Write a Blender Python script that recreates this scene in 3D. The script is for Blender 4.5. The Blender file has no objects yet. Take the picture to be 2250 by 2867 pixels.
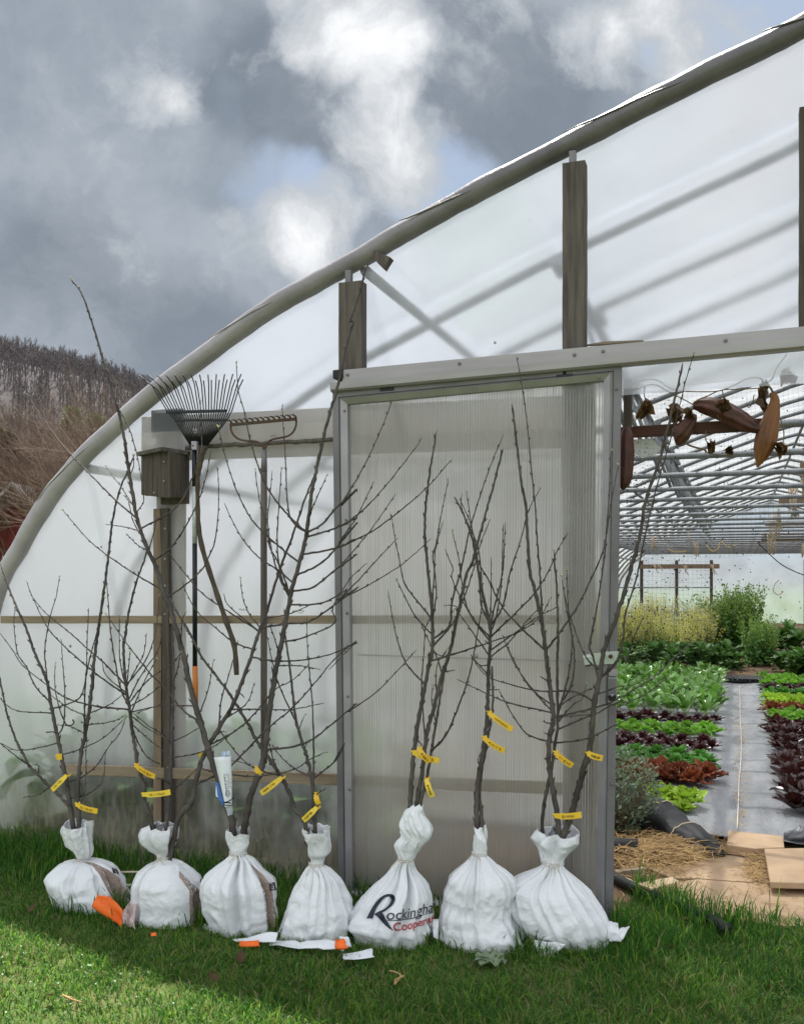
import bpy, bmesh, math, random
import numpy as np
from mathutils import Vector, noise
from mathutils.bvhtree import BVHTree
random.seed(7); np.random.seed(7)
SC = bpy.context.scene
COL = SC.collection

# ------------------------------------------------------------ camera
FPX, YAW, HOR = 2634.6, math.radians(19.7), 1618.0     # focal length, heading and horizon of the photograph (2250 x 2867)
CAM = Vector((0.0, -4.19, 1.5))
cd = bpy.data.cameras.new("camera"); cam = bpy.data.objects.new("camera", cd); COL.objects.link(cam)
cam.location = CAM; cam.rotation_euler = (math.radians(90), 0, YAW)
cd.sensor_fit = 'VERTICAL'; cd.sensor_height = 36.0; cd.lens = 36.0 * FPX / 2867.0
cd.shift_y = (HOR - 1433.5) / 2867.0
cd.clip_start = 0.05; cd.clip_end = 3000
SC.camera = cam
_R = Vector((math.cos(YAW), math.sin(YAW), 0)); _F = Vector((-math.sin(YAW), math.cos(YAW), 0))
def ray(px, py):
    return _R * ((px - 1125) / FPX) + _F + Vector((0, 0, (HOR - py) / FPX))
def Wp(px, py, y=0.0):                      # point of the vertical plane at depth y
    d = ray(px, py); t = (y - CAM.y) / d.y
    return CAM + d * t
def Gp(px, py, z=0.0):                      # point of the level plane at height z
    d = ray(px, py); t = (z - CAM.z) / d.z
    return CAM + d * t
def to_px(p):
    v = Vector(p) - CAM
    dep = v.dot(_F)
    return 1125 + FPX * v.dot(_R) / dep, HOR - FPX * v.z / dep
ZM = {'0': (0, 0, 1.3173), '1': (0, 900, 1/1.708), '2': (0, 1500, 1/1.708), '3': (0, 2200, 1/1.708), '4': (900, 2200, 1/1.708),
      '5': (900, 900, 1/1.898), '6': (900, 1500, 1/1.898), '7': (1650, 950, .3674), '8': (1650, 1600, .4594),
      'a': (380, 1020, .28103), 'b': (100, 2250, .29274), 'c': (950, 2220, .22966), 'd': (1200, 2250, .33958),
      'e': (1700, 2150, .32201), 'f': (500, 2050, .17564), 'g': (1600, 1750, .11710), 's': (0, 0, 1.0)}
def zz(k, x, y):
    o = ZM[k]; return (o[0] + x * o[2], o[1] + y * o[2])
def path(s):                                # "5 10,20 30,40 6 1,2" -> photograph pixels
    out = []; k = 's'
    for t in s.split():
        if ',' in t:
            x, y = t.split(','); out.append(zz(k, float(x), float(y)))
        else:
            k = t
    return out

# ------------------------------------------------------------ render settings, exposure
SC.render.engine = 'CYCLES'
SC.view_settings.view_transform = 'Standard'
SC.view_settings.look = 'None'
SC.view_settings.exposure = 1.05
SC.view_settings.gamma = 1.0
cy = SC.cycles
cy.max_bounces = 12; cy.diffuse_bounces = 4; cy.glossy_bounces = 3; cy.transmission_bounces = 8; cy.transparent_max_bounces = 24
cy.sample_clamp_indirect = 6.0
cy.use_denoising = True

# ------------------------------------------------------------ sun
SUND = Vector((-0.26, 0.44, 1.0)).normalized()          # towards the sun
SUN_EL = math.asin(SUND.z); SUN_AZ = math.atan2(SUND.x, SUND.y)
sl = bpy.data.lights.new("sun", 'SUN'); sl.energy = 5.0; sl.angle = math.radians(0.6); sl.color = (1.0, 0.965, 0.91)
so = bpy.data.objects.new("sun", sl); COL.objects.link(so)
so.rotation_euler = SUND.to_track_quat('Z', 'Y').to_euler()

# ------------------------------------------------------------ sky: blue Nishita sky behind broken grey cloud
world = bpy.data.worlds.new("World"); SC.world = world; world.use_nodes = True
NT = world.node_tree; NT.nodes.clear()
def wn(t, **kw):
    n = NT.nodes.new(t)
    for k, v in kw.items(): setattr(n, k, v)
    return n
def wl(a, b): NT.links.new(a, b)
def wmath(op, a, b=None, c=None, clamp=False):
    n = wn('ShaderNodeMath', operation=op); n.use_clamp = clamp
    for i, v in enumerate((a, b, c)):
        if v is None: continue
        if isinstance(v, (int, float)): n.inputs[i].default_value = v
        else: wl(v, n.inputs[i])
    return n.outputs[0]
def wmix(f, a, b):
    n = wn('ShaderNodeMix', data_type='RGBA')
    for i, v in ((0, f), (6, a), (7, b)):
        if isinstance(v, (int, float)): n.inputs[i].default_value = v
        elif isinstance(v, tuple): n.inputs[i].default_value = (*v, 1)
        else: wl(v, n.inputs[i])
    return n.outputs[2]
tc = wn('ShaderNodeTexCoord')
sky = wn('ShaderNodeTexSky', sky_type='NISHITA'); sky.sun_disc = False
sky.sun_elevation = SUN_EL; sky.sun_rotation = SUN_AZ
skyc = wn('ShaderNodeVectorMath', operation='SCALE'); wl(sky.outputs[0], skyc.inputs[0]); skyc.inputs[3].default_value = 0.105
D = tc.outputs['Generated']
n1 = wn('ShaderNodeTexNoise'); n1.inputs['Scale'].default_value = 5.0; n1.inputs['Detail'].default_value = 8; n1.inputs['Roughness'].default_value = 0.56
wl(D, n1.inputs['Vector'])
off = wn('ShaderNodeVectorMath', operation='SUBTRACT'); wl(n1.outputs['Color'], off.inputs[0]); off.inputs[1].default_value = (.5, .5, .5)
sc_ = wn('ShaderNodeVectorMath', operation='SCALE'); wl(off.outputs[0], sc_.inputs[0]); sc_.inputs[3].default_value = 0.13
dd = wn('ShaderNodeVectorMath', operation='ADD'); wl(D, dd.inputs[0]); wl(sc_.outputs[0], dd.inputs[1])
DN = wn('ShaderNodeVectorMath', operation='NORMALIZE'); wl(dd.outputs[0], DN.inputs[0])
def lobe(px, py, size, amp):                # a soft patch of sky around the direction of one point, edges broken by noise
    c = ray(px, py).normalized()
    dt = wn('ShaderNodeVectorMath', operation='DOT_PRODUCT'); wl(DN.outputs[0], dt.inputs[0]); dt.inputs[1].default_value = c
    mr = wn('ShaderNodeMapRange', interpolation_type='SMOOTHSTEP')
    wl(dt.outputs['Value'], mr.inputs[0])
    mr.inputs[1].default_value = math.cos(math.radians(size)); mr.inputs[2].default_value = math.cos(math.radians(size * .12))
    mr.inputs[3].default_value = 0.0; mr.inputs[4].default_value = amp
    return mr.outputs[0]
def lobes(ls):
    s = None
    for l in ls:
        o = lobe(*l); s = o if s is None else wmath('ADD', s, o)
    return s
BRIGHT = lobes([(870, 25, 3.4, .42), (950, 130, 3.2, .30), (1086, 165, 3.6, .52), (1124, 230, 2.4, .26), (682, 165, 2.6, .40), (450, 175, 3.6, .40), (470, 270, 2.4, .26),
                (550, 262, 2.0, .28), (713, 400, 2.6, .22), (868, 682, 3.8, .70), (790, 700, 3.0, .34), (667, 560, 2.6, .46), (1070, 500, 4.4, .50), (1160, 450, 3.4, .36), (1640, 165, 2.8, .52),
                (1790, 40, 2.4, .38), (1840, 200, 4.0, .38), (1390, 20, 2.6, .25), (582, 800, 1.6, .34), (620, 670, 1.8, .24), (2000, 170, 4, .26), (1500, -500, 25, .22), (250, 120, 5, .12), (330, 560, 6, .08)])
DARK = lobes([(806, 295, 5.5, .62), (1000, 340, 6.5, .62), (1365, 326, 6.5, .66), (667, 47, 3.6, .50), (1396, 90, 5, .55), (1640, 300, 4.5, .45), (1300, 420, 5, .35),
              (545, 225, 2.2, .4), (570, 330, 3, .3), (250, 1000, 12, .55), (560, 1000, 7, .35), (100, 560, 9, .2), (1750, 120, 3, .25)])
BLUE = lobes([(800, 600, 3.8, .42), (930, 590, 3, .36), (1225, 515, 3.6, .62), (1140, 560, 2.6, .4), (2080, 30, 7, .75), (1950, 90, 4, .4)])
def wnoise(scale, detail, rough, vec=None):
    n = wn('ShaderNodeTexNoise'); n.inputs['Scale'].default_value = scale; n.inputs['Detail'].default_value = detail; n.inputs['Roughness'].default_value = rough
    wl(vec or DN.outputs[0], n.inputs['Vector']); return wmath('SUBTRACT', n.outputs['Fac'], 0.5)
def wstep(v, lo, hi):
    m_ = wn('ShaderNodeMapRange', interpolation_type='SMOOTHSTEP'); wl(v, m_.inputs[0]); m_.inputs[1].default_value = lo; m_.inputs[2].default_value = hi; return m_.outputs[0]
nA = wnoise(7.5, 14, .64); nB = wnoise(4.6, 13, .60); nC = wnoise(3.4, 12, .58)
bS = wmath('ADD', BRIGHT, wmath('MULTIPLY', nA, 2.5)); dS = wmath('ADD', DARK, wmath('MULTIPLY', nB, 1.3)); uS = wmath('ADD', BLUE, wmath('MULTIPLY', nA, -1.0))
base = wmix(wstep(wmath('ADD', wmath('MULTIPLY', nC, .7), wmath('MULTIPLY', nA, .5)), -.15, .15), (.235, .275, .33), (.37, .41, .455))
base = wmix(wmath('MULTIPLY', wstep(dS, .18, .80), .80), base, wmix(wstep(nA, -.12, .14), (.165, .197, .240), (.225, .258, .300)))
base = wmix(wmath('MULTIPLY', wstep(uS, .08, .75), .90), base, wmix(0.8, skyc.outputs[0], (.40, .48, .61)))
glow = wmix(wstep(bS, .62, 1.55), (.44, .47, .505), (.84, .85, .86))
colr = wmix(wstep(bS, .27, .82), base, glow)
# unseen sky behind the camera, brightened and warmed to light the shaded sacks
sep = wn('ShaderNodeSeparateXYZ'); wl(D, sep.inputs[0])
mrb = wn('ShaderNodeMapRange', interpolation_type='SMOOTHSTEP'); wl(sep.outputs['Y'], mrb.inputs[0])
mrb.inputs[1].default_value = 0.35; mrb.inputs[2].default_value = -0.55; mrb.inputs[3].default_value = 0.60; mrb.inputs[4].default_value = 2.15
tnt = wn('ShaderNodeMix', data_type='RGBA', blend_type='MULTIPLY'); wl(wstep(sep.outputs['Y'], .3, -.5), tnt.inputs[0]); wl(colr, tnt.inputs[6]); tnt.inputs[7].default_value = (1.07, .99, .91, 1)
elv = wn('ShaderNodeMapRange'); wl(sep.outputs['Z'], elv.inputs[0]); elv.inputs[1].default_value = 0.0; elv.inputs[2].default_value = .9; elv.inputs[3].default_value = .85; elv.inputs[4].default_value = .95
bhd = wstep(sep.outputs['Y'], .3, -.3)
fin = wn('ShaderNodeVectorMath', operation='SCALE'); wl(tnt.outputs[2], fin.inputs[0])
wl(wmath('MULTIPLY', mrb.outputs[0], wmath('ADD', wmath('MULTIPLY', bhd, wmath('SUBTRACT', elv.outputs[0], 1.0)), 1.0)), fin.inputs[3])
bg = wn('ShaderNodeBackground'); wl(fin.outputs[0], bg.inputs[0]); bg.inputs[1].default_value = 1.0
wo = wn('ShaderNodeOutputWorld'); wl(bg.outputs[0], wo.inputs[0])

# ------------------------------------------------------------ materials
def rgb(c): return (*c, 1.0) if len(c) == 3 else c
def new_mat(name):
    m = bpy.data.materials.new(name); m.use_nodes = True; m.node_tree.nodes.clear(); return m
class NB:
    def __init__(s, m): s.t = m.node_tree
    def n(s, t, **kw):
        nd = s.t.nodes.new(t)
        for k, v in kw.items(): setattr(nd, k, v)
        return nd
    def l(s, a, b): s.t.links.new(a, b)
    def noise(s, scale, detail=4, rough=.55, coord='Object', stretch=None, dist=0.0):
        tcn = s.n('ShaderNodeTexCoord'); o = tcn.outputs[coord]
        if stretch:
            mp = s.n('ShaderNodeMapping'); mp.inputs['Scale'].default_value = stretch; s.l(o, mp.inputs[0]); o = mp.outputs[0]
        nn = s.n('ShaderNodeTexNoise'); nn.inputs['Scale'].default_value = scale; nn.inputs['Detail'].default_value = detail
        nn.inputs['Roughness'].default_value = rough; nn.inputs['Distortion'].default_value = dist
        s.l(o, nn.inputs['Vector']); return nn.outputs['Fac']
    def ramp(s, f, lo, hi, c0, c1):
        r = s.n('ShaderNodeValToRGB'); s.l(f, r.inputs[0])
        r.color_ramp.elements[0].position = lo; r.color_ramp.elements[1].position = hi
        r.color_ramp.elements[0].color = rgb(c0); r.color_ramp.elements[1].color = rgb(c1); return r.outputs[0]
    def mixc(s, f, a, b, blend='MIX'):
        n = s.n('ShaderNodeMix', data_type='RGBA', blend_type=blend)
        for i, v in ((0, f), (6, a), (7, b)):
            if isinstance(v, (int, float)): n.inputs[i].default_value = v
            elif isinstance(v, tuple): n.inputs[i].default_value = rgb(v)
            else: s.l(v, n.inputs[i])
        return n.outputs[2]
    def mixs(s, f, a, b):
        n = s.n('ShaderNodeMixShader')
        if isinstance(f, (int, float)): n.inputs[0].default_value = f
        else: s.l(f, n.inputs[0])
        s.l(a, n.inputs[1]); s.l(b, n.inputs[2]); return n.outputs[0]
    def math(s, op, a, b=0.0, clamp=False):
        n = s.n('ShaderNodeMath', operation=op); n.use_clamp = clamp
        for i, v in ((0, a), (1, b)):
            if isinstance(v, (int, float)): n.inputs[i].default_value = v
            else: s.l(v, n.inputs[i])
        return n.outputs[0]
    def bump(s, h, strength, dist=.01):
        b = s.n('ShaderNodeBump'); b.inputs['Strength'].default_value = strength; b.inputs['Distance'].default_value = dist
        s.l(h, b.inputs['Height']); return b.outputs[0]
    def prin(s, col, rough=.6, metal=0.0, normal=None, spec=.5):
        p = s.n('ShaderNodeBsdfPrincipled')
        if isinstance(col, tuple): p.inputs['Base Color'].default_value = rgb(col)
        else: s.l(col, p.inputs['Base Color'])
        if isinstance(rough, (int, float)): p.inputs['Roughness'].default_value = rough
        else: s.l(rough, p.inputs['Roughness'])
        p.inputs['Metallic'].default_value = metal; p.inputs['Specular IOR Level'].default_value = spec
        if normal is not None: s.l(normal, p.inputs['Normal'])
        return p.outputs[0]
    def bsdf(s, kind, col, rough=None, ior=None, normal=None):
        p = s.n('ShaderNodeBsdf' + kind)
        if isinstance(col, tuple): p.inputs['Color'].default_value = rgb(col)
        else: s.l(col, p.inputs['Color'])
        if rough is not None: p.inputs['Roughness'].default_value = rough
        if ior is not None: p.inputs['IOR'].default_value = ior
        if normal is not None and 'Normal' in p.inputs: s.l(normal, p.inputs['Normal'])
        return p.outputs[0]
    def out(s, sh):
        o = s.n('ShaderNodeOutputMaterial'); s.l(sh, o.inputs[0])

def basic(name, c0, c1=None, scale=8, rough=.7, bump=0.0, metal=0.0, stretch=None, lo=.35, hi=.7, spec=.4, bscale=None, detail=5, bdist=.01):
    m = new_mat(name); b = NB(m)
    c1 = c1 or tuple(x * .75 for x in c0)
    f = b.noise(scale, detail, stretch=stretch)
    col = b.ramp(f, lo, hi, c0, c1)
    nm = None
    if bump: nm = b.bump(b.noise(bscale or scale * 3, 6, stretch=stretch), bump, bdist)
    b.out(b.prin(col, rough, metal, nm, spec)); return m

def leaf_mat(name, c0, c1, trans=.35, scale=9, rough=.45, spec=.35, rnd=.25):
    m = new_mat(name); b = NB(m)
    col = b.ramp(b.noise(scale, 3), .3, .72, c0, c1)
    oi = b.n('ShaderNodeObjectInfo')
    hs = b.n('ShaderNodeHueSaturation'); b.l(col, hs.inputs['Color'])
    b.l(b.math('ADD', b.math('MULTIPLY', oi.outputs['Random'], 2 * rnd), 1 - rnd), hs.inputs['Value'])
    p = b.prin(hs.outputs[0], rough, 0, None, spec)
    t = b.bsdf('Translucent', hs.outputs[0])
    b.out(b.mixs(trans, p, t)); return m

def film_mat(name, w_transp, w_refr, tint=(.93, .95, .96), ior=1.04, rough=.45, dirt=0.0, bump=.0, dirt_top=.9, wet=0.0, diff=.30, streak=0.0):
    """thin polyethylene: part clear or blurred see-through, the rest milky translucent, a little gloss, with grime low down"""
    m = new_mat(name); b = NB(m)
    cl = b.noise(1.7, 4, .6)
    nm = None
    if bump:
        nm = b.bump(b.noise(1.3, 5, .6, stretch=(1, 1, .35), dist=1.2), bump, .05)
    tr = b.bsdf('Translucent', tint)
    df = b.bsdf('Diffuse', tuple(.9 * x for x in tint))
    milky = b.mixs(diff, tr, df)
    rf = b.bsdf('Refraction', tuple(min(1, x * 1.03) for x in tint), rough, ior, nm)
    see = rf
    if w_transp > 0:
        tp = b.bsdf('Transparent', (.97, .98, .98)); see = b.mixs(w_transp / max(w_transp + w_refr, 1e-4), rf, tp)
    w = w_transp + w_refr
    fac = b.math('ADD', b.math('MULTIPLY', b.math('SUBTRACT', cl, .5), -.5), w, True)
    if streak:
        fac = b.math('ADD', fac, b.math('MULTIPLY', b.math('SUBTRACT', b.noise(7, 7, .7, stretch=(2.2, 1, .16)), .5), streak), True)
    if wet:                                  # wet with condensation low down: patches that are much clearer
        tw = b.n('ShaderNodeTexCoord'); sw = b.n('ShaderNodeSeparateXYZ'); b.l(tw.outputs['Object'], sw.inputs[0])
        mw = b.n('ShaderNodeMapRange', interpolation_type='SMOOTHSTEP'); b.l(sw.outputs['Z'], mw.inputs[0]); mw.inputs[1].default_value = .62; mw.inputs[2].default_value = .36; mw.inputs[3].default_value = 0; mw.inputs[4].default_value = wet
        fac = b.math('ADD', fac, b.math('MULTIPLY', mw.outputs[0], b.ramp(b.noise(2.6, 6, .65), .32, .55, (.25, .25, .25), (1, 1, 1))), True)
    sh = b.mixs(fac, milky, see)
    tv = b.n('ShaderNodeTexCoord'); vo = b.n('ShaderNodeTexVoronoi'); vo.inputs['Scale'].default_value = 5.0; b.l(tv.outputs['Object'], vo.inputs['Vector'])
    sv = b.n('ShaderNodeSeparateColor'); b.l(vo.outputs['Color'], sv.inputs[0])
    spk = b.math('MULTIPLY', b.math('LESS_THAN', vo.outputs['Distance'], .045), b.math('GREATER_THAN', sv.outputs[0], .72))
    sh = b.mixs(b.math('MULTIPLY', spk, .7), sh, b.bsdf('Diffuse', (.05, .045, .035)))   # fly specks and splashes
    gl = b.bsdf('Glossy', (1, 1, 1), .22)
    fr = b.n('ShaderNodeFresnel'); fr.inputs['IOR'].default_value = 1.3
    sh = b.mixs(b.math('MULTIPLY', fr.outputs[0], .6), sh, gl)
    if dirt:
        tcn = b.n('ShaderNodeTexCoord'); sp = b.n('ShaderNodeSeparateXYZ'); b.l(tcn.outputs['Object'], sp.inputs[0])
        mr = b.n('ShaderNodeMapRange'); b.l(sp.outputs['Z'], mr.inputs[0])
        mr.inputs[1].default_value = dirt_top; mr.inputs[2].default_value = 0.0; mr.inputs[3].default_value = .0; mr.inputs[4].default_value = 1.0
        d1 = b.noise(3.2, 8, .7, stretch=(1, 1, .7)); d2 = b.noise(26, 5, .7, stretch=(1.6, 1, .5))
        k = b.math('MULTIPLY', b.math('MULTIPLY', mr.outputs[0], b.math('ADD', d1, d2)), dirt, False)
        r = b.ramp(k, .30, .75, (0, 0, 0), (.8, .8, .8))
        mud = b.bsdf('Diffuse', b.ramp(d2, .4, .6, (.095, .10, .055), (.22, .20, .14)))
        sh = b.mixs(r, sh, mud)
    b.out(sh); return m

# ------------------------------------------------------------ mesh helpers
class MB:
    """collects verts and faces, then links ONE mesh object"""
    def __init__(s): s.v = []; s.f = []; s.mi = []; s.cur = 0
    def add(s, vs, fs):
        o = len(s.v); s.v.extend([tuple(p) for p in vs]); s.f.extend([tuple(i + o for i in f) for f in fs]); s.mi.extend([s.cur] * len(fs))
    def box(s, lo, hi, j=0.0):
        x0, y0, z0 = lo; x1, y1, z1 = hi
        s.hexa([(x0, y0, z0), (x1, y0, z0), (x1, y1, z0), (x0, y1, z0), (x0, y0, z1), (x1, y0, z1), (x1, y1, z1), (x0, y1, z1)])
    def hexa(s, v):
        s.add(v, [(3, 2, 1, 0), (4, 5, 6, 7), (0, 1, 5, 4), (1, 2, 6, 5), (2, 3, 7, 6), (3, 0, 4, 7)])
    def prism(s, poly, ext):                # poly: 3D points of one cap; ext: vector to the other cap
        n = len(poly); e = Vector(ext); a = [Vector(p) for p in poly]
        s.add(a + [p + e for p in a], [tuple(range(n - 1, -1, -1)), tuple(range(n, 2 * n))] + [(i, (i + 1) % n, n + (i + 1) % n, n + i) for i in range(n)])
    def tube(s, pts, rad, n=8, caps=True, flat=None):
        pts = [Vector(p) for p in pts]; k = len(pts)
        if not hasattr(rad, '__len__'): rad = [rad] * k
        t = [(pts[min(i + 1, k - 1)] - pts[max(i - 1, 0)]).normalized() for i in range(k)]
        u = t[0].orthogonal().normalized(); vs = []
        for i in range(k):
            u = (u - t[i] * u.dot(t[i])).normalized(); w = t[i].cross(u)
            for j in range(n):
                a = 2 * math.pi * j / n
                vs.append(pts[i] + (u * math.cos(a) + w * math.sin(a)) * rad[i])
        fs = [(i * n + j, i * n + (j + 1) % n, (i + 1) * n + (j + 1) % n, (i + 1) * n + j) for i in range(k - 1) for j in range(n)]
        if caps: fs += [tuple(range(n - 1, -1, -1)), tuple((k - 1) * n + j for j in range(n))]
        s.add(vs, fs)
    def grid(s, rows, closed=False):        # rows of points
        m = len(rows); n = len(rows[0])
        vs = [p for r in rows for p in r]
        nn = n if closed else n - 1
        s.add(vs, [(i * n + j, i * n + (j + 1) % n, (i + 1) * n + (j + 1) % n, (i + 1) * n + j) for i in range(m - 1) for j in range(nn)])
    def ball(s, c, r, n=8, m=5, sq=(1, 1, 1)):
        c = Vector(c); rows = []
        for i in range(m + 1):
            a = math.pi * i / m
            rows.append([c + Vector((r * sq[0] * math.sin(a) * math.cos(2 * math.pi * j / n), r * sq[1] * math.sin(a) * math.sin(2 * math.pi * j / n), r * sq[2] * math.cos(a))) for j in range(n)])
        s.grid(rows, True)
    def build(s, name, mats, parent=None, smooth=False, bevel=0.0, world=False):
        me = bpy.data.meshes.new(name); me.from_pydata(s.v, [], s.f)
        for m in (mats if isinstance(mats, (list, tuple)) else [mats]): me.materials.append(m)
        if any(s.mi): me.polygons.foreach_set('material_index', s.mi)
        if smooth: me.polygons.foreach_set('use_smooth', [True] * len(me.polygons))
        me.update()
        o = bpy.data.objects.new(name, me); COL.objects.link(o)
        if parent is not None:
            o.parent = parent
            if parent.type == 'EMPTY' and not world:
                o.location = -ROOT.get(parent.name, Vector((0, 0, 0)))
        if bevel:
            md = o.modifiers.new("bevel", 'BEVEL'); md.width = bevel; md.segments = 2; md.limit_method = 'ANGLE'
        return o
ROOT = {}                                   # Empty name -> its place (parts are built in world coordinates)
def tag(o, label=None, cat=None, group=None, kind=None):
    if label: o['label'] = label
    if cat: o['category'] = cat
    if group: o['group'] = group
    if kind: o['kind'] = kind
    return o
def thing(name, label, cat, loc, group=None):
    o = bpy.data.objects.new(name, None); COL.objects.link(o); o.location = loc; o.empty_display_size = .1
    ROOT[o.name] = Vector(loc)
    return tag(o, label, cat, group)
def ghost(proto, loc, rz, sc, label, cat, group):       # a copy that shares the prototype's mesh
    o = proto.copy(); COL.objects.link(o)
    o.location = loc; o.rotation_euler = (random.uniform(-.05, .05), random.uniform(-.05, .05), rz); o.scale = (sc, sc, sc * random.uniform(.92, 1.1))
    return tag(o, label, cat, group)
def smooth_path(pts, step=4):
    P = [Vector(p) for p in pts]
    if len(P) < 3: return [P[0].lerp(P[-1], i / step) for i in range(step + 1)]
    out = []
    for i in range(len(P) - 1):
        p0 = P[i - 1] if i else P[0] * 2 - P[1]; p1 = P[i]; p2 = P[i + 1]; p3 = P[i + 2] if i + 2 < len(P) else P[-1] * 2 - P[-2]
        for k in range(step):
            t = k / step
            out.append(.5 * ((2 * p1) + (p2 - p0) * t + (2 * p0 - 5 * p1 + 4 * p2 - p3) * t * t + (3 * p1 - p0 - 3 * p2 + p3) * t ** 3))
    out.append(P[-1]); return out
def fbm(p, o=4): return noise.fractal(p, 0.9, 2.0, o, noise_basis='PERLIN_ORIGINAL')
def lerp(a, b, t): return a + (b - a) * t

# ------------------------------------------------------------ the materials
M = {}
M['galv'] = basic('galvanised', (.375, .36, .375), (.28, .268, .28), 6, .5, .1, .5, lo=.3, hi=.75)
M['galv_dark'] = basic('galvanised_dull', (.205, .195, .205), (.15, .142, .15), 7, .55, .1, .4)
M['alu'] = basic('aluminium', (.385, .36, .375), (.30, .28, .292), 5, .45, .06, .4, stretch=(.3, 1, 3))
M['tube'] = basic('hoop_steel', (.26, .27, .28), (.155, .163, .17), 9, .5, .1, .5)
M['wood_grey'] = basic('weathered_wood', (.135, .115, .10), (.065, .055, .05), 7, .85, .35, stretch=(6, 6, .5), spec=.2)
M['wood_dark'] = basic('dark_wood', (.105, .088, .074), (.055, .044, .037), 8, .85, .3, stretch=(6, 6, .5), spec=.2)
M['wood_tan'] = basic('tan_wood', (.30, .235, .165), (.20, .155, .105), 6, .8, .25, stretch=(.5, 5, 6), spec=.2)
M['wood_grey2'] = basic('grey_plank', (.34, .275, .21), (.24, .19, .145), 5, .85, .2, stretch=(.5, 5, 6), spec=.2)
M['wood_post'] = basic('post_wood', (.24, .18, .125), (.14, .105, .075), 7, .85, .3, stretch=(6, 6, .45), spec=.2)
M['wood_red'] = basic('stained_wood', (.10, .045, .03), (.06, .028, .02), 8, .7, .25, stretch=(.5, 6, 6), spec=.3)
M['ply'] = basic('plywood', (.47, .335, .215), (.27, .18, .11), 3.2, .85, .18, spec=.2, lo=.3, hi=.75, bscale=40, detail=9)
M['pine'] = basic('fresh_pine', (.60, .45, .28), (.50, .36, .21), 5, .65, .1, stretch=(6, .6, 6))
M['black_plastic'] = basic('black_plastic', (.012, .012, .013), (.024, .024, .026), 12, .55, .2, spec=.3)
M['rubber_pipe'] = basic('black_pipe', (.016, .017, .018), (.032, .032, .031), 14, .65, .15, spec=.25)
M['white_stick'] = basic('bleached_stick', (.55, .5, .40), (.42, .37, .28), 20, .7)
M['iron'] = basic('rusty_iron', (.075, .052, .038), (.13, .07, .04), 40, .7, .2, .4)
M['steel_black'] = basic('black_steel', (.012, .013, .015), (.024, .025, .027), 20, .4, .05, .3)
M['orange_grip'] = basic('orange_grip', (.62, .21, .035), (.5, .16, .03), 12, .5)
M['white_paint'] = basic('worn_white_paint', (.55, .57, .57), (.33, .35, .35), 18, .55, .1, lo=.45, hi=.65)
M['bark'] = basic('sapling_bark', (.030, .025, .021), (.112, .094, .081), 17, .7, .45, stretch=(1, 1, .55), lo=.34, hi=.80, bscale=70, bdist=.004)
M['bark_dark'] = basic('stick_bark', (.06, .043, .03), (.10, .075, .05), 20, .8, .3)
M['bud'] = leaf_mat('green_bud', (.45, .52, .28), (.30, .40, .16), .3)
m = new_mat('yellow_tag'); b = NB(m); oi = b.n('ShaderNodeObjectInfo')
b.out(b.prin(b.mixc(oi.outputs['Random'], b.ramp(b.noise(10, 4), .35, .7, (.74, .44, .018), (.66, .38, .016)), (.80, .58, .06)), .42, 0, None, .45)); M['tagy'] = m
M['ink'] = basic('black_ink', (.012, .012, .018), (.02, .02, .028), 20, .6)
M['orange_paper'] = basic('orange_paper', (.86, .155, .018), (.78, .13, .015), 6, .65, .15, bscale=9)
M['paper'] = basic('white_paper', (.78, .80, .83), (.68, .70, .74), 6, .6, .15, bscale=12)
M['blue_print'] = basic('blue_print', (.045, .13, .40), (.10, .22, .55), 18, .5)
M['navy'] = basic('navy_print', (.010, .014, .03), (.02, .026, .05), 90, .55, lo=.3, hi=.75)
M['red_print'] = basic('red_print', (.46, .045, .055), (.40, .06, .07), 60, .55)
M['twine'] = basic('jute_twine', (.55, .45, .32), (.42, .33, .22), 40, .85, .2)
M['string'] = basic('white_string', (.66, .62, .54), (.5, .46, .4), 40, .85, .2)
M['burlap'] = basic('woven_gusset', (.35, .275, .235), (.25, .19, .158), 30, .8, .35, stretch=(1, 1, 5), bscale=120)
M['gourd'] = basic('dried_gourd', (.22, .085, .020), (.075, .026, .010), 12, .5, .5, stretch=(1, 1, .3), bscale=30)
M['gourd_red'] = basic('red_gourd', (.095, .028, .013), (.035, .012, .008), 10, .5, .5, bscale=26)
M['dead_leaf'] = leaf_mat('withered_leaf', (.15, .085, .035), (.07, .038, .018), .3)
M['vine'] = basic('dry_vine', (.17, .12, .07), (.10, .07, .04), 30, .8)
M['net'] = basic('bird_net', (.03, .03, .03), (.05, .045, .04), 30, .7)
M['soil'] = basic('soil', (.16, .105, .062), (.085, .055, .033), 9, .95, .6, spec=.15, bscale=40, detail=9)
M['straw'] = basic('straw', (.46, .30, .125), (.27, .165, .065), 5, .7)
M['fabric'] = new_mat('landscape_fabric')
_b = NB(M['fabric'])
_w = _b.noise(3, 6, .6, stretch=(2, .6, 1)); _s = _b.noise(22, 6, .75)
_c = _b.mixc(_b.ramp(_s, .58, .70, (0, 0, 0), (1, 1, 1)), _b.ramp(_w, .3, .7, (.155, .16, .172), (.27, .275, .285)), (.33, .31, .29))
_b.out(_b.prin(_c, _b.ramp(_w, .3, .7, (.36, .36, .36), (.55, .55, .55)), 0, _b.bump(_b.noise(6, 8, .68, stretch=(1.2, .4, 1), dist=.8), .7, .05), .6))
M['roof_film'] = film_mat('roof_film', .20, 0, (.715, .745, .80), dirt=0)
M['gable_film'] = film_mat('gable_film', .02, .62, (.85, .88, .935), 1.035, .5, bump=.05)
M['wall_film'] = film_mat('wall_film', .03, .52, (.87, .875, .90), 1.045, .5, dirt=.80, bump=.35, dirt_top=.75, wet=.36, diff=.50, streak=.5)
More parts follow.
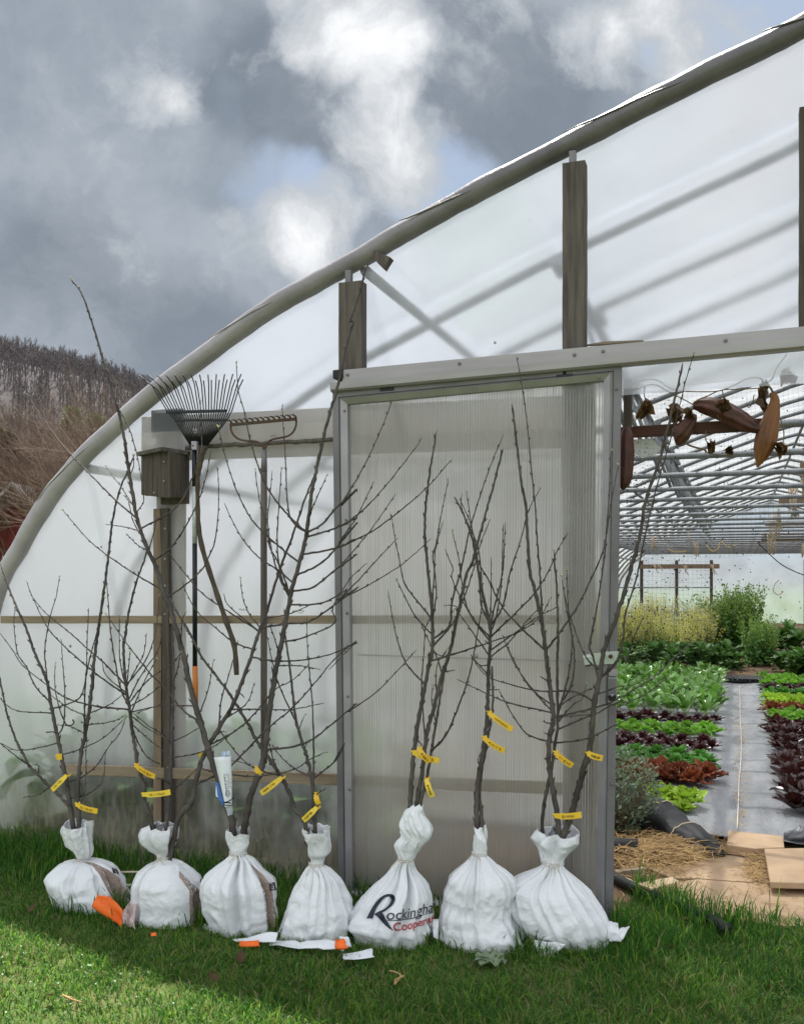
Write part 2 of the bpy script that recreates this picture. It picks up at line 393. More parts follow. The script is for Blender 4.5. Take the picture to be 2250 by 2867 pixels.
M['flap_film'] = film_mat('flap_film', .35, .2, (.93, .94, .94), 1.03, .4)
m = new_mat('wrapped_film'); b = NB(m)          # paler low down at the left, much darker towards the right, broken by noise
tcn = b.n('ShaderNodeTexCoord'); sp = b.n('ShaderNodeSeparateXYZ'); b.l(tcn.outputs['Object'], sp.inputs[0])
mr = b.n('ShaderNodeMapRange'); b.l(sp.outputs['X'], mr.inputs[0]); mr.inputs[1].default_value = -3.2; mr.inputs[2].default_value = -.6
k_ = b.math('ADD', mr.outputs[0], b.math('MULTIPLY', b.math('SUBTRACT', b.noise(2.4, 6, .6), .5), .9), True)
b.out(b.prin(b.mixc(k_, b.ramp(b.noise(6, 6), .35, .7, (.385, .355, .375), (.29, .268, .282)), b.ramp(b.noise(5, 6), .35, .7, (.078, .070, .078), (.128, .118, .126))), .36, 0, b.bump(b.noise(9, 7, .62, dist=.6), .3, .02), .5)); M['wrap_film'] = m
# ---- twin-wall polycarbonate
m = new_mat('polycarbonate'); b = NB(m)
nm = b.bump(b.noise(30, 3, .5, stretch=(2.2, 1, .03)), .30, .02)
stn = b.ramp(b.noise(2.1, 6, .62, stretch=(1, 1, .55)), .36, .68, (.92, .915, .90), (.74, .685, .60))
see = b.bsdf('Refraction', stn, .34, 1.10, nm)
tcd = b.n('ShaderNodeTexCoord'); spd = b.n('ShaderNodeSeparateXYZ'); b.l(tcd.outputs['Object'], spd.inputs[0])
md_ = b.n('ShaderNodeMapRange'); b.l(spd.outputs['Z'], md_.inputs[0]); md_.inputs[1].default_value = 1.25; md_.inputs[2].default_value = .25; md_.inputs[3].default_value = .25; md_.inputs[4].default_value = 1.0
grm = b.math('MULTIPLY', md_.outputs[0], b.ramp(b.noise(2.6, 7, .66, stretch=(1, 1, .5)), .30, .66, (.15, .15, .15), (1, 1, 1)), True)   # splashed grime, heavier low down
mil = b.mixs(.5, b.bsdf('Translucent', b.mixc(grm, (.84, .83, .80), (.60, .53, .42))), b.bsdf('Diffuse', b.mixc(grm, (.56, .55, .52), (.40, .35, .27))))
gl = b.bsdf('Glossy', (1, 1, 1), .16)
fr = b.n('ShaderNodeFresnel'); fr.inputs['IOR'].default_value = 1.5
b.out(b.mixs(b.math('MULTIPLY', fr.outputs[0], .9), b.mixs(b.math('ADD', b.math('MULTIPLY', b.math('SUBTRACT', b.noise(1.9, 6, .62, stretch=(1, 1, .6), dist=.6), .5), -1.3), .62, True), mil, see), gl)); M['poly'] = m
m = new_mat('poly_rib'); b = NB(m)
b.out(b.mixs(.45, b.bsdf('Translucent', (.68, .68, .65)), b.prin((.42, .42, .41), .3))); M['rib'] = m
# ---- sack: woven white polypropylene
m = new_mat('woven_sack'); b = NB(m)
dirt = b.ramp(b.noise(7, 9, .72), .60, .82, (0, 0, 0), (1, 1, 1))
tcn = b.n('ShaderNodeTexCoord'); sp = b.n('ShaderNodeSeparateXYZ'); b.l(tcn.outputs['Object'], sp.inputs[0])
mr = b.n('ShaderNodeMapRange'); b.l(sp.outputs['Z'], mr.inputs[0]); mr.inputs[1].default_value = .30; mr.inputs[2].default_value = 0; mr.inputs[3].default_value = .10; mr.inputs[4].default_value = .6
col = b.mixc(b.math('MULTIPLY', dirt, mr.outputs[0]), b.ramp(b.noise(3, 4), .3, .7, (.83, .845, .865), (.77, .785, .81)), (.40, .33, .26))
fine = b.bump(b.math('ADD', b.math('ABSOLUTE', b.math('SUBTRACT', b.noise(8, 6, .6, dist=1.0), .5)), b.math('MULTIPLY', b.math('ABSOLUTE', b.math('SUBTRACT', b.noise(19, 6, .6, dist=.8), .5)), .6)), .42, .02)
pr = b.prin(col, .36, 0, fine, .5)
b.out(b.mixs(.12, pr, b.bsdf('Translucent', (.8, .8, .8)))); M['sack'] = m
m = new_mat('thin_sack'); b = NB(m)
pr = b.prin((.80, .81, .82), .42, 0, b.bump(b.noise(13, 7, .62, dist=.6), .35, .012), .42)
b.out(b.mixs(.35, pr, b.bsdf('Translucent', (.85, .85, .85)))); M['sack_thin'] = m
# ---- plants
M['lime'] = leaf_mat('lime_lettuce', (.40, .58, .055), (.26, .44, .035), .35)
M['green_l'] = leaf_mat('green_lettuce', (.21, .43, .045), (.12, .29, .03), .35)
M['green_m'] = leaf_mat('mid_green_lettuce', (.10, .27, .04), (.06, .19, .03), .3)
M['redbrown'] = leaf_mat('red_frill_lettuce', (.27, .075, .03), (.13, .038, .02), .3, scale=14)
M['darkred'] = leaf_mat('dark_red_lettuce', (.075, .017, .02), (.034, .012, .014), .2, rough=.3, spec=.6)
M['darkred_g'] = leaf_mat('glossy_red_lettuce', (.068, .020, .016), (.028, .010, .010), .18, scale=7, rough=.27, spec=.7)
M['chard'] = leaf_mat('chard_leaf', (.16, .33, .05), (.09, .22, .036), .3, rough=.28, spec=.7)
M['chard_stem'] = basic('chard_stem', (.42, .52, .26), (.34, .45, .2), 10, .5)
M['kale'] = leaf_mat('kale_leaf', (.095, .21, .035), (.05, .13, .024), .3)
M['bolt'] = leaf_mat('bolted_leaf', (.19, .29, .05), (.12, .22, .035), .35)
M['yflower'] = leaf_mat('yellow_flower', (.70, .66, .09), (.60, .58, .10), .35)
M['seedhead'] = leaf_mat('pale_seedhead', (.58, .54, .32), (.48, .46, .24), .35)
M['sage'] = leaf_mat('sage_leaf', (.29, .36, .23), (.19, .26, .15), .3)
M['broad'] = leaf_mat('broad_leaf', (.12, .26, .035), (.06, .15, .022), .4)

# ============================================================ the greenhouse
XC, ZR = 0.95, 3.985
LEFT = [(-4.02, 0.0), (-4.03, .55), (-4.00, 1.0), (-3.885, 1.436), (-3.735, 1.664), (-3.493, 1.982), (-3.183, 2.247), (-2.886, 2.448), (-2.579, 2.629),
        (-2.205, 2.829), (-1.965, 2.929), (-1.655, 3.06), (-1.456, 3.141), (-1.105, 3.283), (-.655, 3.445), (-.187, 3.611), (.128, 3.718), (.30, 3.785), (.6, 3.90), (XC, ZR)]
PROF = [(p.x, p.z) for p in smooth_path([(x, 0, z) for x, z in LEFT], 2)]
PROF = PROF + [(2 * XC - x, z) for x, z in PROF[-2::-1]]
LEN, STEP = 29.3, 1.22
GH = thing('greenhouse', 'large hoop greenhouse of milky plastic film over steel hoops with its sliding door open', 'greenhouse', (XC, 0, 0))
def prof_off(d):
    n = len(PROF); out = []
    for i, (x, z) in enumerate(PROF):
        x0, z0 = PROF[max(i - 1, 0)]; x1, z1 = PROF[min(i + 1, n - 1)]
        t = Vector((x1 - x0, 0, z1 - z0)).normalized(); nn = Vector((-t.z, 0, t.x))
        out.append((x + nn.x * d, z + nn.z * d))
    return out
# roof film, rippled a little between the hoops
rows = []
po = prof_off(.062)
ny = 25 * 4
for i in range(ny + 1):
    y = .034 + LEN * i / ny; ph = (i % 4)
    rows.append([(x + (.012 * math.sin(k * .7 + i) if i > 5 else 0), y, z - (0 if i < 3 else .012 if ph == 2 else .006 if ph else 0) * (1 if abs(x - XC) < 4.6 else .3)) for k, (x, z) in enumerate(po)])
mb = MB(); mb.grid(rows); mb.build('roof_film', M['roof_film'], GH, True)
# the end arch: front tube wrapped in film
pts = smooth_path([(x, 0, z) for x, z in PROF], 3)
mb = MB(); rad = []; P2 = []
for i, p in enumerate(pts):
    rad.append(.049 + .0035 * fbm(p * 3.0) + .0022 * fbm(p * 15))
    P2.append(Vector((p.x, -.012 + .006 * fbm(p * 4 + Vector((3, 1, 2))), p.z + .006 * fbm(p * 3.1))))
mb.tube(P2, rad, 18)
# the loose lip of film along its top edge
lip = []
for i, p in enumerate(P2):
    t = (P2[min(i + 1, len(P2) - 1)] - P2[max(i - 1, 0)]).normalized(); nn = Vector((-t.z, 0, t.x))
    a = .066 + .004 * fbm(p * 1.7 + Vector((9, 0, 0)))
    lip.append([p + nn * (a - .020) + Vector((0, -.040 + .006 * fbm(p * 3), 0)), p + nn * (a - .004) + Vector((0, -.022, 0)), p + nn * a + Vector((0, .0, 0)), p + nn * (a - .006) + Vector((0, .05, 0))])
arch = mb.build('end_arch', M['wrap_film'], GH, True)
for ax in (-3.45, -2.3, -1.35, -.5, .2):     # creases in the wrap read as raised folds
    k = min(range(len(P2)), key=lambda i: abs(P2[i].x - ax) + (P2[i].x > XC) * 9)
    q = [P2[k + j] + Vector((.0, -.0475 - .002 * math.sin(j), .020 - .007 * j)) for j in range(-3, 5) if 0 <= k + j < len(P2)]
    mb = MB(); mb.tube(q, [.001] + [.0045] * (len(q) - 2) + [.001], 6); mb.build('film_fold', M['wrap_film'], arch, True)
# hoops, crossbars, purlins
hoop0 = bar0 = plate0 = None
for k in range(1, 25):
    y = STEP * k
    if hoop0 is None:
        mb = MB(); mb.tube([(x, 0, z) for x, z in PROF], .031, 8); hoop0 = mb.build('hoop', M['tube'], GH, True); h = hoop0
        mb = MB(); mb.tube([(-3.08, 0, 2.33), (-1, 0, 2.325), (XC, 0, 2.32), (3, 0, 2.325), (2 * XC + 3.08, 0, 2.33)], .022, 8); bar0 = mb.build('crossbar', M['tube'], GH, True); c = bar0
        mb = MB()
        for s in (-1, 1):
            mb.prism([(-.98, s * .045, 3.22), (-.90, s * .045, 3.26), (-.86, s * .045, 3.38), (-1.0, s * .045, 3.33)], (0, .006, 0))
        mb.box((-1.0, -.12, 3.255), (-.86, .12, 3.29)); plate0 = mb.build('bracket', M['tube'], GH); p = plate0
    else:
        h = hoop0.copy(); COL.objects.link(h); c = bar0.copy(); COL.objects.link(c); p = plate0.copy(); COL.objects.link(p)
    base = -ROOT[GH.name]
    h.location = base + Vector((0, y, 0)); c.location = base + Vector((0, y, 0)); p.location = base + Vector((0, y, 0))
for x, z, r in ((-1.70, 2.985, .026), (-.95, 3.285, .036), (XC, ZR - .06, .024), (2 * XC + .95, 3.285, .03), (2 * XC + 1.7, 2.985, .026), (-3.3, 2.09, .024)):
    mb = MB(); mb.tube([(x, STEP if x == -.95 else .03, z), (x, LEN * .5, z), (x, LEN, z)], r, 8); mb.build('purlin', M['tube'], GH, True)
# hanging struts that tie hoops to crossbars along the purlin
for k in range(1, 17, 1):
    y = STEP * k
    mb = MB(); mb.tube([(-.95, y, 3.3), (-.60, y + .02, 2.34)], .016, 6); mb.build('strut', M['tube'], GH, True)
mb = MB()                                     # plate where the first purlin meets the arch
a = path("s 1046,700 1092,720 1080,738 1072,752 1058,738 1044,722")
mb.prism([Wp(*p, -.062) for p in a], (0, .05, 0)); mb.build('purlin_plate', M['wood_grey'], GH)

# ---- front wall: film
def inner(d=.03):
    return prof_off(-d)
pin = inner(.02)
DOORX0, POSTX = -.80, None
p2l, p2r = Wp(1572, 700).x, Wp(1638, 700).x           # the door post
zr0 = 2.40
def front_film(name, mat, x0, x1, z0f, z1f, nx, nzz, y=0.012, parent=GH):
    mb = MB(); rows = []
    for j in range(nzz + 1):
        r = []
        for i in range(nx + 1):
            x = lerp(x0, x1, i / nx); a, b_ = z0f(x), z1f(x)
            z = lerp(a, max(b_, a), j / nzz)
            r.append((x, y + .006 * fbm(Vector((x * 1.2, 0, z * 1.2))) + .004 * abs(fbm(Vector((x * 3 + z * 2.2, z * .6 - x * .5, 3)))), z))
        rows.append(r)
    mb.grid(rows); return mb.build(name, mat, parent, True)
def archz(x):
    P = pin
    for (xa, za), (xb, zb) in zip(P, P[1:]):
        if xa <= x <= xb or xb <= x <= xa:
            if abs(xb - xa) < 1e-6: continue
            return lerp(za, zb, (x - xa) / (xb - xa))
    return .0
front_film('gable_film', M['gable_film'], -3.07, 4.5, lambda x: 2.30 if x > p2r - .03 else 2.26, archz, 150, 10)
front_film('wall_film', M['wall_film'], -3.97, p2l + .03, lambda x: -.02, lambda x: min(2.262, max(archz(x), .0)) if x > -3.9 else 1.3, 90, 30)
front_film('wall_film', M['wall_film'], 2.6, 5.85, lambda x: -.02, lambda x: min(2.262, archz(x)), 30, 10)
# ---- posts
def box_px(mb, x0, x1, y0px, y1px, ya, yb, shear=0.0):
    a, c = Wp(x0, y0px, ya), Wp(x1, y1px, ya)
    mb.box((a.x, min(ya, yb), c.z), (c.x, max(ya, yb), a.z))
def post(x0, x1, ytop, zbot, name='post', mat='wood_grey', ya=-.075, yb=-.006):
    mb = MB(); a = Wp(x0, ytop, ya); c = Wp(x1, ytop, ya)
    n = 16; rows = []
    for j in range(n + 1):
        z = lerp(zbot, a.z, j / n); e = .0025 * fbm(Vector((x0, z * 4, 1)))
        rows.append([(a.x + e, ya, z), (c.x + e, ya, z), (c.x + e, yb, z), (a.x + e, yb, z)])
    mb.grid(rows, True); mb.add(rows[-1], [(0, 1, 2, 3)]); mb.add(rows[0], [(3, 2, 1, 0)])
    return mb.build(name, M[mat], GH, False, .004)
post(947, 1012, 792, 2.42); post(1573, 1637, 457, 2.42); post(2237, 2300, 300, 2.50, mat='wood_dark')
post(1573, 1660, 1060, -.02, ya=.03, yb=.12)                                  # its lower length behind the door
for px, py, qx, qy in ((968, 770, 985, 800), (1593, 438, 1612, 462)):         # steel straps from post tops to the arch
    mb = MB(); a = Wp(px, py, -.05); c = Wp(qx, qy, -.05); mb.box((a.x, -.062, c.z), (c.x, -.035, a.z + .02)); mb.build('post_strap', M['galv_dark'], GH, False, .003)
# left post: behind the film, with a cap and a batten screwed on over the film
a, c = Wp(424, 1150, .05), Wp(508, 1150, .05)
mb = MB(); mb.box((a.x + .045, .03, -.02), (c.x - .012, .125, a.z)); mb.build('post', M['wood_post'], GH, False, .004)
mb = MB(); mb.box((a.x + .02, .022, a.z - .115), (c.x + .03, .03, a.z - .005)); mb.build('post_cap', M['black_plastic'], GH)
bat = [Wp(*p, -.003) for p in path("1 760,860 800,860 830,1708")] 
mb = MB(); x0, x1 = Wp(457, 1430, 0).x, Wp(477, 1430, 0).x
rows = []
for j in range(25):
    z = lerp(-.02, 1.86, j / 24); e = .003 * fbm(Vector((z * 3, 0, 4))) + lerp(.028, 0, j / 24)
    rows.append([(x0 + e, -.028, z), (x1 + e, -.028, z), (x1 + e, .004, z), (x0 + e, .004, z)])
mb.grid(rows, True); mb.add(rows[-1], [(0, 1, 2, 3)]); btn = mb.build('batten', M['wood_dark'], GH, False, .002)
for py in (1480, 1565, 1640, 1720):
    q = Wp(462, py, -.029); mb = MB(); mb.ball(q, .006, 8, 4, (1, .5, 1)); mb.build('screw', M['galv'], btn, True)
# left face of the post, film wrapped tight over it
mb = MB(); mb.box((x0 - .052, -.012, -.02), (x0 - .004, .006, 1.86)); mb.build('trim_strip', M['wood_post'], GH, False, .002)
# header plank, rails (just behind the film)
def rail(p0, p1, h, y0, y1, mat, name, n=14):
    a, c = Wp(*p0, y0), Wp(*p1, y0); mb = MB(); rows = []
    for i in range(n + 1):
        t = i / n; x = lerp(a.x, c.x, t); z = lerp(a.z, c.z, t) + .002 * fbm(Vector((x * 3, 5, 0)))
        rows.append([(x, y0, z), (x, y0, z - h), (x, y1, z - h), (x, y1, z)])
    mb.grid(rows, True); mb.add(rows[0], [(0, 1, 2, 3)]); mb.add(rows[-1], [(3, 2, 1, 0)])
    return mb.build(name, M[mat], GH, False, .003)
rail((398, 1168), (1640, 1105), .235, .085, .125, 'wood_grey2', 'header_plank')
rail((2, 1725), (1570, 1722), .040, -.022, .006, 'wood_tan', 'rail')
rail((180, 2140), (1570, 2190), .055, -.016, .006, 'wood_tan', 'rail')
# film channel under the header: a dark wavy edge
mb = MB(); pts = path("a 500,838 700,818 860,806 1000,800 1080,806 1180,796 1300,790 1440,776 1580,770 1708,762 2040,742")
pts = [Wp(*p, -.008) for p in pts]; pts = smooth_path(pts, 8)
for p in pts: p.z += .005 * fbm(p * 13)
mb.grid([[p + Vector((0, -.003, .010)), p + Vector((0, -.010, .0)), p + Vector((0, -.006, -.010 + .006 * fbm(p * 9))), p + Vector((0, 0, -.011))] for p in pts])
mb.build('film_channel', M['wood_grey'], GH, True)
# hanging film flap under the track
a, c = Wp(1640, 1010, .0), Wp(2400, 985, .0)
mb = MB(); rows = []
for j in range(4):
    rows.append([(x, .004 + .006 * math.sin(x * 9 + j), lerp(2.43, 2.33 + .008 * math.sin(x * 5), j / 3)) for x in np.linspace(p2r, 3.0, 60)])
mb.grid(rows); mb.build('film_flap', M['flap_film'], GH, True)
# bottom lip of the film lying on the grass
mb = MB(); rows = []
for i in range(80):
    x = lerp(-3.97, p2l - .2, i / 79); u = .05 + .03 * fbm(Vector((x * 2, 3, 0)))
    rows.append([(x, .004, .10), (x, -.012, .035 + .01 * fbm(Vector((x * 5, 0, 0)))), (x, -u, .012), (x, -u - .05 * abs(fbm(Vector((x * 4, 7, 0)))), .006)])
mb.grid(rows); mb.build('film_skirt', M['wall_film'], GH, True)

# ---- door track: aluminium channel with a lower lip
def extr(name, prof, x0, x1, dz, mat, parent):
    mb = MB(); rows = [[(x, y, z + dz * (x - x0) / (x1 - x0)) for y, z in prof] for x in np.linspace(x0, x1, 12)]
    mb.grid(rows, True); mb.add(rows[0], [tuple(range(len(prof)))]); mb.add(rows[-1], [tuple(range(len(prof) - 1, -1, -1))])
    return mb.build(name, mat, parent)
t0 = Wp(958, 1036, -.12)
zt = t0.z
TR = extr('door_track', [(-.120, zt), (-.116, zt - .082), (-.088, zt - .080), (-.088, zt)], t0.x, 2.6, .055, M['alu'], GH)
u0 = Wp(924, 1066, -.135)
extr('track_lip', [(-.140, u0.z - .010), (-.137, u0.z - .042), (-.125, u0.z - .050), (-.078, u0.z - .050), (-.072, u0.z - .01), (-.10, u0.z + .0)], u0.x, 2.6, .075, M['alu'], TR)
for px, py in ((972, 1049), (1285, 1018), (1607, 993), (1687, 983), (2030, 953)):
    q = Wp(px, py, -.123); mb = MB(); mb.ball(q, .008, 10, 4, (1, .5, 1)); mb.build('screw', M['galv_dark'], TR, True)
mb = MB(); box_px(mb, 931, 958, 1036, 1058, -.13, -.05); mb.build('track_end_block', M['black_plastic'], TR, False, .003)
mb = MB(); box_px(mb, 925, 1010, 1080, 1092, -.11, -.02); mb.build('track_bracket', M['black_plastic'], TR, False, .003)
mb = MB(); box_px(mb, 1573, 1662, 1028, 1044, -.09, -.0); mb.build('track_bracket', M['black_plastic'], TR, False, .003)
mb = MB(); mb.prism([Wp(*p, -.03) for p in path("5 1390,125 1480,122 1708,104 1708,98 1500,106")], (0, .025, 0)); mb.build('capping_strip', M['wood_tan'], GH)

# ---- sliding door
DR = GH
dq = [Vector((-1.812, 0, 2.380)), Vector((-.472, 0, 2.412)), Vector((-.512, 0, -.02)), Vector((-1.780, 0, -.02))]
yd = -.075
def dpt(u, v):
    a = dq[0].lerp(dq[1], u); c = dq[3].lerp(dq[2], u); p = c.lerp(a, v); return Vector((p.x, yd, p.z))
wU, wV = 1.30, 2.38
fu, fv = .062 / wU, .062 / wV
door_panel = None
mb = MB(); rows = []
for yy in (0.0, .010):
    for j in range(2): pass
NV = 12
for j in range(NV + 1):
    rows.append([dpt(lerp(fu * .6, 1 - fu * .6, i / 40), lerp(fv * .5, 1 - fv * .5, j / NV)) + Vector((0, .012 + .0015 * fbm(Vector((i * .2, j * .4, 0))), 0)) for i in range(41)])
mb.grid(rows); door = mb.build('door', M['poly'], GH, True)
mb = MB(); NR = 96
for i in range(NR):
    u = lerp(fu, 1 - fu, (i + .5) / NR) + random.uniform(-.0006, .0006)
    a, c = dpt(u, 1 - fv * .6), dpt(u, fv * .5); w = .0017 * random.choice((.7, .9, 1, 1.1, 1.35))
    mb.add([a + Vector((-w, .006, 0)), a + Vector((w, .006, 0)), c + Vector((w, .006, 0)), c + Vector((-w, .006, 0))], [(0, 1, 2, 3)])
mb.build('rib', M['rib'], door)
def stile(name, u0, v0, u1, v1, inn, mat_o, mat_i):
    """one mitred frame member: an outer flange and a raised inner bevel"""
    A, B_, C_, D_ = inn
    mb = MB(); f = Vector((0, -.030, 0)); g = Vector((0, -.042, 0))
    mid0 = [A.lerp(D_, .42), B_.lerp(C_, .42)]
    mb.cur = 0
    mb.add([A, B_, B_ + f, A + f, mid0[0] + f, mid0[1] + f], [(0, 1, 2, 3), (3, 2, 5, 4)])
    mb.cur = 1
    m0, m1 = mid0[0] + f * .72, mid0[1] + f * .72
    n0, n1 = A.lerp(D_, .62) + g, B_.lerp(C_, .62) + g
    e0, e1 = D_ + f * .85, C_ + f * .85
    mb.add([mid0[0] + f, mid0[1] + f, m1, m0, n1, n0, e1, e0, C_ + Vector((0, .01, 0)), D_ + Vector((0, .01, 0))],
           [(0, 1, 2, 3), (3, 2, 4, 5), (5, 4, 6, 7), (7, 6, 8, 9)])
    return mb.build(name, [M['galv_dark'], M['galv']], door)
TL, TRc, BR, BL = dpt(0, 1), dpt(1, 1), dpt(1, 0), dpt(0, 0)
iTL, iTR, iBR, iBL = dpt(fu * 1.15, 1 - fv), dpt(1 - fu * 1.15, 1 - fv), dpt(1 - fu * 1.15, fv * .8), dpt(fu * 1.15, fv * .8)
stile('door_frame', 0, 0, 0, 0, (TL, TRc, iTR, iTL), 0, 0); stile('door_frame', 0, 0, 0, 0, (TRc, BR, iBR, iTR), 0, 0)
stile('door_frame', 0, 0, 0, 0, (BR, BL, iBL, iBR), 0, 0); stile('door_frame', 0, 0, 0, 0, (BL, TL, iTL, iBL), 0, 0)
scr = None
for px, py in path("5 202,400 825,352 1472,300 122,475 1563,358 130,1055 135,1550 6 137,410 140,855 150,1350 1540,1320"):
    q = Wp(px, py, yd - .034); mb = MB(); mb.ball(q, .007, 8, 4, (1, .6, 1)); mb.build('screw', M['galv_dark'], door, True)
# the seam across the middle of the door with its washers, and the door's lower band
mb = MB(); a, c = Wp(*zz('6', 192, 648), yd - .001), Wp(*zz('6', 1400, 668), yd - .001)
mb.box((a.x, yd + .004, c.z - .004), (c.x, yd + .0005, c.z + .002)); mb.build('seam', M['rib'], door)
for x, y in ((820, 638), ):
    q = Wp(*zz('6', x, y), yd - .001); mb = MB(); mb.ball(q, .012, 12, 4, (1, .3, 1)); mb.build('washer', M['galv'], door, True)
# latch: a pale hasp card with a dark hole, and the pull handle
la = path("g 255,715 820,640 1115,630 1090,770 990,930 760,935 320,1000 285,850")
mb = MB(); mb.prism([Wp(*p, yd - .052) for p in la], (0, .010, 0)); latch = mb.build('latch', basic('pale_green_metal', (.50, .56, .48), (.40, .45, .38), 30, .5), door, False, .001)
mb = MB(); a = Wp(*zz('g', 260, 730), yd - .0545); mb.prism([Wp(*p, yd - .0545) for p in path("g 262,735 480,715 480,760 275,790")], (0, .002, 0)); mb.build('latch_strip', M['paper'], latch)
mb = MB(); mb.prism([Wp(*p, yd - .0545) for p in path("g 315,965 470,935 470,975 320,1000")], (0, .002, 0)); mb.build('latch_slot', M['black_plastic'], latch)
q = Wp(*zz('g', 930, 745), yd - .055); mb = MB(); mb.tube([q, q + Vector((0, -.018, 0))], .0085, 14); mb.build('latch_knob', M['wood_red'], latch, True)
hp = [Wp(*p, yd - .040) for p in path("g 862,1240 1075,1240 1075,1880 862,1880")]
mb = MB(); mb.prism(hp, (0, .006, 0)); hd = mb.build('handle_plate', M['galv'], door, False, .001)
mb = MB(); mb.prism([Wp(*p, yd - .0425) for p in path("g 868,1290 1055,1290 1055,1680 868,1680")], (0, .002, 0)); mb.build('handle_recess', M['galv_dark'], hd)
mb = MB(); mb.prism([Wp(*p, yd - .050) for p in path("g 858,1690 1060,1690 1040,1800 960,1830 880,1800")], (0, .012, 0)); mb.build('handle_cup', M['steel_black'], hd)
mb = MB(); q = Wp(*zz('g', 960, 1680), yd - .056); mb.ball(q, .0065, 10, 5); mb.build('handle_knob', M['alu'], hd, True)
mb = MB(); mb.prism([Wp(*p, yd - .046) for p in path("g 880,1050 1085,1050 1085,1225 880,1225")], (0, .008, 0)); mb.build('strike_plate', M['alu'], door, False, .001)
for x, y in ((350, 345), (1290, 272)):         # trolley hangers between door and track
    q = Wp(*zz('5', x, y), -.1); mb = MB(); mb.box((q.x - .035, -.108, q.z - .022), (q.x + .035, -.088, q.z - .008)); mb.tube([q + Vector((0, 0, -.02)), q + Vector((0, 0, .022))], .006, 8)
    mb.ball(q + Vector((0, 0, -.005)), .011, 8, 4); mb.build('hanger', M['steel_black'], door)

# ---- far end wall
front = MB()
mb = MB(); rows = []
for j in range(9):
    rows.append([(x, LEN, lerp(0, max(archz(x) - .0, .01), j / 8)) for x in np.linspace(-3.98, 2 * XC + 3.98, 70)])
mb.grid(rows); mb.build('end_film', film_mat('end_film', .04, .58, (.74, .82, .91), 1.04, .55), GH, True)
for px in (1795, 1893, 1990, 2253):
    q = Wp(px, 1600, LEN - .1); mb = MB(); mb.box((q.x - .05, LEN - .14, 0), (q.x + .05, LEN - .04, 2.1)); mb.build('end_post', M['wood_dark'], GH)
a, c = Wp(1790, 1590, LEN - .2), Wp(2013, 1590, LEN - .2)
mb = MB(); mb.box((a.x, LEN - .26, a.z - .03), (c.x, LEN - .16, a.z + .12)); mb.build('end_header', M['wood_post'], GH)
for py in (1645, 1715):
    a, c = Wp(1700, py, LEN - .2), Wp(1990, py, LEN - .2)
    mb = MB(); mb.tube([a, c], .022, 6); mb.build('end_rail', M['tube'], GH)

# ============================================================ ground
def sheet(name, poly, z, mat, kind='structure', und=0.0, n=0):
    mb = MB(); mb.add([(p[0], p[1], z) for p in poly], [tuple(range(len(poly)))]); return tag(mb.build(name, M[mat]), kind=kind)
M['turf'] = basic('turf_soil', (.075, .12, .03), (.12, .12, .05), 4, .95, .5, lo=.4, hi=.65, spec=.1, bscale=60, detail=9)
mb = MB(); S = 900
mb.add([(-S, -S, 0), (S, -S, 0), (S, S, 0), (-S, S, 0)], [(0, 1, 2, 3)]); tag(mb.build('lawn_ground', M['turf']), kind='structure')
mb = MB(); rows = []
for j in range(70):
    y = lerp(.06, LEN - .02, (j / 69) ** 1.7)
    rows.append([(x, y, .006 + (.018 * abs(fbm(Vector((x * 3, y * 3, 0)))) if 0 < j < 69 else 0)) for x in np.linspace(-3.95, 5.85, 60)])
mb.grid(rows); tag(mb.build('soil_floor', M['soil'], None, True), kind='structure')
# landscape fabric over beds and path
mb = MB(); rows = []
for j in range(90):
    y = lerp(1.42, 10.7, j / 89)
    r = []
    for x in np.linspace(-3.9, 2.2, 110):
        inp = max(0, 1 - abs(x + .0) / .22)
        z = .045 + .014 * fbm(Vector((x * 2.2, y * 1.2, 0))) + .006 * fbm(Vector((x * 9, y * 4, 1))) - .012 * inp
        if y < 1.9 and x < -.3: z += .03 * (1.9 - y)
        r.append((x, y + .03 * fbm(Vector((x * 3, 2, 0))), z))
    rows.append(r)
mb.grid(rows); tag(mb.build('path_fabric', M['fabric'], None, True), kind='structure')
# white string and litter along the middle of the path
pts = [Gp(*p, .056) for p in path("8 897,1570 905,1400 908,1290 912,1240 920,1150 922,1000 915,880 915,800 912,700")]
mb = MB(); mb.tube([p + Vector((0, 0, .005)) for p in smooth_path(pts, 5)], .0030, 6)
tag(mb.build('string_line', M['string'], None, True), 'thin white string running down the middle of the grey fabric path', 'string')
# ---- hill with bare wood, far behind
M['hill'] = basic('hill_floor', (.075, .066, .068), (.10, .088, .09), .05, .95, 0, spec=.1)
def hill_h(ang, r):
    # ang: degrees left of the axis; ridge height follows the skyline in the photograph
    prof = [(-30, 5), (0, 6), (15, 16), (26, 44), (31, 50), (33, 56), (36, 60), (39, 64), (43, 68), (50, 70), (62, 62), (80, 40), (110, 22)]
    h = prof[0][1]
    for (a0, h0), (a1, h1) in zip(prof, prof[1:]):
        if a0 <= ang <= a1: h = lerp(h0, h1, (ang - a0) / (a1 - a0))
    t = max(0, min(1, (r - 120) / 200)); t = t * t * (3 - 2 * t)
    return h * t + 3 * t * fbm(Vector((ang * .12, r * .01, 0)))
rows = []
for j in range(16):
    r = lerp(115, 420, j / 15)
    rows.append([(CAM.x - r * math.sin(math.radians(a)), CAM.y + r * math.cos(math.radians(a)), hill_h(a, r) - (.5 if j == 0 else 0)) for a in range(-30, 112, 2)])
mb = MB(); mb.grid(rows); tag(mb.build('hill', M['hill'], None, True), kind='structure')
M['far_wood'] = basic('far_bare_wood', (.105, .092, .095), (.17, .150, .152), .25, .95, 0, lo=.35, hi=.68, spec=.1)
V = []; Fc = []
rng = random.Random(3)
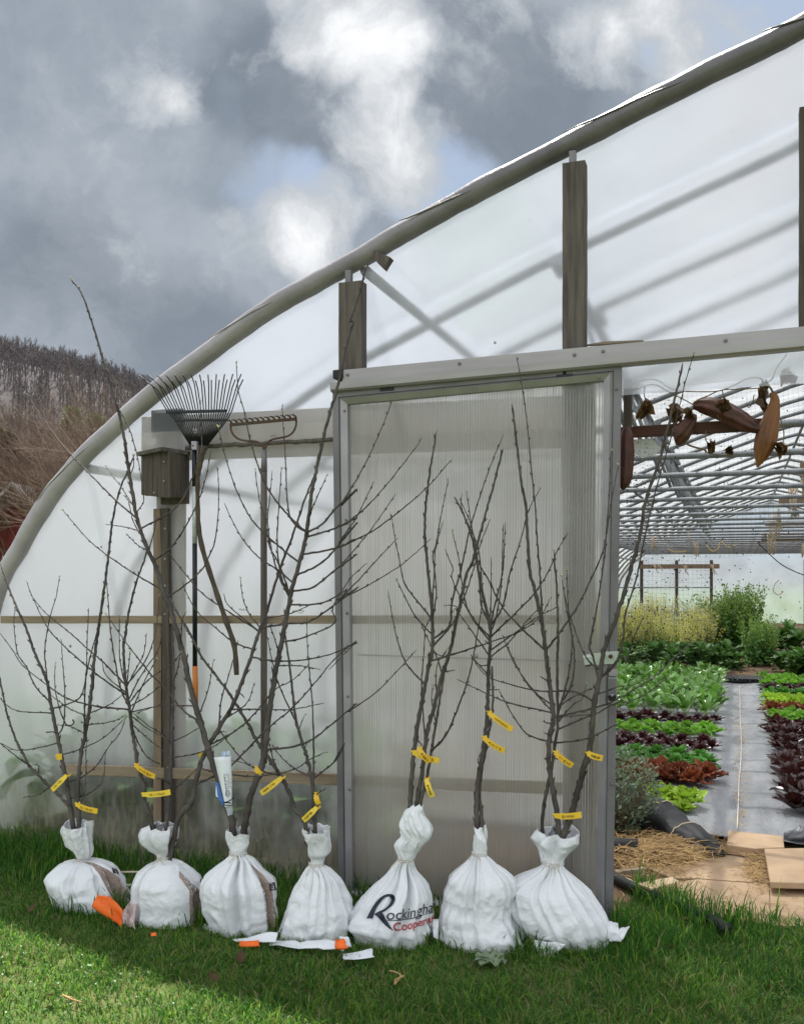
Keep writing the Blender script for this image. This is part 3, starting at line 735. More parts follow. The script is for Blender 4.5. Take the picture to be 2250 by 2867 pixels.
def stroke(a, c, w0, w1, side):
    o = len(V); V.extend([a - side * w0, a + side * w0, c + side * w1, c - side * w1]); Fc.append((o, o + 1, o + 2, o + 3))
for i in range(2900):
    ang = rng.uniform(24, 52); r = rng.uniform(170, 330)
    if rng.random() < .25: r = rng.uniform(300, 335)
    b0 = Vector((CAM.x - r * math.sin(math.radians(ang)), CAM.y + r * math.cos(math.radians(ang)), hill_h(ang, r) - .4))
    h = rng.uniform(4.2, 8); side = Vector((math.cos(math.radians(ang)), math.sin(math.radians(ang)), 0)); dep = Vector((-side.y, side.x, 0))
    top = b0 + Vector((rng.uniform(-.6, .6), 0, h)); stroke(b0, top, .16, .05, side)
    for k in range(14):
        t = rng.uniform(.3, .95); s = b0.lerp(top, t); L = rng.uniform(1.2, 2.8) * (1.25 - t)
        e = s + side * rng.uniform(-1, 1) * L + dep * rng.uniform(-1, 1) * L + Vector((0, 0, L * rng.uniform(.5, 1.2)))
        stroke(s, e, .07, .025, side if k % 2 else (side + dep).normalized())
        for q in range(3):
            f = s.lerp(e, rng.uniform(.4, 1)); stroke(f, f + Vector((rng.uniform(-.6, .6), rng.uniform(-.6, .6), rng.uniform(.2, 1.0))), .04, .02, side)
mb = MB(); mb.v = [tuple(p) for p in V]; mb.f = Fc; mb.mi = [0] * len(Fc)
tag(mb.build('hillside_wood', M['far_wood']), 'bare grey brown winter woodland covering the distant hillside', 'woodland', kind='stuff')

# ---- grass blades
def ground_free(x, y):                      # lawn in front of and beside the greenhouse
    return True
def grass_mesh(name, pts, hs, ws, mats, lean=.5, seed=1, label=None, mi=None):
    r = np.random.RandomState(seed); n = len(pts)
    az = r.uniform(0, 2 * np.pi, n); le = r.uniform(.1, 1, n) * lean * hs
    lx, ly = np.cos(az) * le, np.sin(az) * le
    fa = az + r.uniform(-1.2, 1.2, n) + np.pi / 2; wx, wy = np.cos(fa) * ws, np.sin(fa) * ws
    b = np.zeros((n, 5, 3))
    b[:, 0] = np.c_[pts[:, 0] - wx, pts[:, 1] - wy, pts[:, 2]]; b[:, 1] = np.c_[pts[:, 0] + wx, pts[:, 1] + wy, pts[:, 2]]
    b[:, 2] = np.c_[pts[:, 0] + wx * .8 + lx * .35, pts[:, 1] + wy * .8 + ly * .35, pts[:, 2] + hs * .6]
    b[:, 3] = np.c_[pts[:, 0] - wx * .8 + lx * .35, pts[:, 1] - wy * .8 + ly * .35, pts[:, 2] + hs * .6]
    b[:, 4] = np.c_[pts[:, 0] + lx, pts[:, 1] + ly, pts[:, 2] + hs * r.uniform(.8, 1.0, n)]
    me = bpy.data.meshes.new(name); me.vertices.add(n * 5); me.vertices.foreach_set('co', b.reshape(-1))
    base = (np.arange(n) * 5)[:, None]
    loops = np.concatenate([base + np.array([0, 1, 2, 3]), base + np.array([3, 2, 4])], axis=1).reshape(-1)
    me.loops.add(n * 7); me.loops.foreach_set('vertex_index', loops.astype(np.int32))
    me.polygons.add(n * 2)
    ls = np.empty(n * 2, np.int32); ls[0::2] = np.arange(n) * 7; ls[1::2] = np.arange(n) * 7 + 4
    me.polygons.foreach_set('loop_start', ls)
    mid = r.choice(len(mats), n, p=mi) if mi is not None else np.zeros(n, int)
    me.polygons.foreach_set('material_index', np.repeat(mid, 2).astype(np.int32))
    me.update(calc_edges=True)
    for m_ in mats: me.materials.append(m_)
    o = bpy.data.objects.new(name, me); COL.objects.link(o)
    return tag(o, label, 'grass', kind='stuff')
M['blade_a'] = leaf_mat('grass_blade', (.060, .182, .025), (.040, .125, .02), .6, scale=1.3, rough=.5, spec=.3, rnd=0)
M['blade_b'] = leaf_mat('grass_blade_light', (.22, .37, .05), (.14, .26, .036), .6, scale=1.3, rough=.5, spec=.3, rnd=0)
M['blade_c'] = leaf_mat('grass_blade_dry', (.31, .26, .11), (.22, .17, .08), .35, scale=3, rnd=0)
r = np.random.RandomState(5)
_ed = [Gp(*q) for q in path('e 60,960 330,1085 640,1215 900,1345 1410,1365 1708,1395 2300,1440')]
def edge_y(x): return np.interp(x, [p.x for p in _ed], [p.y for p in _ed])
def noise2(p, s, o=0.0): return np.array([noise.noise(Vector((x * s + o, y * s, o))) for x, y in p])
# short mown lawn
N = 230000
P = np.c_[r.uniform(-4.9, 2.3, N), r.uniform(-2.75, .62, N)]
P = P[(P[:, 1] < .0) | (P[:, 0] > -.47)]; N = len(P)
dep = (P[:, 0] * _F.x + (P[:, 1] - CAM.y) * _F.y)
lat = (P[:, 0] * _R.x + (P[:, 1] - CAM.y) * _R.y) / np.maximum(dep, .1)
keep = (dep > 2.6) & (np.abs(lat) < .56) & (r.uniform(0, 1, N) < np.clip(5.2 / np.maximum(dep, .1) - .2, .45, 1))
inside = (P[:, 0] > -.47) & (P[:, 1] > edge_y(P[:, 0]))
P = P[keep & ~inside]
n1_, n2_ = noise2(P, 2.3), noise2(P, 9, 4)
patch = noise2(P, 1.4, 9)
H = (.029 + .012 * n1_ + .012 * n2_) * (1 + .35 * np.clip((P[:, 0] + 2.3) / .8, 0, 1)) * r.uniform(.6, 1.35, len(P)); H = np.clip(H, .012, .08)
keep = r.uniform(0, 1, len(P)) < np.clip(.95 + .5 * n1_ + .35 * n2_, .35, 1)
P, H = P[keep], H[keep]
grass_mesh('lawn_grass', np.c_[P, np.zeros(len(P))], H, r.uniform(.0013, .0029, len(P)), [M['blade_a'], M['blade_b'], M['blade_c']], 1.5, 2, 'short mown green lawn in front of the white sacks and greenhouse', [.55, .36, .09])
# clover and small weeds among the blades
k = (n1_[:] [keep] if False else noise2(P, 1.9, 21)) > -.05
Q = P[k][::5]; n = len(Q); Q = Q + r.uniform(-.01, .01, Q.shape)
s_ = r.uniform(.003, .0065, n); zc_ = r.uniform(.010, .030, n); az = r.uniform(0, 6.283, n)
V4 = np.zeros((n, 4, 3))
for q in range(4):
    a_ = az + q * np.pi / 2; V4[:, q] = np.c_[Q[:, 0] + np.cos(a_) * s_, Q[:, 1] + np.sin(a_) * s_, zc_ + r.uniform(-.004, .004, n)]
me = bpy.data.meshes.new('clover'); me.from_pydata(V4.reshape(-1, 3).tolist(), [], (np.arange(n * 4).reshape(n, 4)).tolist())
M['clover'] = leaf_mat('clover_leaf', (.10, .24, .045), (.06, .16, .03), .5, scale=2, rough=.4, spec=.5, rnd=0); me.materials.append(M['clover'])
o = bpy.data.objects.new('clover', me); COL.objects.link(o); tag(o, 'low clover and small round weeds scattered through the mown lawn', 'clover', kind='stuff')
# tall uncut grass along the wall, round the sacks and beside the doorway
N = 85000
P = np.c_[r.uniform(-4.6, 1.9, N), r.uniform(-1.0, .62, N)]
P = P[(P[:, 1] < .0) | (P[:, 0] > -.47)]; N = len(P)
wall = np.clip(1 + (P[:, 1] + .02) / .34, 0, 1)
lw = np.clip((-2.75 - P[:, 0]) / .4, 0, 1) * np.clip(1 + (P[:, 1] + .05) / .62, 0, 1)
edge = (P[:, 1] + .27 - .32 * (-P[:, 0]))       # right end: grass stops along the pipe
rt = np.exp(-((P[:, 0] + .36) / .22) ** 2) * np.clip(1 - (P[:, 1] + .18) ** 2 / .07, 0, 1)
bnd = np.where(P[:, 0] > -.48, edge_y(P[:, 0]), .02)
rt2 = np.exp(-np.clip((bnd - P[:, 1] - .10) / .22, 0, 9) ** 2) * (P[:, 0] > -.5) * np.clip(1.0 - .9 * np.clip((P[:, 0] + .1) / .5, 0, 1), .25, 1)
base_ = np.exp(-((P[:, 1] + .66 - .11 * (P[:, 0] + 2.5)) / .10) ** 2) * .62 * (P[:, 0] > -2.9) * (P[:, 0] < -.35)
lush = .42 * np.clip((P[:, 0] + .62) / .15, 0, 1) * np.clip((P[:, 1] + .72) / .25, 0, 1) * (.6 + .8 * noise2(P, 3.1, 6))
dens = np.maximum.reduce([lush, wall * .8 * (P[:, 0] < -.44) * (P[:, 1] < .0), lw, rt, rt2, base_])
k = (r.uniform(0, 1, N) < dens * .9) & ~((P[:, 0] > -.48) & (P[:, 1] > bnd))
P, dn = P[k], dens[k]
H = (.05 + .12 * dn) * r.uniform(.45, 1.2, len(P)) * (1 + .5 * noise2(P, 4, 2)) * np.where(P[:, 0] < -1.8, .95, .80)
grass_mesh('tall_grass', np.c_[P, np.zeros(len(P))], np.clip(H, .03, .24), r.uniform(.0018, .0036, len(P)), [M['blade_a'], M['blade_b'], M['blade_c']], .75, 3, 'tall uncut green grass along the foot of the plastic wall', [.78, .19, .03])
# lawn beside the greenhouse at the left and beyond
N = 20000
P = np.c_[r.uniform(-14, -4.1, N), r.uniform(-1, 14, N)]
grass_mesh('rough_grass', np.c_[P, np.zeros(N)], r.uniform(.04, .12, N), r.uniform(.004, .008, N), [M['blade_a'], M['blade_b'], M['blade_c']], .8, 4, 'rough grass beside the greenhouse towards the red shed', [.6, .3, .1])

# ============================================================ white sacks
def interp_outline(ol, k, yc):
    pts = []
    for y, xl, xr in ol:
        a = Wp(*zz(k, xl, y), yc); c = Wp(*zz(k, xr, y), yc)
        pts.append((.5 * (a.z + c.z), a.x, c.x))
    return pts
def spl(zs, vs, z):                         # monotone-ish piecewise smooth interpolation, zs descending
    for i in range(len(zs) - 1):
        if zs[i] >= z >= zs[i + 1]:
            t = (zs[i] - z) / max(zs[i] - zs[i + 1], 1e-6)
            v0 = vs[max(i - 1, 0)]; v1 = vs[i]; v2 = vs[i + 1]; v3 = vs[min(i + 2, len(vs) - 1)]
            c = .5 * ((2 * v1) + (v2 - v0) * t + (2 * v0 - 5 * v1 + 4 * v2 - v3) * t * t + (3 * v1 - v0 - 3 * v2 + v3) * t ** 3)
            lo, hi = min(v1, v2), max(v1, v2); m = .15 * (hi - lo) + .002
            return max(lo - m, min(hi + m, c))
    return vs[0] if z > zs[0] else vs[-1]
CR = {}; DECALS = []
SACK_BVH = []; SACK_TOP = []
def make_sack(idx, label, k, yc, ol, tie, seed, dmax=.19, stripe=None, dots=None, ruffle=6, twist=0.0, thin=False):
    O = interp_outline(ol, k, yc)
    zs = [o[0] for o in O]; L = [o[1] for o in O]; Rr = [o[2] for o in O]
    ztop = zs[0]; _tr = min(ol, key=lambda q: abs(q[0] - tie)); ztie = Wp(*zz(k, .5 * (_tr[1] + _tr[2]), tie), yc).z
    zbot = .0
    if zs[-1] > .02:
        zs.append(0.004); L.append(lerp(L[-1], Rr[-1], .06)); Rr.append(lerp(Rr[-1], L[-2], .06))
    rs = random.Random(seed)
    N, Mh = 190, 150
    # pleats gathered at the tie, running down into the body and up into the collar
    pl = [(rs.uniform(0, 2 * math.pi), rs.uniform(.05, .13), rs.uniform(.10, .36), rs.uniform(.014, .040)) for _ in range(20)]
    pu = [(rs.uniform(0, 2 * math.pi), rs.uniform(.12, .3), rs.uniform(.35, 1.0)) for _ in range(ruffle)]
    folds = [(rs.uniform(0, 2 * math.pi), rs.uniform(.05, .32), rs.uniform(-.9, .9), rs.uniform(.10, .26), rs.uniform(.001, .0045)) for _ in range(16)]
    CR[seed] = [(math.cos(t_), math.sin(t_), rs.uniform(4, 11), rs.random(), rs.uniform(.004, .011)) for t_ in [rs.uniform(.2, 2.9) for _ in range(5)]]
    Z = []
    for j in range(Mh + 1):
        Z.append(lerp(ztop, max(zs[-1], .004), j / Mh))
    def dpr(a, c): return abs((a - c + math.pi) % (2 * math.pi) - math.pi)
    rows = []; so3 = Vector((seed * 3.7, 0, 0)); rim = []
    for j, z in enumerate(Z):
        xl, xr = spl(zs, L, z), spl(zs, Rr, z)
        cx, w = .5 * (xl + xr), .5 * abs(xr - xl)
        w *= math.cos(math.atan2(abs(cx), yc - CAM.y)) * (1.0 if z > ztie else .985)
        above = z > ztie
        d = min(w * .92, dmax) if not above else min(w * .8, .11)
        if not above and z < .10: d *= lerp(1.0, .86, (1 - z / .10) ** 2)
        t_d = max(0.0, (ztie - z)); t_u = max(0.0, z - ztie)
        row = []
        for i in range(N):
            a = 2 * math.pi * i / N
            e = 2.0 if above else lerp(2.0, 2.35, min(1, t_d / .15))
            ca, sa = math.cos(a), math.sin(a)
            rr = (abs(ca) ** e + abs(sa) ** e) ** (-1 / e)
            x, y = w * rr * ca, d * rr * sa
            q = Vector((cx + x, yc + y, z))
            disp = 0.0
            if not above:
                g = 1 - math.exp(-t_d / .05)
                for (pa, ps, plen, pam) in pl:
                    u = dpr(a + .5 * t_d * math.sin(pa * 5), pa) / (ps * (.7 + t_d * 1.6))
                    if u < 3: disp -= pam * math.exp(-u * u) * math.exp(-t_d / plen) * (.30 + g)
                    if u < 4: disp += pam * .4 * math.exp(-(u - 1.7) ** 2) * math.exp(-t_d / plen) * g
                # crumpled cloth: creased (ridged) folds
                b1 = noise.noise(q * 6.5 + so3); b2 = noise.noise(Vector((q.x * 11, q.y * 11, q.z * 17)) + so3); b3 = noise.noise(q * 30 + so3)
                uu = a * .2; msk = .35 + 1.1 * abs(b1)
                for (ca_, sa_, fq, ph, am) in CR[seed]:
                    tt = (uu * ca_ + z * sa_) * fq + ph + 1.1 * b1 + .35 * b2; disp += g * am * msk * (abs(tt % 1.0 - .5) - .25)
                disp += g * (.009 * (.24 - abs(b1)) + .006 * (.24 - abs(b2)) + .004 * (.24 - abs(b3)))
                for (fa, fz, sl_, fw, fam) in folds:    # sagging slanted folds lower down
                    da = ((a - fa + math.pi) % (2 * math.pi) - math.pi)
                    if abs(da) < 1.1:
                        zz_ = fz + sl_ * .12 * da + .05 * da * da
                        v = (z - zz_) / .022
                        if abs(v) < 3: disp += fam * (math.exp(-v * v) - .8 * math.exp(-(v + 1.3) ** 2)) * math.exp(-(da / .65) ** 2) * min(1, t_d / .12)
            else:
                g = min(1, t_u / .06)
                for (pa, ps, pam) in pu:
                    u = dpr(a + 2 * t_u * math.sin(pa * 3) + twist * t_u, pa) / ps
                    if u < 3: disp -= w * .38 * pam * math.exp(-u * u) * (.35 + .65 * g)
                b1 = noise.noise(Vector((q.x * 14, q.y * 14, q.z * 9 + twist * a * .15)) + so3); b2 = noise.noise(q * 28 + so3)
                disp += (.020 * (.33 - abs(b1)) + .007 * (.3 - abs(b2))) * (.4 + .6 * g)
            sc = 1 + disp / max(.03, math.hypot(x, y))
            zq = z
            if above:      # uneven rim
                zq += .02 * min(1, t_u / max(ztop - ztie, .01)) * noise.noise(Vector((ca * 1.5, sa * 1.5, seed))) + (.012 * sa * t_u / max(ztop - ztie, .01))
            p = Vector((cx + x * sc, yc + y * sc, max(zq, .003)))
            row.append(p)
        rows.append(row)
    lab = thing('sack', label, 'sack', (.5 * (L[-1] + Rr[-1]), yc, 0), 'white feed sacks tied round the roots of the saplings')
    mb = MB(); mb.grid(rows[::-1], True)
    nb = len(mb.v); mb.add(rows[-1], [tuple(range(N - 1, -1, -1))])
    # inside of the collar: folds back down to the tie
    jt = next(j for j, z in enumerate(Z) if z <= ztie)
    innr = []
    for j in range(0, jt + 1, 2):
        c = Vector((sum(p.x for p in rows[j]) / N, yc, 0)); t = j / max(jt, 1)
        f = 1 - .03 - .05 * t
        innr.append([Vector((c.x + (p.x - c.x) * f, yc + (p.y - yc) * f, p.z - .002)) for p in rows[j]])
    mb.grid([rows[0]] + innr, True)
    DECALS.append((stripe, dots))
    if False:
        ks, ps = stripe if stripe else (k, [])
        poly = [zz(ks, *p) for p in ps]; dp = [[zz(kk, *p) for p in q] for kk, q in (dots or [])]
        def inside(px, py, P):
            c = False; n = len(P)
            for i in range(n):
                x0, y0 = P[i]; x1, y1 = P[(i + 1) % n]
                if (y0 > py) != (y1 > py) and px < (x1 - x0) * (py - y0) / (y1 - y0) + x0: c = not c
            return c
        for fi, f in enumerate(mb.f[:Mh * N]):
            c = Vector((0, 0, 0))
            for i in f: c += Vector(mb.v[i])
            c /= len(f)
            if c.y < yc + .08:
                px, py = to_px(c)
                if poly and inside(px, py, poly): mb.mi[fi] = 1
                for q in dp:
                    if inside(px, py, q): mb.mi[fi] = 2
    for fi, f in enumerate(mb.f[:Mh * N]):
        if thin and mb.mi[fi] == 0 and mb.v[f[0]][2] > ztie + .02: mb.mi[fi] = 3
    body = mb.build('sack_body', [M['sack'], M['burlap'], M['ink'], M['sack_thin']], lab, True)
    # tie string
    row = rows[jt]; c = Vector((sum(p.x for p in row) / N, yc, 0)); st = MB()
    for lp in range(2):
        pts = [c + (Vector((p.x, p.y, 0)) - c) * 1.04 + Vector((0, 0, ztie + .004 - .007 * lp + .003 * math.sin(i * .07 + lp))) for i, p in enumerate(row[::6])]
        st.tube(pts + [pts[0]], .0026, 6, False)
    fr = min(row, key=lambda p: p.y - .2 * p.x * (1 if seed % 2 else -1)) + Vector((0, -.006, 0))
    fr.z = ztie
    for s in (-1, 1):
        e = fr + Vector((s * rs.uniform(.02, .05), -.012, -rs.uniform(.01, .06)))
        st.tube(smooth_path([fr, fr.lerp(e, .5) + Vector((0, -.01, .012)), e], 5), .0022, 6)
    st.build('tie_string', M['string'], lab, True)
    bm_ = [Vector(p) for p in mb.v]
    SACK_BVH.append((BVHTree.FromPolygons(bm_, mb.f[:Mh * N]), lab, body)); SACK_TOP.append((c.x, yc, ztie, ztop))
    return lab
YC = [-.60, -.64, -.63, -.60, -.52, -.42, -.31]
S1 = make_sack(0, 'leftmost white sack with a big orange label and brown mesh stripe', 'b', YC[0],
  [(190, 262, 552), (225, 246, 556), (270, 246, 562), (330, 270, 572), (400, 290, 575), (450, 345, 570), (500, 382, 545), (535, 392, 498), (556, 300, 640), (585, 215, 715), (620, 165, 775), (665, 120, 805), (720, 94, 840), (800, 118, 872), (900, 150, 905), (980, 180, 905), (1050, 205, 885), (1090, 260, 850)],
  533, 11, .20, ('b', [(430, 552), (540, 592), (620, 690), (675, 800), (740, 920), (800, 1060), (920, 1000), (930, 900), (850, 790), (800, 715), (700, 635), (560, 570)]), [('b', [(728, 615), (775, 625), (800, 672), (742, 665)])], 6, thin=True)
S2 = make_sack(1, 'second white sack from the left, floppy open collar and straight brown side stripe', 'b', YC[1],
  [(215, 1090, 1345), (250, 1000, 1375), (300, 965, 1385), (360, 985, 1375), (420, 1060, 1345), (470, 1128, 1310), (520, 1165, 1290), (560, 1120, 1390), (600, 1035, 1440), (660, 968, 1510), (740, 930, 1580), (850, 918, 1600), (950, 920, 1606), (1050, 890, 1612), (1130, 880, 1610), (1200, 940, 1600), (1240, 1010, 1590)],
  520, 12, .21, ('b', [(1370, 640), (1470, 740), (1600, 860), (1660, 900), (1660, 1290), (1480, 1290), (1470, 830), (1375, 700)]), [('b', [(1572, 715), (1600, 715), (1605, 765), (1575, 760)])], 7, thin=True)
S3 = make_sack(2, 'white sack third from the left with a brown side stripe, below the printed paper sleeve', '3', YC[2],
  [(212, 1084, 1196), (250, 1082, 1190), (290, 1092, 1186), (325, 1097, 1180), (350, 1078, 1216), (400, 1020, 1262), (440, 975, 1305), (480, 968, 1326), (560, 978, 1328), (640, 990, 1332), (700, 1010, 1338), (725, 1040, 1330)],
  325, 13, .20, ('3', [(1195, 370), (1235, 430), (1262, 520), (1275, 640), (1280, 720), (1335, 720), (1330, 640), (1315, 600), (1300, 480), (1262, 430)]), [('3', [(1286, 464), (1314, 460), (1322, 498), (1290, 502)])], 4)
S4 = make_sack(3, 'plain white sack with a tall thin collar, just left of the door frame', '3', YC[3],
  [(205, 1444, 1576), (228, 1442, 1577), (270, 1460, 1578), (320, 1470, 1578), (345, 1480, 1555), (375, 1478, 1548), (400, 1462, 1580), (450, 1435, 1625), (520, 1395, 1658), (600, 1368, 1684), (660, 1345, 1690), (720, 1325, 1685), (748, 1330, 1670)],
  375, 14, .19, None, None, 5, thin=True)
S5 = make_sack(4, 'white sack printed with Rockingham Cooperative lettering and twisted at the neck', 'c', YC[4],
  [(135, 955, 1018), (170, 865, 1020), (230, 792, 1025), (300, 765, 1065), (400, 725, 1110), (470, 745, 1125), (550, 755, 1095), (600, 705, 1040), (650, 682, 1000), (700, 690, 960), (760, 712, 930), (810, 718, 908), (860, 680, 908), (920, 640, 925), (1000, 588, 985), (1060, 530, 1040), (1150, 430, 1095), (1250, 332, 1130), (1350, 250, 1142), (1450, 172, 1148), (1540, 118, 1152), (1590, 92, 1155), (1630, 120, 1152), (1700, 152, 1145), (1780, 155, 1135), (1850, 190, 1080)],
  812, 15, .17, None, None, 5, 9.0)
S6 = make_sack(5, 'plain white sack second from the right with its collar wrapped tight round the trunks', 'd', YC[5],
  [(172, 372, 460), (230, 368, 470), (290, 356, 488), (350, 357, 486), (415, 358, 476), (450, 325, 512), (500, 280, 565), (560, 215, 650), (620, 165, 700), (700, 140, 712), (800, 118, 700), (900, 100, 715), (1000, 80, 760), (1080, 66, 805), (1130, 85, 815)],
  415, 16, .20, None, None, 4, 3.0)
S7 = make_sack(6, 'broad slumped white sack at the right end of the row with a wide flared collar', 'd', YC[6],
  [(225, 905, 1248), (262, 875, 1255), (300, 852, 1248), (350, 872, 1205), (420, 907, 1132), (490, 926, 1110), (530, 915, 1116), (570, 850, 1160), (620, 742, 1215), (680, 652, 1290), (720, 642, 1330), (800, 652, 1390), (900, 682, 1455), (1000, 727, 1490), (1080, 800, 1495), (1130, 830, 1480)],
  488, 17, .21, None, None, 7)
# loose corners and flaps of cloth at the sack bottoms
def flap(parent, pts, mat, thick=.004, wav=.012, name='corner_flap'):
    """four photograph corners with depths -> a thin wavy sheet"""
    a, b_, c, d = [Wp(x, y, yy) for x, y, yy in pts]
    mb = MB(); rows = []
    for j in range(9):
        r = []
        for i in range(13):
            p = a.lerp(b_, i / 12).lerp(d.lerp(c, i / 12), j / 8)
            r.append(p + Vector((0, wav * fbm(p * 14), wav * .6 * fbm(p * 11 + Vector((5, 0, 0))))))
        rows.append(r)
    mb.grid(rows); o = mb.build(name, mat, parent, True)
    md = o.modifiers.new('thick', 'SOLIDIFY'); md.thickness = thick; return o
def Zp(k, x, y, yy): return (*zz(k, x, y), yy)
flap(S7, [Zp('d', 1430, 975, -.30), Zp('d', 1560, 962, -.33), Zp('d', 1570, 1140, -.37), Zp('d', 1390, 1135, -.37)], M['sack'], wav=.02)
flap(S7, [Zp('d', 1520, 1035, -.33), Zp('d', 1655, 1020, -.35), Zp('d', 1585, 1150, -.38), Zp('d', 1460, 1145, -.37)], M['sack'], wav=.018)
flap(S7, [Zp('d', 850, 1130, -.475), Zp('d', 1130, 1150, -.475), Zp('d', 1010, 1290, -.495), Zp('d', 930, 1270, -.495)], M['sack'], wav=.016)
m = new_mat('pink_film'); b = NB(m); b.out(b.mixs(.4, b.prin((.82, .68, .66), .3, 0, b.bump(b.noise(14, 6), .4, .012), .6), b.bsdf('Translucent', (.85, .72, .7)))); M['pinkish'] = m
flap(S2, [Zp('b', 905, 930, -.70), Zp('b', 945, 960, -.80), Zp('b', 950, 1200, -.80), Zp('b', 830, 1060, -.72)], M['pinkish'], wav=.02)
flap(S2, [Zp('b', 830, 1040, -.72), Zp('b', 930, 1100, -.80), Zp('b', 960, 1205, -.82), Zp('b', 850, 1155, -.78)], M['pinkish'], wav=.02)
flap(S3, [Zp('3', 1115, 735, -.80), Zp('3', 1330, 700, -.78), Zp('3', 1320, 755, -.82), Zp('3', 1135, 748, -.83)], M['sack'], wav=.012)
flap(S3, [Zp('3', 970, 660, -.66), Zp('3', 1005, 680, -.70), Zp('3', 1010, 735, -.74), Zp('3', 965, 725, -.70)], M['sack'], wav=.015)
flap(S4, [Zp('3', 1290, 745, -.76), Zp('3', 1660, 745, -.775), Zp('3', 1640, 790, -.82), Zp('3', 1290, 768, -.81)], M['sack'], wav=.016)
flap(S5, [Zp('c', 1140, 1560, -.50), Zp('c', 1215, 1560, -.50), Zp('c', 1185, 1800, -.56), Zp('c', 1135, 1750, -.58)], M['sack'], wav=.012)
flap(S4, [Zp('c', 0, 1745, -.70), Zp('c', 110, 1755, -.71), Zp('c', 150, 1880, -.735), Zp('c', 90, 1870, -.73)], M['paper'], wav=.006)
# ---- printed decals that lie on the sack cloth
def drape(parent_i, polys, mat, name, off=.0015, maxedge=6.0, push=None):
    """flat faces in photograph pixels -> subdivided and laid on the sack surface"""
    bvh, lab, body = SACK_BVH[parent_i]
    bm = bmesh.new()
    for P in polys:
        vs = [bm.verts.new((x, y, 0)) for x, y in P]
        try: bm.faces.new(vs)
        except Exception: pass
    bmesh.ops.triangulate(bm, faces=bm.faces[:])
    for it in range(6):
        le = [e for e in bm.edges if e.calc_length() > maxedge]
        if not le: break
        bmesh.ops.subdivide_edges(bm, edges=le, cuts=1)
        bmesh.ops.triangulate(bm, faces=bm.faces[:])
    bad = []
    for v in bm.verts:
        d = ray(v.co.x, v.co.y).normalized(); h = bvh.ray_cast(CAM, d)
        if h[0] is None: bad.append(v); continue
        v.co = h[0] - d * (off * 2) + (h[1] if h[1].dot(d) < 0 else -h[1]) * off
    bmesh.ops.delete(bm, geom=bad, context='VERTS')
    me = bpy.data.meshes.new(name); bm.to_mesh(me); bm.free(); me.materials.append(mat)
    o = bpy.data.objects.new(name, me); COL.objects.link(o); o.parent = lab; o.location = -ROOT[lab.name]
    return o
for di, (st_, dt_) in enumerate(DECALS):
    if st_: drape(di, [[zz(st_[0], *p) for p in st_[1]]], M['burlap'], 'mesh_stripe', .0008)
    for kk, q in (dt_ or []): drape(di, [[zz(kk, *p) for p in q]], M['ink'], 'printed_mark', .0014)
def text_polys(txt, place, bold=False, shear=0.0):
    cu = bpy.data.curves.new('lettering', 'FONT'); cu.body = txt; cu.size = 1.0; cu.shear = shear; cu.resolution_u = 4
    if bold: cu.offset = .018
    o = bpy.data.objects.new('lettering', cu); COL.objects.link(o)
    bpy.context.view_layer.update()
    me = bpy.data.meshes.new_from_object(o.evaluated_get(bpy.context.evaluated_depsgraph_get()))
    w = max(v.co.x for v in me.vertices)
    out = [[place(me.vertices[i].co.x / w, me.vertices[i].co.y) for i in p.vertices] for p in me.polygons]
    bpy.data.meshes.remove(me); bpy.data.objects.remove(o); bpy.data.curves.remove(cu)
    return out
def base1(u):      # baseline of the black word
    pts = [(0, 565, 1546), (.2, 735, 1542), (.45, 890, 1520), (.62, 1010, 1478), (.83, 1140, 1446), (1, 1225, 1425)]
    for (a, x0, y0), (b_, x1, y1) in zip(pts, pts[1:]):
        if a <= u <= b_: t = (u - a) / (b_ - a); return lerp(x0, x1, t), lerp(y0, y1, t)
    return pts[-1][1], pts[-1][2]
def pl1(u, v):
    x, y = base1(min(1, max(0, u))); return zz('c', x, y - v * 180)
drape(4, text_polys("ockingham", pl1, False, .12), M['navy'], 'printed_lettering')
def pl2(u, v):
    pts = [(0, 650, 1682), (.2, 800, 1672), (.4, 920, 1642), (.6, 1040, 1606), (.75, 1140, 1570), (1, 1300, 1520)]
    for (a, x0, y0), (b_, x1, y1) in zip(pts, pts[1:]):
        if a <= u <= b_: t = (u - a) / (b_ - a); x, y = lerp(x0, x1, t), lerp(y0, y1, t); break
    else: x, y = 1300, 1520
    return zz('c', x, y - v * 138)
drape(4, text_polys("Cooperative", pl2, True), M['red_print'], 'printed_lettering')
RL = [(330, 1532), (375, 1440), (430, 1350), (480, 1290), (540, 1250), (600, 1232), (650, 1240), (678, 1275), (672, 1325), (640, 1375), (580, 1420), (520, 1455), (432, 1480)]
RR = [(405, 1532), (425, 1470), (460, 1390), (520, 1310), (555, 1278), (590, 1266), (612, 1268), (628, 1292), (622, 1325), (598, 1368), (550, 1412), (490, 1442), (425, 1477)]
TL_ = [(425, 1479), (480, 1525), (530, 1585), (590, 1640), (650, 1678)]; TR_ = [(520, 1456), (555, 1520), (600, 1590), (632, 1642), (654, 1678)]
def ribbon(A, B):
    a_ = smooth_path([Vector((x, y, 0)) for x, y in A], 3); b_ = smooth_path([Vector((x, y, 0)) for x, y in B], 3)
    return [[zz('c', a_[i].x, a_[i].y), zz('c', a_[i + 1].x, a_[i + 1].y), zz('c', b_[i + 1].x, b_[i + 1].y), zz('c', b_[i].x, b_[i].y)] for i in range(len(a_) - 1)]
drape(4, ribbon(RL, RR) + ribbon(TL_, TR_), M['navy'], 'printed_emblem')
ul = []
for i in range(15):
    x, y = base1(i / 14); ul.append((x, y + 14))
ul = [(585, 1556)] + ul[1:]
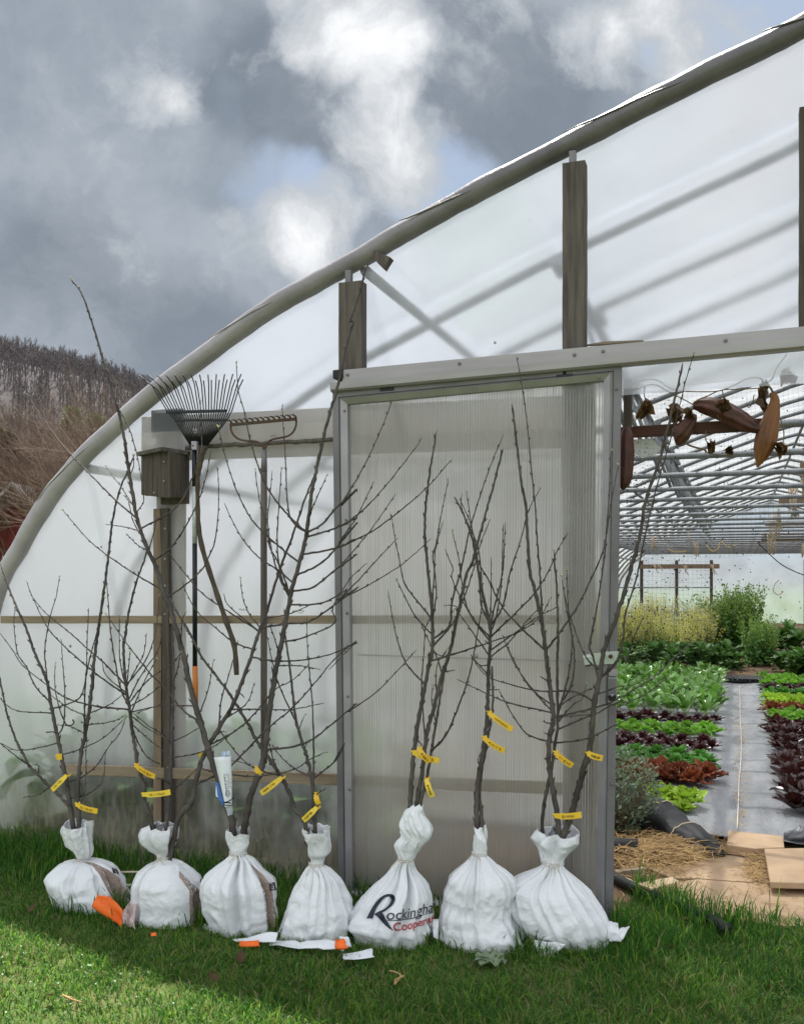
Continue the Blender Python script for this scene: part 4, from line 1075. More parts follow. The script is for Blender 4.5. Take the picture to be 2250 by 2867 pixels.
drape(4, [[zz('c', *ul[i]), zz('c', *ul[i + 1]), zz('c', ul[i + 1][0], ul[i + 1][1] - 9), zz('c', ul[i][0], ul[i][1] - 9)] for i in range(14)], M['navy'], 'printed_underline')
# ---- orange labels sewn into the sack seams
def paper_px(name, parent, mat, pts, depth, bend=.01, rows_=8):
    a, b_, c, d = [Wp(*zz(k, x, y), yy) for k, x, y, yy in pts]
    mb = MB(); R_ = []
    for j in range(rows_ + 1):
        R_.append([a.lerp(b_, i / 10).lerp(d.lerp(c, i / 10), j / rows_) + Vector((0, -bend * math.sin(math.pi * i / 10) + bend * .6 * math.sin(2.2 * math.pi * j / rows_), 0)) for i in range(11)])
    mb.grid(R_); o = mb.build(name, mat, parent, True)
    md = o.modifiers.new('thick', 'SOLIDIFY'); md.thickness = .0012; return o
ol_ = paper_px('label_tag', S1, M['orange_paper'], [('b', 590, 870, -.835), ('b', 700, 885, -.845), ('b', 745, 1120, -.86), ('b', 538, 990, -.845)], 0, .006)
ol2 = paper_px('label_tag', S1, M['orange_paper'], [('b', 698, 884, -.845), ('b', 840, 1030, -.835), ('b', 822, 1190, -.835), ('b', 740, 1118, -.86)], 0, -.008)
mb = MB()
rq = random.Random(4)
for ln in range(6):
    for wd in range(4):
        x0 = 620 + wd * 34 + ln * 5; y0 = 935 + ln * 17 + wd * 13
        A_ = Wp(*zz('b', x0, y0), -.858); B__ = Wp(*zz('b', x0 + rq.uniform(16, 28), y0 + 8), -.858)
        if rq.random() < .8: mb.add([A_, B__, B__ + Vector((0, 0, .0012)), A_ + Vector((0, 0, .0012))], [(0, 1, 2, 3)])
mb.build('printed_lines', basic('faded_print', (.52, .12, .03), None, 30), ol_)
paper_px('label_tag', S2, M['orange_paper'], [('b', 1100, 1235, -.90), ('b', 1150, 1232, -.90), ('b', 1160, 1262, -.92), ('b', 1110, 1268, -.92)], 0, .004)
paper_px('label_tag', S3, M['orange_paper'], [('3', 1140, 742, -.835), ('3', 1236, 738, -.835), ('3', 1243, 768, -.85), ('3', 1150, 772, -.85)], 0, .006)
paper_px('label_tag', S4, M['orange_paper'], [('3', 1598, 732, -.80), ('3', 1640, 730, -.80), ('3', 1668, 775, -.82), ('3', 1608, 785, -.82)], 0, .012)
# sheet of white paper lying at the foot of the lettered sack
o = paper_px('paper_sheet', None, M['paper'], [('c', 30, 1965, -.78), ('c', 390, 1895, -.76), ('c', 425, 2005, -.82), ('c', 60, 2035, -.86)], 0, .012)
tag(o, 'folded sheet of white paper on the grass below the lettered sack', 'paper')
for y0, y1 in ((655, 652), (780, 782)):        # pale thin sticks between the first two sacks
    a, c = Wp(*zz('b', 770, y0), -.50), Wp(*zz('b', 1010, y1), -.50)
    mb = MB(); mb.tube([a, c], .006 if y0 > 700 else .0045, 8)
    tag(mb.build('wooden_stick', M['white_stick'], None, True), 'upper pale thin stick bridging the gap between the two leftmost sacks' if y0 < 700 else 'lower pale thin stick bridging the gap between the two leftmost sacks', 'stick')

# ============================================================ saplings, traced limb by limb, each limb at its own depth
rt_ = random.Random(21)
def limb(pts, r0, r1, rs, buds=True, n=7):
    """pts: rough 3D axis -> knobbly tapering tube with buds"""
    P = smooth_path(pts, 5); L = [0]
    for a, c in zip(P, P[1:]): L.append(L[-1] + (c - a).length)
    tot = L[-1]; mb = MB()
    nn = max(6, int(tot / .017)); Q = []; R_ = []
    j = 0
    for i in range(nn + 1):
        d = tot * i / nn
        while j < len(L) - 2 and L[j + 1] < d: j += 1
        t = (d - L[j]) / max(L[j + 1] - L[j], 1e-6); p = P[j].lerp(P[j + 1], t)
        r = lerp(r0, r1, (i / nn) ** .8)
        p = p + Vector((rs.uniform(-1, 1), rs.uniform(-1, 1), rs.uniform(-1, 1))) * min(.0022, .25 * r + .0004)
        Q.append(p); R_.append(r * (1 + (.28 if i % 3 == 0 else -.04) * rs.random()))
    R_[-1] *= .6
    mb.tube(Q, R_, n)
    if buds:
        for i in range(3, nn, 3):
            t = (Q[min(i + 1, nn)] - Q[i - 1]).normalized(); u = t.orthogonal().normalized(); a = rs.uniform(0, 6.28)
            o = u * math.cos(a) + t.cross(u) * math.sin(a)
            r = R_[i]; b0 = Q[i] + o * r * .7
            mb.tube([b0, b0 + (o * .6 + t) * (.004 + r * .5), b0 + (o * .5 + t * 1.3) * (.007 + r * .7)], [.0022 + r * .15, .0019 + r * .1, .0004], 5)
        if rs.random() < .45:                 # fresh green tip
            mb.cur = 1; t = (Q[-1] - Q[-2]).normalized()
            for k in range(3):
                e = Q[-1] + (t + Vector((rs.uniform(-.7, .7), rs.uniform(-.7, .7), rs.uniform(-.3, .6)))) * .011
                mb.tube([Q[-1], Q[-1].lerp(e, .5) + Vector((.001, 0, 0)), e], [.0012, .0024, .0003], 5)
    return mb
PICKS = []
def sapling(label, si, trunk, branches, r0=.0125, r1=.004, yb=None, ytop=-.2, x_in=0.0, name='fruit_sapling'):
    """trunk, branches: traced strings; si: which sack it stands in"""
    tx, ty, ztie, ztop_ = SACK_TOP[si]
    yb = ty if yb is None else yb
    tp = path(trunk); n = len(tp); T = []
    l = [0.0]
    for a, c in zip(tp, tp[1:]): l.append(l[-1] + math.hypot(c[0] - a[0], c[1] - a[1]))
    for i, (px, py) in enumerate(tp): T.append((px, py, lerp(yb, ytop, l[i] / l[-1])))
    P = [Wp(*t) for t in T]
    foot = Vector((lerp(P[0].x, tx, .75), yb, ztie - .02)); mid = Vector((lerp(P[0].x, tx, .35), yb, lerp(P[0].z, ztie, .5)))
    root = thing(name, label, 'sapling', tuple(foot), 'bare young fruit trees standing in white sacks')
    rs = random.Random(len(label) * 7 + si)
    limb([foot, mid] + P, r0, r1, rs, n=9).build('trunk', [M['bark'], M['bud']], root, True)
    dense = []
    for a, c, ia in zip(T, T[1:], range(n)):
        for k in range(8):
            t = k / 8; dense.append((lerp(a[0], c[0], t), lerp(a[1], c[1], t), lerp(a[2], c[2], t), (l[ia] + (l[ia + 1] - l[ia]) * t) / l[-1]))
    for bs in branches:
        bp = path(bs)
        q = min(dense, key=lambda d: math.hypot(d[0] - bp[0][0], d[1] - bp[0][1])); gap = math.hypot(q[0] - bp[0][0], q[1] - bp[0][1])
        y0 = q[2]; y1 = max(-.75, min(-.17, y0 + rs.choice((-1, 1)) * rs.uniform(.06, .22)))
        if gap < 60: bp = [(q[0], q[1])] + (bp[1:] if gap > 12 and len(bp) > 2 else bp[1:])
        ll = [0.0]
        for a, c in zip(bp, bp[1:]): ll.append(ll[-1] + math.hypot(c[0] - a[0], c[1] - a[1]))
        if ll[-1] < 5: continue
        B = [Wp(px, py, lerp(y0, y1, (ll[i] / ll[-1]) ** 1.2)) for i, (px, py) in enumerate(bp)]
        big = min(1.0, ll[-1] / 500)
        rr = lerp(.0028, .0050, big)
        limb(B, rr, .0017, rs).build('branch', [M['bark'], M['bud']], root, True)
    return root
TREES = [
 ('slim sapling leaning to the left edge in the leftmost sack', 0, "2 345,1350 330,1240 300,1080 275,960 245,810 225,700 160,540 130,450 75,330 30,210 5,140",
  ["2 245,855 100,840 40,815 -4,770", "2 245,800 170,720 130,630 85,560 68,420 75,335", "2 270,995 180,1015 80,1025 0,990", "2 290,950 305,900 312,760 300,600 295,505", "2 235,760 228,690 215,560 228,450 245,370 270,290 285,200",
   "2 255,820 340,800 385,770 412,680 418,500 425,345", "2 300,1045 400,1015 490,970 560,910 603,865", "2 330,1180 400,1150 470,1090 520,1010 570,950 603,870", "2 345,1250 400,1245 470,1200 500,1140 505,1020", "2 268,940 245,937 222,942"], .0125),
 ('dark straight sapling in the leftmost sack, its tip beside the bird box', 0, "2 378,1350 375,1190 385,1060 405,960 425,850 440,720 455,560 480,380 500,250 515,130 1 525,1060 545,920 575,800 610,720 640,645",
  ["2 430,855 520,810 580,765", "2 420,905 500,895 560,880 605,855", "2 400,950 330,910 270,905", "2 410,865 340,830 240,760", "2 405,960 412,680 470,440 500,300", "2 350,1300 395,1260 410,1180 413,1010 418,960", "2 400,985 428,976", "2 400,905 392,890"], .0115),
 ('pale grey sapling sweeping far left from the leftmost sack', 0, "2 340,1320 320,1280 240,1200 150,1110 115,1050 70,960 35,850 10,730 -3,660",
  ["2 145,1105 60,1040 -5,985", "2 240,1210 180,1240 113,1250", "2 180,1140 185,1100 160,1095", "2 350,880 355,900 320,905 290,840 265,730 265,615"], .0095),
 ('sapling with a whorl of branches at half height, left in the second sack', 1, "2 720,1350 695,1280 690,1200 665,1120 650,1040 630,900 612,790 600,690 590,540 600,480 615,370 650,230 690,120 708,60",
  ["2 612,800 575,720 535,500 520,340 510,210 1 505,1190", "2 600,740 575,600 572,500 572,380", "2 612,740 615,640 622,560", "2 614,730 660,620 690,560 702,465", "2 614,720 650,660 700,590 735,500 755,380 760,290", "2 625,790 680,660 760,540 775,430",
   "2 620,800 700,700 780,640 830,610 862,560", "2 625,820 700,770 800,690 818,660", "2 640,845 700,825 760,812 790,770", "2 640,850 720,930 810,975", "2 640,895 720,980 815,1050", "2 655,930 690,1040 740,1080 800,1105",
   "2 600,750 510,670 490,600", "2 605,840 460,815 330,780 240,725 110,620 60,545 -3,460", "2 605,760 500,690 400,610 310,530 230,440 155,290 128,215", "2 600,720 500,610 420,540 330,460 220,370 150,285", "2 618,860 680,720 720,640 750,590"], .0115),
 ('thin sapling in front of the bird box post in the second sack', 1, "2 800,1350 810,1250 822,1000 825,870 830,720 828,520 822,430",
  ["2 820,980 880,960 965,910", "2 822,1065 900,1050 1000,1020 1100,955", "2 818,1230 860,1190 945,1110", "2 826,700 850,640 862,560", "2 822,1000 790,960 700,900 640,850", "2 805,1180 780,1165 745,1160"], .0105),
 ('sapling slanting right from the second sack, forked across its neighbours', 1, "2 860,1340 920,1270 935,1180 960,1090 1000,1000 1060,900 1110,820 1150,720 1200,580 1245,440 1280,350 1300,280 1 1345,1170 1375,1090 1410,990 1440,900 1470,820 1502,742",
  ["2 945,1190 1070,1125 1160,1045 1270,930 1390,830 1500,710 1600,590 1708,500 6 40,712", "2 965,1110 1100,1140 1230,1150 1400,1120 1480,1070 1555,1035", "2 1000,890 1060,780 1090,680 1120,580 1140,500", "2 960,840 1000,720 1020,600", "2 1105,825 1270,830 1400,830 1548,800",
   "2 1210,585 1330,600 1480,590 1600,560 1708,510 6 100,605 178,578", "2 1210,550 1120,510 1030,440 950,370 900,290 875,225", "2 1250,440 1190,370 1160,290 1150,205", "2 1245,450 1170,400 1090,330 1070,275", "2 1240,460 1150,400 1040,330 960,270 900,200 808,85",
   "2 1260,440 1380,420 1480,410 1600,330 1708,250 5 90,1480 250,1400 400,1310 500,1230 583,1152", "2 1000,1000 1100,950 1200,870 1310,740 1400,690 1480,610", "2 1105,960 1150,1060 1235,1125", "2 1130,920 1180,800 1217,700", "2 1270,400 1380,375 1495,325", "2 1010,985 1045,940 1080,938", "2 1130,745 1170,775"], .0135),
 ('tallest sapling leaning left past the arch, its trunk in the printed sleeve', 2, "2 1105,1340 1070,1250 1040,1150 1010,1060 985,980 950,860 915,740 890,620 870,540 835,420 810,330 780,270 760,190 730,110 700,50 1 655,940 640,850 620,740 595,560 570,440 545,350 520,260 490,170 465,80 438,-5 0 175,625 151,592",
  ["1 655,940 570,870 480,780 400,700 350,650 260,540 190,440 120,335", "1 765,1290 650,1210 530,1130 430,1050 350,960 303,905", "1 690,985 760,945 830,900 880,840 915,760 945,680 965,590 960,480 960,385", "1 745,1145 810,1090 870,1010 920,920 960,830 990,720 1008,620", "1 820,1310 900,1250 970,1180 1010,1100 1030,1040 1045,900 1045,770 1038,695",
   "1 660,920 688,860 680,800", "1 665,1020 610,985 505,970", "1 700,1105 660,1070 605,1015", "1 645,890 580,790 540,740 510,695", "1 690,1050 640,960 615,860 590,830", "1 565,400 610,490 640,580 665,680 680,780", "1 705,1100 740,990 750,930", "2 920,812 840,812 750,815 650,850",
   "2 955,885 880,840 800,740 720,660 640,560 575,470 510,380", "2 860,520 872,410 885,370", "2 945,800 905,720 888,600", "1 617,740 640,690 637,645"], .0165),
 ('tall straight sapling crossing the door corner, in the third sack', 2, "2 1180,1340 1205,1230 1245,1120 1265,1040 1280,900 1295,790 1320,640 1350,490 1380,340 1400,240 1430,140 1450,60 1465,0 1 1480,900 1495,800 1520,680 1550,540 1580,430 1620,290 1640,190 1665,80 1690,0 0 745,680 765,620 778,565",
  ["1 1465,1010 1400,950 1330,870 1270,780 1220,650 1190,540 1165,420 1140,330 1130,205", "1 1455,1010 1420,980 1385,930 1372,830 1365,650 1355,500 1350,410", "1 1425,1150 1350,1090 1250,1000 1180,910 1120,780 1070,620 1045,510", "1 1400,1250 1330,1190 1240,1130 1160,1040 1100,930 1073,868", "1 1390,1310 1330,1150 1290,1080 1270,960 1240,850 1220,710",
   "1 1385,1330 1340,1230 1300,1100 1280,950 1290,850 1302,712", "1 1390,1310 1355,1250 1335,1170 1325,1050 1330,940 1345,710", "1 1475,1010 1540,970 1610,890 1708,800 5 100,980 180,850 260,700 330,540 375,415", "1 1470,1035 1600,990 1708,935 5 100,1090 200,1020 300,920 400,800 500,670 530,620",
   "1 1455,1115 1530,1100 1620,1080 1708,1040 5 130,1180 260,1120 400,1020 520,920 600,840 675,750", "1 1430,1220 1530,1160 1610,1080 1708,960 5 90,1180 180,1050 240,930 278,850", "1 1405,1290 1500,1270 1600,1190 1708,1110 5 100,1300 220,1160 310,1040 395,915", "1 1390,1355 1480,1355 1570,1335 1660,1280 5 110,1460 220,1350 300,1260 395,1160",
   "2 1340,620 1430,622 1520,637", "2 1285,1030 1400,1010 1500,970 1600,890 1708,800 6 130,940 280,840 400,720 505,605", "2 1360,510 1440,490 1600,420 5 60,1520 150,1370 240,1285", "2 1330,560 1310,480 1285,420", "1 1478,970 1490,900 1530,810 1560,740", "2 1320,655 1300,650"], .0155),
 ('sapling leaning left in the plain sack beside the door frame', 3, "2 1450,1350 1410,1310 1385,1230 1340,1150 1290,1070 1240,1000 1180,890 1120,790 1050,690 960,570 900,450 850,370 805,285",
  ["2 1345,1160 1310,1080 1285,985", "2 1290,1065 1315,1072", "2 1340,1150 1240,1120 1160,1085 1110,1075", "2 950,550 925,500 880,430"], .0105),
 ('upright twiggy sapling in the plain sack beside the door frame', 3, "2 1505,1350 1500,1230 1485,1130 1455,1020 1420,900 1400,760 1385,620 1370,520 1364,470",
  ["2 1510,1200 1500,1050 1495,830 1480,650 1470,520 1468,390", "2 1420,900 1340,730 1300,590 1278,480", "2 1515,1170 1600,1080 1650,990 6 60,1210 118,1105", "2 1480,1150 1420,1120 1350,1065 1300,1000", "2 1420,940 1440,900 1455,860", "2 1525,1240 1560,1205", "2 1500,1000 1470,985"], .0105),
 ('branching sapling at the left of the lettered sack', 4, "6 470,1425 480,1270 500,1060 535,880 560,740 590,590 585,420 580,330 565,180 5 550,1140 550,1020 570,830 595,680 607,595",
  ["6 592,520 590,330 600,190 5 590,1250 610,1170 640,1000 672,850", "6 600,470 610,300 5 600,1250 642,1070", "6 600,540 680,480 5 690,1500 740,1320 780,1130 830,960 900,760 965,603", "6 590,525 500,430 440,320 400,238", "6 505,435 450,270 420,160 5 390,1150 370,1020", "6 540,790 450,680 400,540 370,400 352,288", "6 585,665 730,620 880,570 1050,510 1160,430 1212,335",
   "6 600,585 700,460 760,320 800,200 5 845,1180 895,1052", "6 595,420 560,470 545,500", "6 560,700 575,620 640,640 665,605"], .0115),
 ('forked sapling with yellow tags in the middle of the lettered sack', 4, "6 510,1410 530,1280 545,1170 560,1040 600,900 640,740 680,620 710,480 740,340 770,200 5 800,1280 860,1060 910,880 962,678",
  ["6 645,735 610,640 560,540 520,450", "6 650,725 680,718 708,715", "6 545,1110 540,960 530,800 545,600 550,478", "6 560,850 610,700 640,640 665,605", "6 500,1230 525,1228", "6 690,560 720,400 700,370 655,370", "6 530,1130 510,1080 515,1050"], .0115),
 ('right hand sapling of the lettered sack with a long side shoot', 4, "6 530,1400 560,1280 590,1100 610,980 640,800 655,700", ["6 590,1150 660,1060 730,900 780,750 810,620 830,500 850,370 850,240", "6 545,1310 555,1365", "6 600,1000 585,880 590,800"], .0095),
 ('sapling with a fan of fine shoots in the tightly wrapped sack', 5, "6 825,1520 825,1340 845,1220 860,1130 880,950 885,800 890,650 895,550 897,470 870,370 840,230 820,130 800,20 5 760,1040 705,932",
  ["6 880,540 820,460 750,350 690,220 5 700,1320 660,1222", "6 880,560 780,400 740,220 5 730,1270 695,1118", "6 892,480 850,370 835,220 5 815,1200 790,1040 770,915", "6 900,460 900,300 5 900,1250", "6 900,470 930,330 960,200 5 970,1180 975,1070", "6 905,480 960,380 1000,200 5 1060,1150 1100,1000 1160,890", "6 905,540 1000,440 1110,330 1200,200 5 1250,1220 1308,1125",
   "6 905,650 1000,560 1100,440 1155,385", "6 900,610 1050,500 1150,430 1258,375", "6 885,695 845,690 820,672", "6 885,735 830,680 790,630", "6 905,820 945,817", "6 870,580 870,560 905,575", "6 900,640 720,400 705,395", "6 895,510 855,300 5 830,1200 745,1000 745,910", "6 895,520 930,420 955,240 5 960,1250 965,1075", "6 838,945 880,950"], .0125, .0035),
 ('second trunk twisted close in the tightly wrapped sack', 5, "6 852,1520 838,1390 850,1250 885,1060 908,900 905,760 903,690", ["6 840,1230 830,1200 840,1160", "6 870,1090 890,1050"], .0095),
 ('tall sapling rising past the door track from the flared sack', 6, "6 1255,1575 1245,1450 1215,1280 1205,1120 1230,960 1210,800 1190,610 1165,440 1130,280 1105,180 5 1085,1000 1060,850 1040,680 1013,452",
  ["6 1175,500 1160,220 5 1145,1170 1135,1000 1115,800 1090,530 1065,350 1035,185", "6 1185,605 1070,500 960,380 890,240 830,130 5 800,1100 740,960", "6 1190,605 1260,520 1350,390 1430,230 5 1500,1200 1530,1000 1575,765", "6 1210,905 1100,800 1000,620 958,525", "6 1215,940 1130,830 1030,690 985,595", "6 1220,940 1000,890 880,840 718,762", "6 1205,990 1185,990 1172,985", "6 1205,1050 1180,1045", "6 1200,1190 1180,1185", "6 1200,770 1160,748"], .0130),
 ('twiggy sapling with red shoots at the back of the flared sack', 6, "6 1170,1560 1190,1380 1225,1200 1250,1040 1255,950 1250,680 1255,560 1250,300 1240,180 1235,88",
  ["6 1250,1110 1100,1060 1020,960 940,818", "6 1260,1105 1400,1080 1550,1010 1708,935", "6 1265,965 1500,900 1600,850 8 300,700 400,640 500,540 640,418", "6 1262,1025 1380,975 1470,940 1560,890 8 250,790 380,720 480,630", "6 1258,900 1330,780 1340,600 1300,390 1275,220", "6 1260,940 1310,740 1330,560 1310,400 1302,190", "6 1265,1000 1330,900 1380,870 1405,790", "6 1255,930 1330,860 1480,790", "6 1250,1190 1275,1192"], .0085),
 ('sturdy forked sapling at the right of the flared sack, tips above the gourds', 6, "6 1290,1575 1340,1430 1390,1240 1430,1100 1440,950 1470,780 1485,700 1500,600 1560,450 1620,250 1690,0 7 420,1250 520,950 600,650 660,400 707,195",
  ["6 1475,765 1560,680 1600,560 7 270,2100 360,1800 430,1450 530,1050 620,750 690,480 740,280 797,98", "6 1470,770 1440,640 1422,590 1440,490 1470,330 1500,120 5 1520,1000 1530,850 1535,690", "6 1440,885 1370,840 1310,825 1160,825 1000,790 870,740 790,630", "6 1430,940 1250,965", "6 1455,835 1600,795 8 200,720 330,660 380,640", "6 1455,720 1400,640 1330,460 1290,320 1285,290", "6 1470,760 1600,640 8 220,560 270,400 330,270"], .0150),
]
for t in TREES:
    sapling(*t)
# ---- yellow tags looped on the stems
def plant_tag(label, pts, y, w=13, seed=0, scrib=True):
    a, c = path(pts)[0], path(pts)[-1]
    A = Wp(*a, y); C = Wp(*c, y - .004); dx = (C - A); L = dx.length
    up = Vector((-dx.z, 0, dx.x)).normalized() * (w / FPX * 4.0 / 2 * 1.25)
    mb = MB(); rows = []
    for i in range(9):
        t = i / 8; p = A.lerp(C, t) + Vector((0, -.006 * math.sin(t * 3), -.10 * L * t * (1 - t)))
        q = .8 if i in (0, 1) else 1
        rows.append([p - up * q, p + up * q])
    mb.grid(rows); root = mb.build('plant_tag', M['tagy'], None); md = root.modifiers.new('thick', 'SOLIDIFY'); md.thickness = .0007
    tag(root, label, 'tag', 'yellow tags tied to the saplings')
    lp = MB(); lp.tube([A + Vector((.010 * math.cos(k), .014 + .012 * math.sin(k), .004 * math.sin(k * 2))) for k in np.linspace(0, 6.28, 13)], .0028, 5, False); lp.build('tag_loop', M['tagy'], root, True)
    if scrib and L > .05:
        rs = random.Random(seed); mb = MB(); t = .30
        while t < .84:
            p = A.lerp(C, t) + Vector((0, -.006 * math.sin(t * 3) - .0035, -.10 * L * t * (1 - t)))
            h = up * rs.uniform(.22, .45); s = dx.normalized() * rs.uniform(.0007, .0013)
            sl = dx.normalized() * rs.uniform(-.003, .003)
            mb.add([p - h - s, p - h + s, p + h + s + sl, p + h - s + sl], [(0, 1, 2, 3)])
            if rs.random() < .6: mb.add([p - h, p - h + s * 5, p - h + s * 5 + up * .12, p - h + up * .12], [(0, 1, 2, 3)])
            t += rs.uniform(.035, .075) if rs.random() < .85 else .12
        mb.build('handwriting', M['ink'], root)
TAGS = [
 ('yellow tag pointing down right just above the leftmost sack collar', "2 362,1283 468,1317", -.63), ('yellow tag hanging down left on the leftmost sack saplings', "2 318,1148 250,1216", -.58),
 ('small square yellow tag end high on the leftmost sapling', "2 270,1055 298,1056", -.55), ('yellow tag slanting down beside the whorled sapling of the second sack', "2 645,1095 742,1152", -.60),
 ('level yellow tag between two saplings above the second sack', "2 680,1237 816,1225", -.63), ('little yellow tag left of the printed sleeve', "2 952,1052 985,1038", -.55),
 ('folded yellow tag on the straight sapling right of the printed sleeve', "2 1222,1108 1250,1140", -.60), ('yellow tag hanging down left between the third and fourth sacks', "2 1345,1158 1248,1232", -.60),
 ('curled yellow tag low above the plain sack by the door frame', "3 1513,106 1450,165", -.62), ('short curled yellow tag on the upright sapling by the door frame', "3 1510,38 1525,88", -.60),
 ('longer of two crossed yellow tags above the lettered sack', "6 483,1150 625,1196", -.535), ('yellow tag slanting across another above the lettered sack', "6 515,1130 575,1203", -.55),
 ('yellow tag hanging steeply down right of the lettered sack trunks', "6 556,1292 590,1387", -.54), ('upper yellow tag on the tightly wrapped sack sapling', "6 885,938 1015,1030", -.43),
 ('lower curved yellow tag on the tightly wrapped sack sapling', "6 858,1072 972,1144", -.44), ('yellow tag slanting right on the tall sapling of the flared sack', "6 1238,1150 1332,1222", -.38),
 ('yellow tag level on the sturdy forked sapling by the door edge', "6 1410,1156 1492,1182", -.39), ('long level yellow tag just above the flared sack collar', "6 1236,1488 1380,1482", -.405)]
for i, (lb, pt, y) in enumerate(TAGS): plant_tag(lb, pt, y, 13 if 'small' not in lb else 15, i)
# ---- printed paper sleeve on the third sack's trunk
SY = -.655
SL = thing('paper_sleeve', 'white and blue printed paper sleeve wrapped round a sapling trunk and tied with black wire', 'paper sleeve', tuple(Wp(*zz('f', 780, 1150), SY)))
def sleeve(name, L_, R__, mat, y, bulge, parent, n=10):
    mb = MB(); A = [Wp(*p, y) for p in path(L_)]; B = [Wp(*p, y) for p in path(R__)]
    A, B = smooth_path(A, 5), smooth_path(B, 5)
    rows = [[a.lerp(c, i / n) + Vector((0, -bulge * math.sin(math.pi * i / n), 0)) for i in range(n + 1)] for a, c in zip(A, B)]
    mb.grid(rows); o = mb.build(name, mat, parent, True); md = o.modifiers.new('thick', 'SOLIDIFY'); md.thickness = .001; return o
sleeve('white_wrap', "f 565,400 640,720 700,960 735,1120 740,1175", "f 835,360 850,720 852,960 850,1050 858,1180", M['paper'], SY - .012, .022, SL)
sleeve('blue_wrap', "f 605,780 590,930 600,1020 660,1090 700,1165", "f 640,800 680,940 715,1060 728,1110 735,1170", M['blue_print'], SY - .006, .008, SL)
sleeve('torn_edge', "f 600,860 596,940 600,1025 632,1030", "f 612,860 625,940 632,1000 640,1030", M['paper'], SY - .012, .003, SL)
sleeve('printed_top', "f 690,300 685,380", "f 822,298 826,370", basic('pale_blue_print', (.28, .40, .66), (.62, .67, .76), 45, .6, stretch=(3, 1, 1), lo=.42, hi=.55), SY - .016, .014, SL)
m = new_mat('clear_wrap'); b = NB(m); b.out(b.mixs(.5, b.bsdf('Transparent', (.95, .96, .98)), b.prin((.62, .66, .72), .2))); M['clearwrap'] = m
sleeve('clear_plastic', "f 740,1175 770,1260 790,1330", "f 858,1178 868,1250 862,1310", M['clearwrap'], SY - .012, .016, SL)
wt = MB()
for s in ("f 725,1118 800,1105 880,1045", "f 725,1125 790,1122 848,1132", "f 730,1160 800,1170 858,1162"):
    wt.tube([Wp(*p, SY - .036) for p in path(s)], .0022, 6)
wt.build('wire_tie', M['ink'], SL, True)
def txt_flat(txt, place, y, mat, name, parent, bold=False):
    mb = MB()
    for P in text_polys(txt, place, bold): mb.add([Wp(px, py, y(px, py) if callable(y) else y) for px, py in P], [tuple(range(len(P)))])
    return mb.build(name, mat, parent)
def plv(u, v):
    x = lerp(755, 700, u) + v * 52; return zz('f', x + (1 - u) * 0, lerp(925, 640, u) + v * 8)
txt_flat("North Fork F", lambda u, v: zz('f', lerp(752, 712, u) + v * 44, lerp(930, 665, u) + v * 6), SY - .0375, M['ink'], 'lettering', SL, True)
mb = MB()
for k in range(5):
    for q in range(9):
        if rt_.random() < .75:
            x0 = 792 + k * 12 - q * 3; y0 = 900 - q * 28
            P = [zz('f', x0, y0), zz('f', x0 + 5, y0), zz('f', x0 + 3, y0 - 20), zz('f', x0 - 2, y0 - 20)]
            mb.add([Wp(*p, SY - .036) for p in P], [(0, 1, 2, 3)])
for r0 in (62, 48, 30):
    pts = [zz('f', 782 + r0 * .55 * math.cos(a), 975 + r0 * .85 * math.sin(a)) for a in np.linspace(0, 6.28, 25)]
    mb.tube([Wp(*p, SY - .0365) for p in pts], .0008, 4, False)
mb.build('seal_print', basic('grey_print', (.16, .17, .22), None, 30), SL)

# ---- small pen notes on the plastic and on the header
def pen(k, x, y, w, h, n, seed, yy, mat, parent, slope=0.0):
    rs = random.Random(seed); mb = MB()
    for i in range(n):
        x0 = x + w * i / n; pts = [(x0 + rs.uniform(-.2, .8) * w / n, y + slope * i + rs.uniform(0, 1) * h) for _ in range(4)]
        mb.tube([Wp(*zz(k, *p), yy) for p in pts], .0009, 4)
    mb.build('pen_note', mat, parent)
INKF = basic('faded_ink', (.11, .10, .10), None, 30)
txt_flat("PLA", lambda u, v: zz('1', 1143 + u * 26, 1382 - v * 14), -.006, INKF, 'pen_note', GH)
pen('1', 1155, 1376, 36, 8, 6, 3, -.006, INKF, GH); pen('1', 1402, 1380, 56, 10, 9, 5, -.006, INKF, GH); pen('1', 1432, 1390, 20, 8, 3, 8, -.006, INKF, GH)
pen('a', 1338, 705, 70, 28, 5, 11, -.004, INKF, GH, -3)

# ============================================================ tools hung on the wall
RY = -.055
LR = thing('leaf_rake', 'black wire leaf rake hung head up with an orange handle end', 'rake', tuple(Wp(548, 1980, RY)))
def seg_tube(parent, name, pts, r, mat, y=RY, n=10):
    mb = MB(); mb.tube([Wp(*p, y) for p in path(pts)], r, n); return mb.build(name, M[mat], parent, True)
seg_tube(LR, 'handle', "1 930,615 931,790", .0125, 'steel_black'); seg_tube(LR, 'handle', "1 931,790 932,1062", .0125, 'white_paint'); seg_tube(LR, 'handle', "1 932,1062 933,1648", .0125, 'steel_black')
seg_tube(LR, 'grip', "1 933,1648 935,1730 2 935,810", .0142, 'orange_grip')
mb = MB(); mb.prism([Wp(*p, RY - .028) for p in path("a 552,765 606,765 606,852 556,850")], (0, .03, 0)); fer = mb.build('ferrule', M['alu'], LR, False, .002)
mb = MB(); q = Wp(*zz('a', 570, 810), RY - .029); mb.ball(q, .0045, 8, 4, (1, .4, 1)); mb.build('rivet', M['ink'], fer, True)
NT_ = 26
